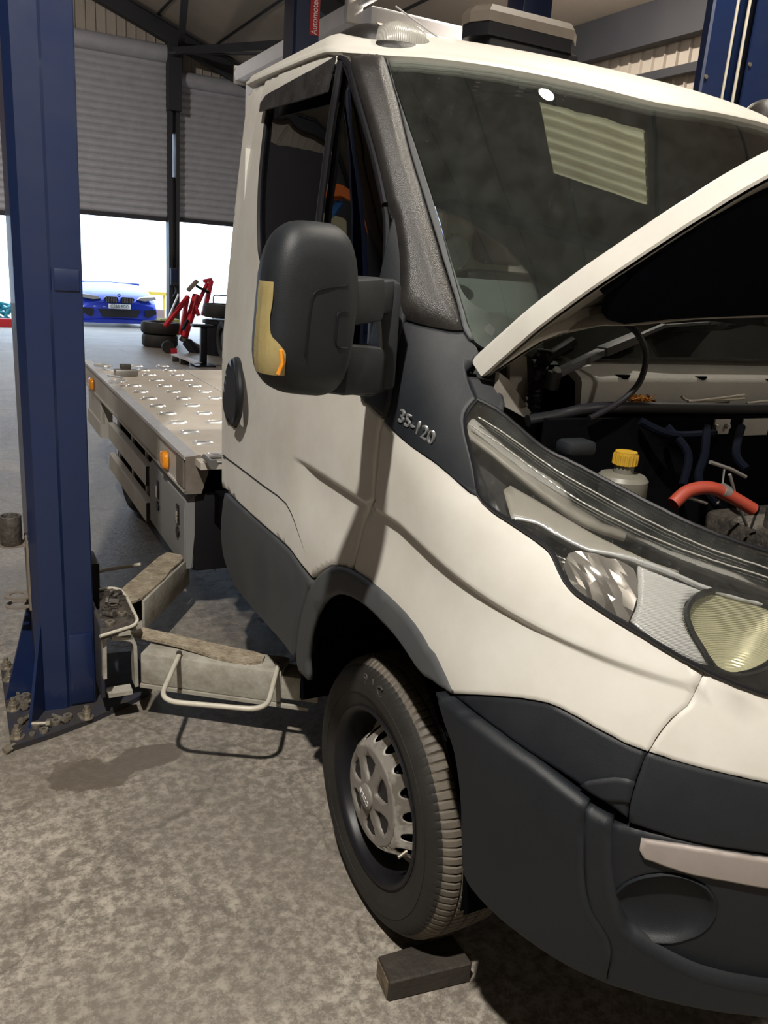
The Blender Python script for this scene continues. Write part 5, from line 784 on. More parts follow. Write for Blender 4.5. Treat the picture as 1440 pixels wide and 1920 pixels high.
    for a,b in zip(R,R[1:]):
        for i in range(n): bm.faces.new((a[i],a[(i+1)%n],b[(i+1)%n],b[i]))
    bm.faces.new(R[-1]); mk('main_beam_reflector',bm,'yellowref',H,ang=60)
bm=NB(); tube(bm,[S(t,z,-.0008) for t,z in [(1.498,.927),(1.426,.928),(1.356,.93),(1.282,.931),(1.209,.932),(1.126,.933),(1.048,.934),(.983,.936),(.926,.938),(.853,.935),(.812,.92),(.79,.907),(.768,.893),(.742,.876),(.716,.859),(.692,.846),(.668,.833)]],.0028,n=6,radii=lambda u:.0028*(1-u**2)+.0004); part('door_panel_groove',bm,'black',DOOR)
# --- badge and door handle
def onSS(px,dx=1,off=.004): return px
a=Vector(S(-.172,1.306,.006)); b=Vector(S(-.283,1.276,.006)); c=Vector(S(-.230,1.291,.006))
text('model_badge','35-120',.042,frame(c,b-a,(0,0,1)),'badge',TK,depth=.0025,sx=1.12)['label']='chrome 35-120 badge'
HBs=[(1.134,1.273),(1.07,1.283),(1.044,1.27),(1.052,1.255),(1.069,1.234),(1.097,1.21),(1.131,1.188),(1.164,1.165),(1.193,1.141),(1.22,1.118),(1.243,1.098),(1.276,1.074),(1.31,1.05),(1.379,1.051),(1.401,1.066),(1.413,1.086),(1.413,1.106),(1.401,1.128),(1.374,1.155),(1.328,1.186),(1.279,1.213),(1.235,1.234),(1.195,1.253)]
hd=shell('door_handle',HBs,S,'black',DOOR,off=.012,thick=.02,grid=.02,edge=.008,ins=.012)
bm=NB(); P=[(-.005,1.109,1.281),(-.03,1.01,1.27),(-.04,.956,1.202),(-.03,1.005,1.119),(-.01,1.097,1.076)]; tube(bm,P,.013,n=10,smooth=6); mk('handle_grip',bm,'plastic',hd)
# --- door mirror
MC=Vector((-.271,-.165,1.532))
def mir_xyz(u,v,off=0):
    "u,v in -1..1 over the front of the mirror head"
    k=1-abs(u)**3.2; l=1-abs(v)**4.2
    d=max(0,min(1,k*l))**.42
    wv=.090-.010*max(0,v)**2-.004*max(0,-v); cx=.006*v
    return Vector((MC.x+cx+u*wv*(1-.0*abs(v)**4),MC.y-(.060+off)*d+ .02*u, MC.z+v*.152+.012*u*(v<0)*v*-1 -.010*u*max(0,-v)))
HM=sub('door_mirror',DOOR)
bm=NB(); n=40; R=[]
def sq(a,e): return math.copysign(abs(a)**e,a)
prev=None
for rr,yy in ((0.0,-1),(.35,-.985),(.6,-.93),(.78,-.82),(.9,-.62),(.965,-.38),(1,-.1),(1.0,.35),(.97,.75),(.93,.8),(.0,.78)):
    ring=[]
    for i in range(n):
        a=2*PI*i/n; u=sq(math.cos(a),.55)*rr; v=sq(math.sin(a),.50)*rr
        wv=.094-.013*max(0,v)**2; 
        ring.append(bm.verts.new((MC.x+u*wv+.004*v-(.006 if v<0 else 0)*abs(v),MC.y+yy*.060+.022*u,MC.z+v*.148-.012*u*max(0,-v)-.008*(v<-.2)*0)))
    R.append(ring)
for a,b in zip(R,R[1:]):
    for i in range(n): bm.faces.new((a[i],a[(i+1)%n],b[(i+1)%n],b[i]))
bmesh.ops.remove_doubles(bm,verts=bm.verts,dist=1e-5)
mk('mirror_head',bm,'plastic',HM,ang=60)
# seam lines on the cover
def onhead(x,z,off=.001):
    u=(x-MC.x)/.088; v=(z-MC.z)/.148
    u=(x-MC.x+(.006*-v if v<0 else 0)-.004*v)/(.094-.013*max(0,v)**2); r=min(.9999,(abs(u)**3.64+abs(v)**4)**(1/3.8))
    yy=-lerp([(0,1),(.35,.985),(.6,.93),(.78,.82),(.9,.62),(.965,.38),(1,.1)],r)
    return (x,MC.y+yy*.060+.022*u-off,z)
def HP(px): return onhead(px[0],px[2])
bm=NB(); tube(bm,[HP(p) for p in ((-.218,-.215,1.579),(-.263,-.215,1.573),(-.287,-.215,1.565),(-.294,-.215,1.541),(-.297,-.215,1.501),(-.298,-.215,1.456))],.0013,n=5,smooth=5); tube(bm,[HP(p) for p in ((-.215,-.215,1.534),(-.237,-.215,1.532),(-.239,-.215,1.512),(-.239,-.215,1.485),(-.231,-.215,1.474),(-.209,-.215,1.471))],.0013,n=5,smooth=5); mk('cover_seam',bm,'black',HM)
def sidex(z,sg=-1):
    v=(z-MC.z)/.148; u=max(0,1-abs(v)**4)**(1/3.64); return MC.x+.004*v-(.006*abs(v) if v<0 else 0)+sg*u*(.094-.013*max(0,v)**2)
SEAM=[(p[2],p[0]) for p in ((-.334,-.2,1.426),(-.335,-.2,1.463),(-.347,-.2,1.48),(-.358,-.2,1.494),(-.359,-.2,1.515),(-.356,-.2,1.55),(-.355,-.2,1.578))]
bm=NB(); G=[]
for i in range(25):
    z=SEAM[0][0]+(SEAM[-1][0]-SEAM[0][0])*i/24; xs=lerp(sorted(SEAM),z); xl=sidex(z); row=[]
    for k in range(9):
        x=xs+(xl-xs)*(1-(1-k/8)**2); q=Vector(onhead(x,z,0)); c=Vector((MC.x,MC.y+.03,z)); row.append(q+(q-c).normalized()*.003)
    y0=row[-1].y
    for k in range(1,5): row.append(Vector((xl-.0025,y0+(MC.y-.004-y0)*k/4,z)))
    G.append([bm.verts.new(p) for p in row])
for a_,b_ in zip(G,G[1:]):
    for k in range(12): bm.faces.new((a_[k],a_[k+1],b_[k+1],b_[k]))
ret=bmesh.ops.solidify(bm,geom=bm.faces[:],thickness=.004)
mk('mirror_indicator',bm,'cream_lamp',HM,ang=40)
bm=NB(); P=[onhead(xs_,z_,.006) for xs_,z_ in ((q[0],q[2]) for q in ((-.346,-.2,1.47),(-.342,-.2,1.449),(-.347,-.2,1.429)))]; tube(bm,P,.0035,n=6); mk('amber_bulb',bm,'amber',HM)
bm=NB()
def hull(bm,A,B_,w,h,bev=.01): beam(bm,A,B_,w,h,bev=bev)
hull(bm,(-.225,-.14,1.545),(-.09,-.03,1.552),.08,.085,.014); hull(bm,(-.11,-.03,1.552),(-.002,.07,1.556),.07,.070,.014)
hull(bm,(-.215,-.14,1.428),(-.085,-.03,1.412),.08,.095,.014); hull(bm,(-.10,-.02,1.405),(.005,.10,1.40),.08,.10,.014)
hull(bm,(-.012,.05,1.36),(-.008,.06,1.585),.06,.085,.012)
mk('mirror_arm',bm,'plastic',HM)
bm=NB(); prism(bm,[(-.02,1.445),(.04,1.445),(.012,1.52),(.0,1.52)],-.052,-.045,axis='x'); mk('arm_gusset',bm,'pillar',HM)
# --- roof lamp, antenna, light bar
RL=sub('roof_marker_lamp',TK)
def blob(bm,c,s,n=24,z0=0,p=2.6):
    R=[]
    for j in range(9):
        e=j/8*PI/2; 
        R.append([bm.verts.new((c[0]+s[0]*sq(math.cos(2*PI*i/n),2/p)*math.cos(e)**(.8),c[1]+s[1]*sq(math.sin(2*PI*i/n),2/p)*math.cos(e)**.8,c[2]+s[2]*math.sin(e)**.9)) for i in range(n)])
    for a,b in zip(R,R[1:]):
        for i in range(n): bm.faces.new((a[i],a[(i+1)%n],b[(i+1)%n],b[i]))
    bm.faces.new(R[-1]); bm.faces.new(R[0][::-1]); return bm
bm=NB(); blob(bm,(.245,.80,2.155),(.085,.17,.090)); blob(bm,(.283,.66,2.145),(.100,.092,.045)); mk('lamp_base',bm,'pillar',RL,ang=60)
bm=NB(); blob(bm,(.287,.665,2.160),(.080,.078,.078),p=3.6); mk('lamp_lens',bm,'clearlens',RL,ang=60)
# lamp on the far roof corner
bm=NB(); blob(bm,(2-.272,.655,2.160),(.082,.085,.098)); part('roof_marker_lamp',bm,'pillar',ang=60)
bm=NB(); tube(bm,[(.522,.8,2.248),(.503,.8,2.254)],.006,n=8); tube(bm,[(.503,.8,2.254),(.389,.9,2.344)],.0028,n=6); part('roof_aerial',bm,'steel')
LBR=sub('light_bar',TK)
cx,cy=.950,1.05
def hexp(k,ky=1): return [(cx-.22*k,cy-.01*ky),(cx-.185*k,cy-.07*ky),(cx+.16*k,cy-.07*ky),(cx+.21*k,cy-.02*ky),(cx+.21*k,cy+.05*ky),(cx+.16*k,cy+.09*ky),(cx-.185*k,cy+.09*ky),(cx-.22*k,cy+.04*ky)]
bm=NB(); prism(bm,hexp(.98,.97),2.352,2.392); bb(bm,(cx-.17,cy-.06,2.285),(cx+.20,cy+.08,2.355),bev=.01); bb(bm,(cx-.22,cy-.10,2.255),(cx+.27,cy+.12,2.30),bev=.01); mk('light_bar_base',bm,'black',LBR)
bm=NB(); prism(bm,hexp(1.0),2.392,2.422); 
A=hexp(1.0); B2=hexp(.93,.88); lo=[bm.verts.new((x,y,2.422)) for x,y in A];hi=[bm.verts.new((x,y,2.442)) for x,y in B2];bm.faces.new(hi);bm.faces.new(lo[::-1])
for i in range(8): bm.faces.new((lo[i],lo[(i+1)%8],hi[(i+1)%8],hi[i]))
mk('light_bar_lens',bm,mat('smoky_beacon_lens',(.13,.11,.09),.3,dirt=(.08,.065,.055),dscale=8,damt=.5,coat=.3),LBR,ang=20)
# --- wheels
def tyre_mesh(bm,ox,oy,oz,R_=.347,side=-1,W=.205,pitch=104):
    # x grows inward from the outer sidewall
    prof=[(.214,.012),(.222,-.002),(.232,-.004),(.262,-.014),(.262,-.0155),(.288,-.016),(.288,-.0145),(.308,-.010),(.322,-.002),(.330,.006),(.338,.016)]
    tread=[(.3455,.030,1),(.3465,.040,1),(.3465,.044,0),(.340,.045,2),(.340,.050,2),(.3475,.051,0),(.349,.066,1),(.349,.080,1),(.3495,.084,0),(.341,.085,2),(.341,.091,2),(.3495,.092,0),(.3495,.113,1),(.3495,.117,0),(.341,.118,2),(.341,.124,2),(.3495,.125,0),(.349,.140,1),(.3475,.155,0),(.340,.156,2),(.340,.161,2),(.3475,.162,0),(.3465,.170,1),(.3455,.180,1)]
    inner=[(.338,.192),(.325,.205),(.29,.218),(.25,.215),(.214,.195)]
    n=pitch*5; rings=[]
    for i in range(n):
        a=2*PI*i/n; c,s=math.cos(a),math.sin(a); low=(i%5==0); ring=[]
        def add(r,x): r=r*R_/.349; ring.append(bm.verts.new((ox+(x if side<0 else -x),oy+r*c,oz+r*s)))
        for r,x in prof: add(r-(.004 if low and r>.329 else 0),x)
        for r,x,k in tread: add(r-(.006 if low and k<2 else 0),x)
        for r,x in inner: add(r,x)
        rings.append(ring)
    for i in range(n):
        a=rings[i];b=rings[(i+1)%n]
        for j in range(len(a)-1): bm.faces.new((a[j],a[j+1],b[j+1],b[j]))
def wheel(name,x,y,side=-1,front=True,R_=.347,dish=0):
    W=sub(name,TK,(x,y,R_)); sg=1 if side<0 else -1
    bm=NB(); tyre_mesh(bm,0,0,0,R_,side); ty=mk('tyre',bm,'rubber',W,ang=28); ty.data.materials.append(MT['tread'])
    nr=40
    for p_ in ty.data.polygons:
        j=p_.index%39
        if 9<=j<=34: p_.material_index=1
    bm=NB(); lathe(bm,[(.2235,0),(.226,-.005),(.222,-.009),(.214,-.006),(.206,.006),(.200,.03),(.196,.06),(.190,.10),(.190,.17),(.214,.2),(.2235,.2)],axis='x',n=96)
    if sg<0:
        for v in bm.verts: v.co.x*=-1
    mk('rim',bm,'black',W,ang=40)
    # rounded disc with a ring of holes, cut in polar coordinates
    prof=[(.195,.085),(.172,.070),(.160,.050),(.150,.028),(.138,.008),(.126,-.004),(.10,-.008),(0,-.008)] if front else [(.195,.06),(.17,.06),(.15,.06),(.12,.075),(.1,.10),(0,.10)]
    pr=sorted((r,h) for r,h in prof)
    def fn(u,v,off): 
        a=u/.15; h=lerp(pr,v)-off; return (sg*h,v*math.cos(a),v*math.sin(a))
    nh=16; holes=[]
    for k in range(nh):
        c=(k+.5)/nh*2*PI*.15; holes.append([(c+.0138*math.cos(j*PI/7),.151+.0145*math.sin(j*PI/7)) for j in range(14)])
    L_=2*PI*.15; out=[(L_*j/64,.105) for j in range(64)]+[(L_,.105+.088*j/5) for j in range(5)]+[(L_*(64-j)/64,.193) for j in range(64)]+[(0,.193-.088*j/5) for j in range(5)]
    if front: shell('wheel_disc',out,fn,'disc',W,holes=holes,thick=.004,grid=.022,edge=.0015,ins=.003)
    else:
        bm=NB(); lathe(bm,[(h_[0],h_[1]*sg) for h_ in prof],axis='x',n=48); mk('wheel_disc',bm,'hub',W)
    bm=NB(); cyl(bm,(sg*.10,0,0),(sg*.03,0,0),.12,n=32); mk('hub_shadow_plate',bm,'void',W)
    if front:
        capd=-.018
        def fc(u,v,off):
            r=math.hypot(u,v); return (sg*(capd+.010*(r/.122)**2-off),u,v)
        outc=[(.124*math.cos(a*PI/36),.124*math.sin(a*PI/36)) for a in range(72)]
        hs=[]
        for k in range(6):
            a0=k*PI/3+.35
            P=[]
            for r,da in ((.042,-.10),(.058,-.30),(.080,-.42),(.100,-.36),(.104,0),(.100,.36),(.080,.42),(.058,.30),(.042,.10)):
                P.append((r*math.cos(a0+da*.8),r*math.sin(a0+da*.8)))
            hs.append(P)
        cap=shell('hub_cap',outc,fc,'hub',W,holes=hs,thick=.014,grid=.014,edge=.003,ins=.004)
        bm=NB(); lathe(bm,[(0,-.026*sg),(.026,-.026*sg),(.032,-.022*sg),(.033,-.012*sg)],axis='x',n=32); mk('hub_centre',bm,'hub',cap)
        bm=NB(); cyl(bm,(sg*.06,0,0),(sg*-.004,0,0),.121,n=40,caps=True); mk('hub_backing',bm,'black',cap)
        text('hub_lettering','IVECO',.020,frame((-.0265,0,0),(0,-.94,-.34),(0,-.34,.94)),'bright_alu',cap,depth=.0008,sx=.95)
        bm=NB(); tube(bm,[(sg*.03,-.150*.9,-.075),(sg*.005,-.155*.9,-.082)],.0045,n=8); mk('tyre_valve',bm,'nut',W)
        # raised sidewall lettering
        for ch,adeg in (('9',78),('1',85.5),('C',92.5)):
            a=math.radians(adeg); r=.300; text('sidewall_lettering',ch,.038,frame((sg*-.0125,r*math.cos(a),r*math.sin(a)),(0,-math.sin(a)*-1*-1,math.cos(a)),(0,math.cos(a),math.sin(a))),'letter',ty,depth=.0016,sx=1.1)
        for k,ch in enumerate('WEBEREM'):
            adeg=-62-k*7.5; a=math.radians(adeg); r=.276
    return W
wheel('front_wheel',.026,0,-1,True)['label']='front wheel with scuffed silver disc and grey cap'
wheel('front_wheel',1.974,0,1,False)
wheel('rear_wheel',.085,3.62,-1,False,.342)['label']='rear wheel behind the side guard boards'
wheel('rear_wheel',1.915,3.62,1,False,.342)
# wheel arch liners
def arch_liner(x0,x1,y,r,name='wheel_arch_liner',z=.36):
    bm=NB(); prof=[(r,x0),(r,x1),(r-.012,x1),(r-.012,x0)]
    lathe(bm,prof,o=(0,y,z),axis='x',n=28,a0=-.05,a1=PI+.05); bb(bm,(x1-.02 if x1>x0 else x1,y-r,.38),(x1,y+r,z+.3) if x1>x0 else (x1+.02,y+r,z+.3)); part(name,bm,'void')
arch_liner(.03,.42,.05,.47); arch_liner(1.97,1.58,.05,.47)
# --- chassis, flatbed
bm=NB(); bb(bm,(.45,1.2,.38),(.60,5.0,.56)); bb(bm,(1.40,1.2,.38),(1.55,5.0,.56)); cyl(bm,(.1,3.62,.34),(1.9,3.62,.34),.05,n=16); bb(bm,(.3,-.6,.26),(1.7,-.2,.34)); bb(bm,(.45,-.2,.28),(1.55,1.2,.45)); cyl(bm,(.1,0,.34),(1.9,0,.34),.05,n=14)
for y in (1.5,2.4,3.3,4.2): bb(bm,(.06,y,.56),(1.94,y+.08,.70))
bb(bm,(.08,1.36,.40),(1.9,1.42,.72))
part('chassis_frame',bm,'void')
bm=NB(); bb(bm,(.055,1.78,.735),(1.95,4.60,.765))
dk=mat('weathered_deck_aluminium',(.60,.57,.52),.45,metal=0,dirt=(.42,.37,.31),dscale=2.2,damt=.6)
nt=dk.node_tree; tc=nt.nodes.new('ShaderNodeTexCoord'); wv=nt.nodes.new('ShaderNodeTexWave'); wv.wave_type='BANDS'; wv.bands_direction='Y'; wv.wave_profile='SAW'; wv.inputs['Scale'].default_value=1/ (.15*2*PI/ (2*PI))*.32; wv.inputs['Distortion'].default_value=0; nt.links.new(tc.outputs['Object'],wv.inputs[0]); bp=nt.nodes.new('ShaderNodeBump'); bp.inputs['Distance'].default_value=.006; bp.inputs['Strength'].default_value=.8; nt.links.new(wv.outputs['Fac'],bp.inputs['Height']); nt.links.new(bp.outputs[0],nt.nodes['Principled BSDF'].inputs['Normal'])
DK=part('load_deck',bm,dk)
pos=[(0.157,1.908),(0.163,2.150),(0.160,2.394),(0.161,2.633),(0.352,2.623),(0.160,2.873),(0.357,2.865),(0.156,3.108),(0.353,3.104),(0.160,3.352),(0.358,3.345),(0.551,3.346),(0.157,3.588),(0.354,3.584),(0.551,3.581),(0.161,3.829),(0.355,3.820),(0.549,3.821),(0.354,4.059),(0.552,4.064),(0.355,4.305),(0.550,4.314),(0.356,4.528),(0.551,4.541),(0.147,4.515),(0.351,4.747),(0.548,4.763),(0.109,4.745)]
base=None
for x,y in pos:
    if base is None:
        bm=NB(); R=[]
        for ra,h in ((1,0),(.86,.007),(.70,.009),(.60,.006),(.58,-.002)):
            R.append([bm.verts.new((.052*ra*sq(math.cos(2*PI*i/28),.8),.030*ra*sq(math.sin(2*PI*i/28),.8),h)) for i in range(28)])
        for a,b in zip(R,R[1:]):
            for i in range(28): bm.faces.new((a[i],a[(i+1)%28],b[(i+1)%28],b[i]))
        base=mk('lashing_ring',bm,'bright_alu',DK); base.location=(x,y,.7655)
        bm=NB(); cyl(bm,(0,0,-.002),(0,0,.0015),1,n=24)
        for v in bm.verts: v.co.x*=.031;v.co.y*=.018
        part('ring_slot',bm,'void'); slot0=bpy.data.objects['ring_slot']; slot0.name='tmp'; sm=slot0.data; bpy.data.objects.remove(slot0)
        bmm=bmesh.new(); bmm.from_mesh(base.data); bmm.from_mesh(sm)
        for f in bmm.faces[-26:]: f.material_index=1
        bmm.to_mesh(base.data); bmm.free(); base.data.materials.append(MT['void'])
    else:
        c=base.copy(); COL.objects.link(c); c.location=(x,y,.7655)
bm=NB(); bb(bm,(.664,1.80,.765),(.670,4.60,.7675)); mk('deck_joint_strip',bm,'bright_alu',DK)
rl_=NB(); prism(rl_,[(.020,.615),(.020,.752),(.015,.757),(.015,.772),(.062,.778),(.066,.772),(.066,.765),(.058,.62),(.040,.612),(.030,.604),(.012,.604),(.012,.615)],1.875,4.97,axis='y')
SR=part('side_rail',rl_,'alu')
bm=NB(); prism(bm,[(.008,.758),(.006,.776),(.060,.782),(.060,.776)],1.870,4.97,axis='y'); mk('rail_capping',bm,'bright_alu',SR)['label']='bright worn capping on the side rail'
bm=NB(); rs=NB(); prism(bm,[(1.98,.615),(1.98,.775),(1.93,.778),(1.94,.61)],1.875,4.97,axis='y'); part('side_rail',bm,'alu')
bm=NB(); bb(bm,(.010,1.905,.625),(.0195,2.03,.755)); mk('rail_wear_plate',bm,'rustbrown',SR)
bm=NB(); prism(bm,[(.012,.606),(.012,.772),(.080,.776),(.112,.740),(.112,.70),(.082,.606)],1.865,1.885,axis='y'); mk('rail_end_plate',bm,'rustbrown',SR)
bm=NB(); bb(bm,(.1,1.84,.735),(1.9,1.87,.77)); mk('deck_front_edge',bm,'alu',DK)
def amber(y,z,par,k=1):
    a_=sub('side_marker_lamp',par,(.012,y,z)); bm=NB()
    R=[]
    for sc,h in ((1,0),(1,-.010),(.93,-.019),(.78,-.024),(.3,-.026)): R.append([bm.verts.new((h,.050*sc*sq(math.cos(2*PI*i/24),.6)*k,.042*sc*sq(math.sin(2*PI*i/24),.6)*k)) for i in range(24)])
    for p_,q_ in zip(R,R[1:]):
        for i in range(24): bm.faces.new((p_[i],p_[(i+1)%24],q_[(i+1)%24],q_[i]))
    bm.faces.new(R[-1]); bm.faces.new(R[0][::-1]); o=mk('amber_lamp_lens',bm,'amber',a_,ang=40); return a_
amber(2.235,.672,TK); amber(4.55,.665,TK)
# side guard
SG=sub('side_guard',TK)
for z0,z1 in ((.402,.507),(.200,.305)):
    bm=NB(); prism(bm,[(.020,z0),(.020,z1),(.026,z1+.003),(.060,z1+.003),(.060,z1-.004),(.030,z1-.006),(.030,z0+.006),(.060,z0+.006),(.060,z0)],2.76,3.95,axis='y'); mk('guard_board',bm,'alu',SG)
    bm=NB(); bb(bm,(.021,2.757,z0),(.062,2.762,z1)); mk('guard_board_end',bm,'trim',SG)
for y in (2.95,3.35,3.80):
    bm=NB(); bb(bm,(.062,y,.2),(.075,y+.03,.62)); mk('guard_post',bm,'alu',SG)
G2=sub('side_guard',TK)
bm=NB(); bb(bm,(.02,4.30,.33),(.07,4.9,.43)); mk('guard_board',bm,'alu',G2)
bm=NB(); bb(bm,(.022,4.28,.33),(.10,4.30,.63)); bb(bm,(.03,4.28,.43),(.05,4.9,.62)); mk('guard_post',bm,'alu',G2)
bm=NB(); bb(bm,(.09,4.02,.33),(.30,4.035,.62)); part('mud_flap',bm,'black')
bm=NB(); 
R0=[(3.62+.40*math.cos(a),.36+.40*math.sin(a)) for a in [i*PI/14 for i in range(15)]]; R1=[(3.62+.385*math.cos(a),.36+.385*math.sin(a)) for a in [i*PI/14 for i in range(15)]][::-1]
prism(bm,[(y,min(z,.60)) for y,z in R0]+[(y,min(z,.59)) for y,z in R1],.09,.30,axis='x'); part('mudguard',bm,'black')
# toolbox
TB=sub('toolbox',TK)
bm=NB(); bb(bm,(.055,1.90,.225),(.50,2.66,.60),bev=.02); mk('box_body',bm,'black',TB)
bm=NB(); prism(bm,[(.020,.240),(.016,.52),(.024,.565),(.070,.605),(.085,.60),(.055,.24)],1.905,2.655,axis='y'); bmesh.ops.bevel(bm,geom=[e for e in bm.edges],offset=.006,segments=2,affect='EDGES'); LID=mk('box_lid',bm,'toolbox',TB); LID['label']='grey front lid of the toolbox'
bm=NB(); tube(bm,[(.035,1.92,.600),(.030,2.64,.602)],.008,n=8); mk('lid_hinge_rod',bm,'black',TB)
for y in (2.44,2.02):
    lt=sub('latch',TB,(.016,y,.46)); bm=NB(); bb(bm,(-.004,-.025,-.035),(.008,.025,.055),bev=.003); mk('latch_recess',bm,'black',lt)
    bm=NB(); bb(bm,(-.010,-.014,-.030),(-.003,.014,.030),bev=.003); mk('latch_paddle',bm,'chrome',lt)
    bm=NB(); cyl(bm,(.004,0,-.075),(-.006,0,-.075),.024,n=20); mk('latch_lock',bm,'black',lt)
# --- things lying on the deck
sk=thing('shackle','steel shackle lying on the front edge of the flatbed deck beside the cab','shackle',(.078,1.733,.79))
bm=NB(); tube(bm,[(-.005,-.03,0),(.05,-.045,0),(.12,-.035,0),(.15,0,.004),(.12,.035,0),(.05,.045,0),(-.005,.03,0)],.010,n=10,smooth=6); mk('shackle_bow',bm,'steel',sk)
bm=NB(); cyl(bm,(-.005,-.07,0),(-.005,.06,0),.011,n=14); cyl(bm,(-.005,-.085,0),(-.005,-.07,0),.022,n=6); mk('shackle_pin',bm,'steel',sk)
bx=thing('ratchet_block','grey ratchet block, the tallest item of the small heap on the flatbed deck','ratchet block',(.194,4.278,.766)); bm=NB(); box(bm,(0,0,.022),(.15,.09,.044),bev=.006); mk('block_body',bm,'steel',bx); bm=NB(); box(bm,(.0,.01,.06),(.07,.05,.034),bev=.006); mk('block_top',bm,'grease',bx)
for nm,lb,a,b in (('tow_link','long bright tow link lying furthest down the deck next to the side rail',(.059,4.638,.792),(.119,4.532,.792)),('tow_link','flat tow link lying in front of the ratchet block on the deck',(.042,3.866,.792),(.113,3.823,.792)),('steel_bar','thin steel bar lying left of the ratchet block on the deck',(.049,4.095,.792),(.128,3.981,.792))):
    bm=NB(); a=Vector(a);b=Vector(b)
    if nm=='tow_link':
        d=(b-a).normalized(); s=Vector((-d.y,d.x,0))*.03; tube(bm,fillet([a+s,b+s,b-s,a-s,a+s*.9],.025),.009,n=8)
    else: beam(bm,a,b,.02,.012)
    tag(mk(nm,bm,'bright_alu'),lb,'towing gear')
# ================================================================ NEAR LIFT COLUMN
LC=thing('vehicle_lift_column','near blue steel vehicle lift column on a bolted base plate, left of the white truck','vehicle lift',(-.56,1.38,0)); LO=Vector((-.56,1.38,0))
def lp(name,bm,m,par=None,ang=35,shift=True):
    if par is None: par=LC
    bm.transform(Matrix.Translation(-LO)) if par is LC else None
    return mk(name,bm,m,par,ang)
bm=NB(); prism(bm,[(-.656,1.295),(-.634,1.252),(-.562,1.246),(-.552,1.254),(-.466,1.254),(-.462,1.258),(-.462,1.30),(-.470,1.30),(-.470,1.262),(-.552,1.262),(-.630,1.262),(-.648,1.297),(-.648,1.525),(-.470,1.525),(-.470,1.485),(-.462,1.485),(-.462,1.533),(-.656,1.533)],.02,3.9); lp('column',bm,'blue',ang=25)
bm=NB(); bb(bm,(-.545,1.249,1.47),(-.472,1.2545,1.535),bev=.001); lp('cover_plate',bm,'blue')
bm=NB(); bb(bm,(-.548,1.247,.03),(-.47,1.2545,.30),bev=.002); lp('cover_plate',bm,'blue')
bm=NB(); prism(bm,[(-.757,1.058),(-.62,1.098),(-.475,1.155),(-.36,1.215),(-.275,1.268),(-.255,1.30),(-.255,1.62),(-.76,1.66)],.0,.020); lp('base_plate',bm,'bluedk')
def gus(bm,A,B_,C_,t):
    A,B_,C_=map(Vector,(A,B_,C_)); n=(B_-A).cross(C_-A).normalized()*t/2
    v=[bm.verts.new(p+k*n) for k in (1,-1) for p in (A,B_,C_)]; bm.faces.new(v[:3]); bm.faces.new((v[5],v[4],v[3]))
    for i in range(3): bm.faces.new((v[i],v[(i+1)%3],v[3+(i+1)%3],v[3+i]))
bm=NB(); gus(bm,(-.637,1.262,.36),(-.637,1.262,.02),(-.695,1.151,.02),.010); lp('gusset',bm,'blue')
bm=NB(); gus(bm,(-.650,1.42,.42),(-.650,1.40,.02),(-.758,1.377,.02),.010); lp('gusset',bm,'blue')
for i,p in enumerate(((.02,32,1380),(.02,20,1325),(.02,162,1342),(.02,10,1250),(.02,16,1276),(.02,210,1290))): pass
for p in ((-.736,1.11,.02),(-.736,1.299,.02),(-.508,1.159,.02),(-.74,1.628,.02),(-.735,1.523,.02)):
    p=Vector(p); an=sub('anchor_bolt',LC,p-LO); bm=NB(); cyl(bm,(0,0,0),(0,0,.004),.024,n=24); mk('washer',bm,'nut',an); bm=NB(); cyl(bm,(0,0,.004),(0,0,.022),.017,n=6); cyl(bm,(0,0,.022),(0,0,.030),.013,n=14); mk('anchor_nut',bm,'nut',an); bm=NB(); cyl(bm,(0,0,.02),(0,0,.045),.0085,n=12); mk('stud',bm,'nut',an)
# carriage: bracket, tray, arms
CG=None
bm=NB(); bb(bm,(-.460,1.13,.10),(-.446,1.52,.375),bev=.004); lp('carriage',bm,'bluedk')
tr=[(-.47,1.049,.38),(-.351,1.098,.38),(-.332,1.137,.38),(-.33,1.354,.38),(-.341,1.432,.38),(-.375,1.459,.38),(-.413,1.448,.38)]
bm=NB(); prism(bm,[(x,y) for x,y,z in tr],.362,.372); lp('carriage_tray',bm,'grease')
bm=NB(); tube(bm,fillet([(x,y,.378) for x,y,z in tr],.02),.006,n=8); lp('tray_rim',bm,'handle_tube')
def ribbon(P,th,y0,y1,r=.03):
    "flat bar bent in the x-z plane, y0 to y1 deep"
    Q=fillet([(p[0],0,p[2]) for p in P],r); bm=NB(); A=[];n=len(Q)
    for i,p in enumerate(Q):
        d=(Q[min(i+1,n-1)]-Q[max(i-1,0)]).normalized(); s_=Vector((-d.z,0,d.x))*th/2
        A.append((p+s_,p-s_))
    prism(bm,[(u.x,u.z) for u,v in A]+[(v.x,v.z) for u,v in A[::-1]],y0,y1,axis='y'); return bm
bm=ribbon([(-.454,1.08,.204),(-.452,1.08,.363),(-.367,1.08,.362)],.012,1.075,1.105,.022); lp('bracket_front',bm,'armgrey')
bm=ribbon([(-.428,1.1,.343),(-.351,1.1,.329),(-.347,1.1,.147)],.012,1.09,1.15,.03); bb(bm,(-.44,1.10,.115),(-.36,1.15,.13)); lp('bracket_inner',bm,'armgrey')
def arm(A,B_,w,h,z1,nm,par_label=None):
    A=Vector(A);B_=Vector(B_)
    bm=NB(); beam(bm,(A.x,A.y,z1-h/2),(B_.x,B_.y,z1-h/2),w,h,bev=.006); return lp(nm,bm,'armgrey')
Ain=Vector((-.302,1.128,0)); d=Vector((.816,-.578,0)); pz=Vector((.578,.816,0))
o=arm(Ain,Ain+d*.50,.12,.115,.28,'swing_arm'); o['label']='grey swing arm reaching under the cab'
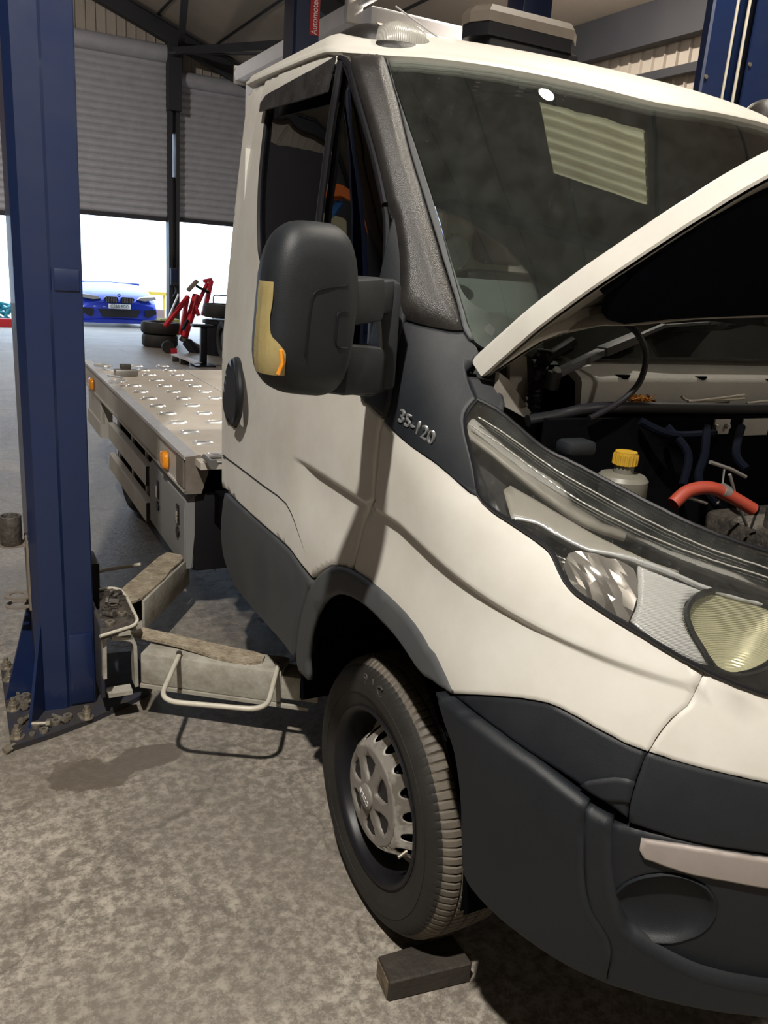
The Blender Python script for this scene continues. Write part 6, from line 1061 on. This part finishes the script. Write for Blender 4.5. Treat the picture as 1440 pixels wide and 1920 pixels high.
arm(Ain+d*.42,Ain+d*.63,.095,.088,.262,'arm_extension')
bm=NB(); beam(bm,Ain-pz*.06+Vector((0,0,.158)),Ain+d*.6-pz*.06+Vector((0,0,.158)),.012,.012); lp('arm_flange',bm,'armgrey')
bm=NB(); q=[(-.356,1.194,.305),(-.297,1.231,.305),(-.183,1.13,.3),(-.044,1.005,.295),(.035,.946,.29),(.055,.909,.29),(.034,.874,.29),(-.009,.872,.29),(-.078,.92,.29),(-.216,1.069,.3)]
lo=[bm.verts.new((x,y,z-.010)) for x,y,z in q];hi=[bm.verts.new((x,y,z)) for x,y,z in q];bm.faces.new(lo[::-1]);bm.faces.new(hi)
for i in range(len(q)): bm.faces.new((lo[i],lo[(i+1)%len(q)],hi[(i+1)%len(q)],hi[i]))
lp('arm_cover_plate',bm,'armdirt')['label']='long crusted cover plate on the arm'
bm=NB(); P=fillet([(-.219,1.01,.288),(-.319,.847,.24),(-.294,.792,.236),(-.042,.667,.236),(-.005,.681,.24),(.072,.824,.288)],.05,8)
P=fillet([(-.219,1.01,.288),(-.345,.74,.282),(-.054,.575,.282),(.072,.824,.288)],.07,10); tube(bm,P,.0082,n=12); lp('arm_handle',bm,'handle_tube')
for p in ((-.219,1.01,.288),(.072,.824,.288)):
    bm=NB(); cyl(bm,p,(p[0],p[1],p[2]+.012),.010,n=6); lp('handle_bolt',bm,'grease')
A2=Vector((-.285,1.555,0)); d2=Vector((.555,.832,0)); p2=Vector((.832,-.555,0))
bm=NB()
beam(bm,A2+p2*.055+Vector((0,0,.215)),A2+d2*.52+p2*.055+Vector((0,0,.215)),.012,.13,bev=.003); beam(bm,A2-p2*.055+Vector((0,0,.215)),A2+d2*.52-p2*.055+Vector((0,0,.215)),.012,.13,bev=.003); beam(bm,A2+Vector((0,0,.155)),A2+d2*.5+Vector((0,0,.155)),.11,.01)
o=lp('swing_arm',bm,'armgrey'); o['label']='grey channel swing arm pointing back towards the toolbox'
bm=NB(); q=[(-.345,1.585),(-.30,1.50),(-.24,1.54),(-.11,1.72),(-.07,1.80),(.0,1.90),(.035,1.96),(-.03,2.03),(-.08,1.98),(-.2,1.80)]
lo=[bm.verts.new((x,y,.278)) for x,y in q];hi=[bm.verts.new((x,y,.288)) for x,y in q];bm.faces.new(lo[::-1]);bm.faces.new(hi)
for i in range(len(q)): bm.faces.new((lo[i],lo[(i+1)%len(q)],hi[(i+1)%len(q)],hi[i]))
lp('arm_cover_plate',bm,'armdirt')
bm=NB(); tube(bm,fillet([(-.407,1.769,.24),(-.362,1.968,.25),(-.174,1.901,.29)],.06,8),.0082,n=12); lp('arm_handle',bm,'handle_tube')
# black wedge behind the column
bm=NB(); bb(bm,(-.47,1.62,.22),(-.385,1.78,.42),bev=.01); tag(mk('rubber_wedge',bm,'black'),'black rubber block standing just behind the near blue lift column','rubber block')
bpy.data.objects['rubber_wedge'].location=(0,0,0)
# pad adaptor rack on the column
RK=sub('adaptor_rack',LC,-LO); 
def ringplate(c,z,r,ro,name):
    bm=NB(); cx,cy=c; n=40; o_=[];i_=[]
    for k in range(n):
        a=2*PI*k/n; x=cx+ro*math.cos(a); y=cy+ro*.9*math.sin(a)
        if math.cos(a)>0: x=cx+(ro+.03)*min(1,math.cos(a)*1.4)
        o_.append((x,y)); i_.append((cx+r*math.cos(a),cy+r*math.sin(a)))
    V=[[bm.verts.new((x,y,z+h)) for x,y in P] for h in (0,.005) for P in (o_,i_)]
    for k in range(n):
        j=(k+1)%n; bm.faces.new((V[0][k],V[1][k],V[1][j],V[0][j]));bm.faces.new((V[2][j],V[3][j],V[3][k],V[2][k]));bm.faces.new((V[0][j],V[2][j],V[2][k],V[0][k]));bm.faces.new((V[1][k],V[3][k],V[3][j],V[1][j]))
    return mk(name,bm,'rustbrown',RK)
c0=(-.706,1.35,.617); c1=(-.699,1.35,.424); c2=(-.698,1.35,.389)
ringplate((c0[0],c0[1]),c0[2],.026,.040,'rack_ring'); ringplate((c1[0],1.36),c1[2],.024,.040,'rack_ring'); ringplate((c1[0],1.36),c2[2],.024,.040,'rack_ring')
bm=NB(); bb(bm,(-.664,1.30,.39),(-.657,1.40,.64)); mk('rack_strap',bm,'rustbrown',RK)
cyl0=(-.703,1.35,.643); bm=NB(); z0=c0[2]+.005
AD=thing('lift_adaptor','dark steel tube adaptor standing in the upper ring of the column rack','lift adaptor',(c0[0],c0[1],z0))
bm=NB(); lathe(bm,[(.034,0),(.035,.002),(.035,.098),(.034,.1),(.027,.1),(.026,.098),(.026,.004),(.026,0),(.034,0)],axis='z',n=40); mk('adaptor_tube',bm,'grease',AD)
# nuts and bolts on base plate and in the tray
def nutmesh(bm,r,h,hole=True):
    n=24; o_=[(r*(1 if True else 1)*math.cos(2*PI*k/n),r*math.sin(2*PI*k/n)) for k in range(n)]
    lathe(bm,[(r*.55,0),(r,0),(r*1.02,h*.5),(r,h),(r*.55,h),(r*.55,0)],axis='z',n=6 if not hole else 20)
NUTS=[('n',1.25,'large ring nut standing beside the foot of the lift column'),('n',1.1,'bright washer nut furthest forward on the lift base plate'),('n',1.15,'fat nut touching the column gusset on the base plate'),('n',1.1,'ring nut next to the short bolt on the base plate'),('b',1.2,'short thick bolt lying flat on the base plate in front of the column'),('b',1.3,'long bolt lying across two nuts on the base plate'),('n',.7,'small dull nut beside the right-hand anchor nut'),('b',1.1,'thin bolt lying between the gusset and front anchor nut'),('b',1.4,'bright bolt lying against the gusset, lowest of the left heap'),('n',1.4,'bulky nut at the middle of the left heap of fixings'),('n',1.2,'round nut at the top of the left heap of fixings'),('b',1.1,'pale bolt head at the top left of the heap of fixings'),('b',1.2,'pale bolt pointing right in the left heap of fixings'),('n',.7,'tiny brass-coloured nut at the front edge of the base plate')]
POS=[(-0.610,1.153,.0205),(-0.653,1.111,.0205),(-0.673,1.154,.0205),(-0.569,1.175,.0205),(-0.584,1.151,.0205),(-0.640,1.142,.0205),(-0.528,1.175,.0205),(-0.714,1.191,.0205),(-0.703,1.288,.0205),(-0.710,1.349,.0205),(-0.691,1.367,.0205),(-0.714,1.391,.0205),(-0.691,1.311,.0205),(-0.690,1.104,.0205)]
for (k,sz,lb),p in zip(NUTS,POS):
    t=thing('loose_nut' if k=='n' else 'loose_bolt',lb,'nut' if k=='n' else 'bolt',p,'loose nuts and bolts on the base plate'); a=random.uniform(0,PI); bm=NB()
    if k=='n': lathe(bm,[(.007*sz,0),(.0135*sz,0),(.014*sz,.006*sz),(.0135*sz,.012*sz),(.007*sz,.012*sz),(.007*sz,0)],axis='z',n=18); mk('nut_body',bm,'nut',t)
    else:
        cyl(bm,(0,0,.010*sz),(.045*sz*math.cos(a),.045*sz*math.sin(a),.008*sz),.006*sz,n=12); mk('bolt_shank',bm,'nut',t); bm=NB(); cyl(bm,(0,0,.011*sz),(-.010*sz*math.cos(a),-.010*sz*math.sin(a),.012*sz),.011*sz,n=6); mk('bolt_head',bm,'nut',t)
# bolt off the plate corner
bm=NB(); p=(-.759,1.065,.012); cyl(bm,(p[0],p[1],.014),(p[0]-.02,p[1]-.012,.010),.014,n=6); cyl(bm,(p[0],p[1],.014),(p[0]+.012,p[1]+.01,.016),.008,n=10); tag(mk('loose_bolt',bm,'nut'),'single bolt on the concrete touching the front corner of the base plate','bolt')
TR=[(-0.385,1.284,.3725),(-0.372,1.211,.3725),(-0.423,1.148,.3725),(-0.384,1.402,.3725),(-0.364,1.375,.3725),(-0.415,1.268,.3725),(-0.349,1.349,.3725),(-0.417,1.211,.3725),(-0.385,1.319,.3725),(-0.339,1.187,.3725)]
TL=['hooked steel ring, largest piece of scrap in the carriage tray','small washer right of the hooked ring in the tray','bright nut at the front lip of the tray','dark lump at the back of the tray beside the column','dark bolt at the middle back of the tray','dull nut left of the hooked ring in the tray','dark nut near the back right corner of the tray','stubby bolt just behind the bright nut in the tray','dark bolt lying across the centre of the tray','small nut at the right edge of the tray']
for i,p in enumerate(TR):
    t=thing('loose_fixing',TL[i],'nut' if i in (2,5,6,9) else 'scrap fixing',p,'greasy fixings in the carriage tray'); bm=NB(); a=random.uniform(0,6); sz=random.uniform(.9,1.4)
    if i==0: tube(bm,[(.022*math.cos(u*PI/12),.022*math.sin(u*PI/12),.006+.0006*u) for u in range(20)],.004,n=8)
    elif i in (1,2,5,6,9): lathe(bm,[(.006*sz,0),(.012*sz,0),(.0125*sz,.005),(.012*sz,.010),(.006*sz,.010),(.006*sz,0)],axis='z',n=16)
    else: cyl(bm,(-.015*math.cos(a),-.015*math.sin(a),.009),(.022*math.cos(a),.022*math.sin(a),.008),.008*sz,n=10); cyl(bm,(-.015*math.cos(a),-.015*math.sin(a),.011),(-.024*math.cos(a),-.024*math.sin(a),.012),.0125*sz,n=6)
    mk('fixing_body',bm,'nut' if i in (1,2) else 'grease',t)
# ================================================================ TIMBER CHOCK
W0=Vector((-.049,-.282,0)); W1=Vector((-.04,-.203,0)); lx=Vector((.92,-.12,0)).normalized(); wy=(W1-W0); hh=.058
bm=NB(); q=[W0,W0+lx*.21,W0+lx*.20+wy*1.2,W0+wy*1.0]
WK=thing('timber_block','dark oily timber block lying on the concrete in front of the front wheel','timber block',W0)
prism(bm,[((p-W0).x,(p-W0).y) for p in q],0,hh); bmesh.ops.bevel(bm,geom=bm.edges[:],offset=.004,segments=1,affect='EDGES'); mk('block_body',bm,'wood',WK)
bm=NB(); n=wy.cross(Vector((0,0,1))).normalized(); a=Vector((0,0,0))-lx*.0012
v=[bm.verts.new(a+p) for p in (wy*.06+Vector((0,0,.004)),wy*.94+Vector((0,0,.004)),wy*.94+Vector((0,0,hh-.004)),wy*.06+Vector((0,0,hh-.004)))]; bm.faces.new(v); v2=[bm.verts.new(x.co+lx*.003) for x in v]; bm.faces.new(v2[::-1])
for i in range(4): bm.faces.new((v[i],v[(i+1)%4],v2[(i+1)%4],v2[i]))
mk('split_end',bm,'woodend',WK)['label']='paler split end of the block'
# ================================================================ OTHER LIFT COLUMNS
RC=thing('vehicle_lift_column','blue lift column with open channel and two pale rods, right of the windscreen','vehicle lift',(2.8,1.85,0)); RX0=0
def rel(bm,o): bm.transform(Matrix.Translation(-o.location+(Vector((RX0,0,0)) if o is RC else Vector((0,0,0))))); return bm
bm=NB(); prism(bm,[(2.545,1.80),(2.555,1.79),(2.69,1.79),(2.69,1.80),(2.755,1.86),(2.755,2.0),(3.05,2.0),(3.05,1.80),(2.84,1.80),(2.84,1.79),(3.07,1.79),(3.08,1.80),(3.08,2.03),(2.735,2.03),(2.735,1.87),(2.67,1.81),(2.56,1.81)],.02,3.9); mk('column',rel(bm,RC),'blue',RC,25)
bm=NB(); bb(bm,(2.45,1.65,0),(3.15,2.25,.02)); mk('base_plate',rel(bm,RC),'bluedk',RC)
for x in (2.725,2.805):
    bm=NB(); cyl(bm,(x,1.815,.3),(x,1.815,3.85),.008,n=10); mk('lifting_rod',rel(bm,RC),'handle_tube',RC)
for x,z in ((2.585,2.62),(2.585,2.30),(2.87,2.72),(2.87,2.45),(2.585,2.05)):
    bm=NB(); cyl(bm,(x-.02,1.782,z),(x-.02,1.79,z),.010,n=12); mk('column_bolt',rel(bm,RC),'nut',RC)
AC=thing('vehicle_lift_column','slim blue lift column with the red Automotech sign, rising behind the cab roof','vehicle lift',(2.1,6.15,0))
ax0=(1.974,6.05,3.581); ax1=(2.212,6.05,3.623); 
bm=NB(); prism(bm,[(ax0[0],6.06),(ax0[0]+.02,6.04),(ax1[0]-.01,6.04),(ax1[0],6.05),(ax1[0],6.3),(ax0[0],6.3)],.02,4.9); mk('column',rel(bm,AC),'blue',AC,25)
bm=NB(); bb(bm,(1.85,5.9,0),(2.4,6.5,.02)); mk('base_plate',rel(bm,AC),'bluedk',AC)
s0=Vector((2.161,6.035,3.503)); s1=Vector((2.145,6.035,3.83)); s2=Vector((2.112,6.035,3.495)); wd=.088
bm=NB(); bb(bm,(s0.x-wd/2,6.034,s0.z),(s0.x+wd/2,6.040,s1.z+.02)); mk('sign',rel(bm,AC),mat('red_sign',(.42,.01,.02),.4),AC)
tx=text('sign_lettering','Automotech',.080,Matrix.Translation(-AC.location)@frame((s0.x,6.032,(s0.z+s1.z)/2),(0,0,1),(-1,0,0)),mat('white_lettering',(.8,.8,.8),.5),AC,depth=.001,sx=.78)
# hanging motor unit under the roof
PU=thing('hydraulic_power_unit','small dark blue power unit high behind the light bar','power unit',(3.69,5,3.756))
bm=NB(); box(bm,(0,0,0),(.30,.25,.24),bev=.02); mk('unit_housing',bm,'blue',PU)
bm=NB(); cyl(bm,(-.12,0,.10),(-.12,0,.34),.09,n=18); mk('motor',bm,'black',PU)
bm=NB(); bb(bm,(-.05,.125,-1.0),(.05,.2,1.5)); mk('mounting_post',bm,'darkgrey',PU)
bm=NB(); 
# ================================================================ WHITE VAN BODY ON THE FAR LIFT
MH=thing('motorhome','white motorhome with roof awning and beige overcab front, behind the truck cab','motorhome',(3.8,8,0))
z1=(2.7,7.252,3.918)[2]
whitev=mat('white_grp_panel',(.8,.81,.83),.4,dirt=(.5,.5,.5),dscale=2,damt=.3)
bg=mat('beige_overcab_panel',(.46,.40,.34),.5,dirt=(.38,.33,.28),dscale=2,damt=.4)
ye=(2.7,9.916,3.936)[1]; yf=(2.7,5.87,3.83)[1]
bm=NB(); bb(bm,(2.74,yf+.25,.7),(5.0,ye-.06,z1-.05),bev=.03); mk('body_shell',rel(bm,MH),whitev,MH)
bm=NB(); prism(bm,[(yf+.3,z1-.15),(yf+.05,z1-.3),(yf-.75,z1-1.5),(yf-.70,z1-1.75),(yf+.3,z1-1.75)],2.80,4.95,axis='x'); mk('overcab_nose',rel(bm,MH),bg,MH,20)
bm=NB(); prism(bm,[(2.62,z1-.16),(2.60,z1-.08),(2.63,z1),(2.74,z1+.02),(2.76,z1-.16)],yf+.55,ye-.02,axis='y'); mk('awning_cassette',rel(bm,MH),whitev,MH)
bm=NB(); bb(bm,(2.60,yf+.48,z1-.17),(2.77,yf+.56,z1+.03),bev=.02); mk('awning_end_cap',rel(bm,MH),'offwhite',MH)
bm=NB(); bb(bm,(2.60,ye-.03,z1-.20),(2.77,ye,z1+.02),bev=.02); mk('awning_end_cap',rel(bm,MH),'offwhite',MH)
bm=NB(); bb(bm,(2.715,yf+.2,z1-.02),(2.78,ye,z1+.05),bev=.01); mk('roof_rail',rel(bm,MH),'bright_alu',MH)
bm=NB(); bb(bm,(2.9,yf+.1,.45),(4.85,ye-.3,.72)); mk('chassis',rel(bm,MH),'black',MH)
for x,y in ((2.95,yf+1.0),(2.95,ye-1.3),(4.7,yf+1.0),(4.7,ye-1.3)):
    bm=NB(); cyl(bm,(x-.1,y,.36),(x+.1,y,.36),.36,n=28); mk('wheel',rel(bm,MH),'rubber',MH)
# ================================================================ BLUE CAR OUTSIDE
zg=-.322
b0=Vector((2.72,20.2,-.338)); BM=thing('car','blue sports saloon with a black twin grille, parked facing in below the left shutter','car',(b0.x,19.4,zg+.02)); BM.rotation_euler=(0,0,.02)
cb=mat('metallic_blue_paint',(.008,.035,.42),.28,metal=.35,coat=.6); ck=mat('car_black_grille',(.012,.012,.016),.4); cg=mat('car_glass',(.6,.65,.7),.05,metal=.9)
secs=[(0.0,.80,.18,.60,.5),(.06,.90,.15,.68,.66),(.25,.93,.15,.77,.80),(.6,.95,.16,.86,.86),(1.35,.95,.17,.98,.86),(1.55,.95,.17,1.02,.84),(3.9,.95,.18,1.05,.80),(4.6,.90,.25,.98,.7),(4.75,.8,.35,.85,.5)]
bm=NB(); R=[]
for y,hw,z0,z1_,tw in secs:
    P=[(-hw*.9,z0),(-hw,z0+.12),(-hw,z0+(z1_-z0)*.55),(-hw*.97,z0+(z1_-z0)*.75),(-hw*tw/.86*.88,z1_-.03),(-hw*.55,z1_),(0,z1_+.025),(hw*.55,z1_),(hw*tw/.86*.88,z1_-.03),(hw*.97,z0+(z1_-z0)*.75),(hw,z0+(z1_-z0)*.55),(hw,z0+.12),(hw*.9,z0)]
    R.append([bm.verts.new((x,y,z)) for x,z in P])
for a,b in zip(R,R[1:]):
    for i in range(13): bm.faces.new((a[i],a[(i+1)%13],b[(i+1)%13],b[i]))
bm.faces.new(R[0]); bm.faces.new(R[-1][::-1]); mk('body',bm,cb,BM,35)
bm=NB(); R=[]
for y,hw,z in ((1.45,.80,1.0),(2.15,.62,1.36),(3.2,.60,1.37),(4.1,.78,1.02)): R.append([bm.verts.new((-hw,y,z)),bm.verts.new((0,y-.05,z+.02)),bm.verts.new((hw,y,z)),bm.verts.new((hw*.9,y,.9)),bm.verts.new((-hw*.9,y,.9))])
for a,b in zip(R,R[1:]):
    for i in range(5): bm.faces.new((a[i],a[(i+1)%5],b[(i+1)%5],b[i]))
bm.faces.new(R[0]); bm.faces.new(R[-1][::-1]); mk('glasshouse',bm,cg,BM,30)
for s in (-1,1):
    bm=NB(); prism(bm,[(s*.03,.70),(s*.06,.735),(s*.30,.735),(s*.36,.69),(s*.30,.60),(s*.10,.585),(s*.04,.62)],-.045,.03,axis='y'); g_=mk('kidney_grille',bm,ck,BM)
    for k in range(7):
        bm=NB(); bb(bm,(s*(.07+k*.037),-.052,.60),(s*(.078+k*.037),-.045,.725)); mk('grille_slat',bm,'steel',g_)
    bm=NB(); prism(bm,[(s*.42,.68),(s*.50,.735),(s*.84,.77),(s*.88,.70),(s*.60,.655)],-.03,.2,axis='y'); mk('headlamp',bm,'clearlens',BM)
    bm=NB(); prism(bm,[(s*.60,.44),(s*.86,.47),(s*.88,.36),(s*.66,.25),(s*.60,.30)],-.03,.05,axis='y'); mk('side_intake',bm,ck,BM)
    for y in (.95,3.75):
        bm=NB(); cyl(bm,(s*.72,y,.34),(s*.94,y,.34),.34,n=28); mk('car_wheel',bm,'rubber',BM)
bm=NB(); prism(bm,[(-.50,.44),(.50,.44),(.40,.26),(-.40,.26)],-.045,.02,axis='y'); mk('lower_intake',bm,ck,BM)
bm=NB(); prism(bm,[(-.86,.16),(-.6,.19),(-.2,.21),(.2,.21),(.6,.19),(.86,.16),(.86,.12),(-.86,.12)],-.10,.1,axis='y'); mk('front_splitter',bm,cb,BM)
bm=NB(); bb(bm,(-.26,-.062,.455),(.26,-.05,.567),bev=.004); mk('number_plate',bm,mat('plate_white',(.75,.76,.74),.4),BM)
text('plate_lettering','CE63 PCO',.105,frame((0,-.064,.511),(1,0,0),(0,0,1)),'black',BM,depth=.001,sx=.92)
bm=NB(); cyl(bm,(0,.01,.765),(0,-.006,.77),.04,n=24); bdg=mk('bonnet_roundel',bm,'black',BM)
bm=NB(); cyl(bm,(0,-.005,.7695),(0,-.0075,.770),.028,n=24); mk('roundel_centre',bm,mat('pale_blue_enamel',(.35,.55,.8),.3),bdg)
# ================================================================ ITEMS BY THE DOOR
def tyre_lying(x,y,z,r,h,label,name='tyre',grp='tyres stacked by the door',tilt=(0,0)):
    t=thing(name,label,'tyre',(x,y,z),grp); t.rotation_euler=(tilt[0],tilt[1],0)
    bm=NB(); lathe(bm,[(r*.60,.02),(r*.72,0),(r*.93,.01),(r,h*.2),(r*1.0,h*.8),(r*.93,h*.99),(r*.72,h),(r*.60,h-.02),(r*.60,.02)],axis='z',n=40)
    for k in (.35,.5,.65):
        pass
    mk('tyre_carcass',bm,'rubber',t,45); bm=NB(); cyl(bm,(0,0,h*.3),(0,0,h*.7),r*.60,n=30); mk('wheel_rim',bm,'steel',t); return t
yy=12.95; p=(2.291,12.3,-.042); q=(2.284,12.3,.331)
tyre_lying(p[0],yy,.0,.30,.21,'bottom tyre of the left stack beneath the red engine crane')
tyre_lying(p[0]+.02,yy+.02,.215,.33,.20,'top tyre of the left stack beneath the red engine crane')
p=(2.978,11.9,.046); 
tyre_lying(p[0]+.1,11.9,.60,.31,.22,'tyre on top of the black bin at the cab edge')
bn=thing('bin','black plastic bin under a tyre, beside the cab rear edge','bin',(p[0]+.05,11.9,0)); bm=NB(); lathe(bm,[(0,0),(.20,0),(.23,.50),(.27,.51),(.27,.56),(.22,.57),(0,.57)],axis='z',n=30); mk('bin_body',bm,'black',bn)
t=tyre_lying(p[0]-.10,11.30,.31,.30,.20,'tyre standing upright on its tread beside the black bin',tilt=(0,PI/2)); 
# engine crane
EC=thing('engine_crane','red folding engine crane with raised legs standing on the tyres beside the door post','engine crane',(2.596,12.5,.144))
rp=mat('red_crane_paint',(.55,.015,.03),.42,dirt=(.3,.02,.02),dscale=6,damt=.4)
def ec(name,a,b,w,m=rp,h=None): bm=NB(); beam(bm,a,b,w,h or w*.8,bev=.006); mk(name,rel(bm,EC),m,EC)
ec('leg',(2.653,12.45,.884),(2.21,12.2,.407),.075)
ec('mast',(2.648,12.5,.863),(2.542,12.5,.248),.085)
ec('boom',(2.813,12.55,.92),(2.58,12.4,.225),.10)
ec('leg',(3.078,12.6,1.157),(2.946,12.6,.571),.09)
ec('leg',(3.015,12.6,1.118),(2.748,12.5,.589),.06)
ec('cross_brace',(2.783,12.5,.748),(2.838,12.5,.575),.07)
ec('cross_brace',(2.692,12.35,.599),(2.547,12.3,.235),.09)
ec('leg_foot',(2.942,12.6,1.14),(3.096,12.6,1.175),.07)
ec('hook_arm',(2.657,12.5,.975),(2.816,12.5,1.147),.08,mat('scuffed_crane_tip',(.28,.22,.16),.6,dirt=(.1,.08,.07),dscale=10,damt=.6))
ec('link_bar',(2.786,12.45,1.062),(3.016,12.5,.959),.05,MT['black'])
ec('hydraulic_ram',(2.459,12.3,.926),(2.293,12.3,.537),.035,MT['bright_alu'])
ec('ram_sleeve',(2.608,12.3,.514),(2.508,12.25,.36),.05,MT['black'])
ec('base_frame',(2.509,12.4,.223),(2.844,12.3,.039),.12,MT['grease'])
ec('base_frame',(2.591,12.3,.166),(2.738,12.1,-.053),.14,MT['black'])
for a in ((12.0,315,661),):
    c=(2.215,12,.011); bm=NB(); cyl(bm,(c[0]-.0,11.97,max(.1,c[2])),(c[0],12.03,max(.1,c[2])),.10,n=24); mk('castor_wheel',rel(bm,EC),'rubber',EC)
bm=NB(); box(bm,(2.301,12,.03),(.10,.1,.10)); mk('castor_bracket',rel(bm,EC),rp,EC)
st=thing('stand','black post stand with a flat top between the crane and the black bin','stand',(2.4,10.528,0)); h=(2.521,11,.563)[2]
bm=NB(); bb(bm,(-.045,-.045,0),(.045,.045,h),bev=.005); mk('stand_post',bm,'black',st); bm=NB(); bb(bm,(-.17,-.1,h),(.13,.1,h+.035),bev=.005); mk('stand_top',bm,'black',st); bm=NB(); bb(bm,(-.15,-.15,0),(.15,.15,.02)); mk('stand_foot',bm,'black',st)
lp0=(2.023,10.73,.14); lp1=(2.285,10.362,.06)
bm=NB(); beam(bm,lp0,lp1,.16,.012); tag(mk('aluminium_plank',bm,'bright_alu'),'bright aluminium plank sloping down in front of the crane base','plank')
for px,lb in (((.05,332,672),'left dark block under the aluminium plank'),((.05,347,677),'right dark block under the aluminium plank')):
    q=(2.115,10.955,.05) if px[1]==332 else (2.163,10.658,.05); bm=NB(); box(bm,(q[0],q[1]+.05,.045),(.13,.1,.085),bev=.01); tag(mk('support_block',bm,'grease'),lb,'block')
q=(2.576,13.6,.37); bm=NB(); box(bm,(q[0],13.6,q[2]-.0),(.34,.3,.10)); bb(bm,(q[0]-.15,13.5,-.02),(q[0]+.15,13.7,q[2])); tag(mk('lime_crate',bm,mat('lime_plastic',(.45,.50,.12),.6)),'dull lime green crate behind the left tyre stack','crate')
jb=(3.412,16.7,1.055); cbx=thing('control_box','blue shutter control box on the post between the two roller shutters','control box',(jb[0],16.72,jb[2])); bm=NB(); box(bm,(0,0,0),(.16,.12,.36),bev=.01); mk('box_case',bm,'bluedk',cbx); bm=NB(); box(bm,(0,-.065,.02),(.11,.01,.24)); mk('box_cover',bm,'blue',cbx); bm=NB(); tube(bm,[(0,0,-.18),(.03,-.03,-.3),(-.03,-.02,-.42)],.02,n=8,smooth=4); mk('box_cable',bm,'black',cbx)
q=(4.59,25.5,.234); bm=NB(); bb(bm,(q[0]-.5,25.4,q[2]-.04),(q[0]+.6,25.6,q[2]+.06)); bb(bm,(q[0]-.45,25.45,-.6),(q[0]-.38,25.55,q[2])); bb(bm,(q[0]+.5,25.45,-.6),(q[0]+.57,25.55,q[2])); tag(mk('yellow_barrier',bm,mat('yellow_barrier_paint',(.65,.45,.05),.6)),'yellow barrier rail outside to the right of the blue car','barrier')
q=(4.086,22,-.062); bx=thing('pallet_stack','reddish pallet load outside between the blue car and the door post','pallet load',(q[0],22,-.4)); bm=NB(); bb(bm,(-.26,-.2,0),(.26,.2,.14)); mk('pallet',bm,'rustbrown',bx); bm=NB(); bb(bm,(-.24,-.18,.14),(-.03,.18,.42)); bb(bm,(.03,-.18,.14),(.24,.18,.40)); mk('load',bm,mat('pinkish_sacks',(.42,.28,.25),.8),bx)
q=(3.369,13.5,.878); bm=NB(); tube(bm,fillet([(q[0],13.5,-.02),(q[0],13.5,q[2]),(q[0]+.25,13.5,q[2])],.05),.012,n=8); tag(mk('hooked_rail',bm,'darkgrey'),'thin dark hooked rail standing by the door beyond the black bin','rail')
# far left, seen past the near column
q=(.172,18.8,-.149); 
tg=thing('hose_pile','teal hose heap on the ground at the far left, beyond the near column','hose',(q[0],18.8,-.26)); bm=NB()
random.seed(3)
P=[Vector((random.uniform(-.45,.3),random.uniform(-.2,.2),random.uniform(.05,.65)*(1-i/60))) for i in range(26)]; tube(bm,P,.03,n=6,smooth=4); mk('hose_coil',bm,mat('teal_hose',(.02,.30,.38),.5),tg)
q=(.107,18,-.169); bm=NB(); bb(bm,(q[0]-.4,17.9,-.22),(q[0]+.2,18.1,-.05)); tag(mk('red_box',bm,'red'),'low red box at the far left in front of the teal hose heap','box')
# outdoor yard wall far beyond
RB=[(-1.75,4.75,2.33),(-1.60,4.88,1.95),(-1.58,4.80,2.36),(-2.9,3.75,2.62),(-1.75,4.80,2.02)]
ws_=thing('parts_rack','blue stand with orange top arm, mirrored in the door window above the mirror','stand',(-1.9,4.7,0))
bm=NB(); beam(bm,RB[0],RB[1],.05,.05); beam(bm,RB[1],(RB[1][0],RB[1][1],0),.05,.05,up=(1,0,0)); bb(bm,(RB[1][0]-.3,RB[1][1]-.3,0),(RB[1][0]+.3,RB[1][1]+.3,.03)); mk('rack_frame',rel(bm,ws_),mat('bright_blue_paint',(.03,.16,.5),.4),ws_)
bm=NB(); beam(bm,RB[2],RB[3],.10,.10); beam(bm,RB[2],RB[0],.05,.05); mk('rack_arm',rel(bm,ws_),mat('orange_paint',(.85,.20,.03),.4),ws_)
bm=NB(); box(bm,RB[4],(.25,.05,.35)); mk('rack_card',rel(bm,ws_),mat('cream_card',(.6,.58,.4),.7),ws_)
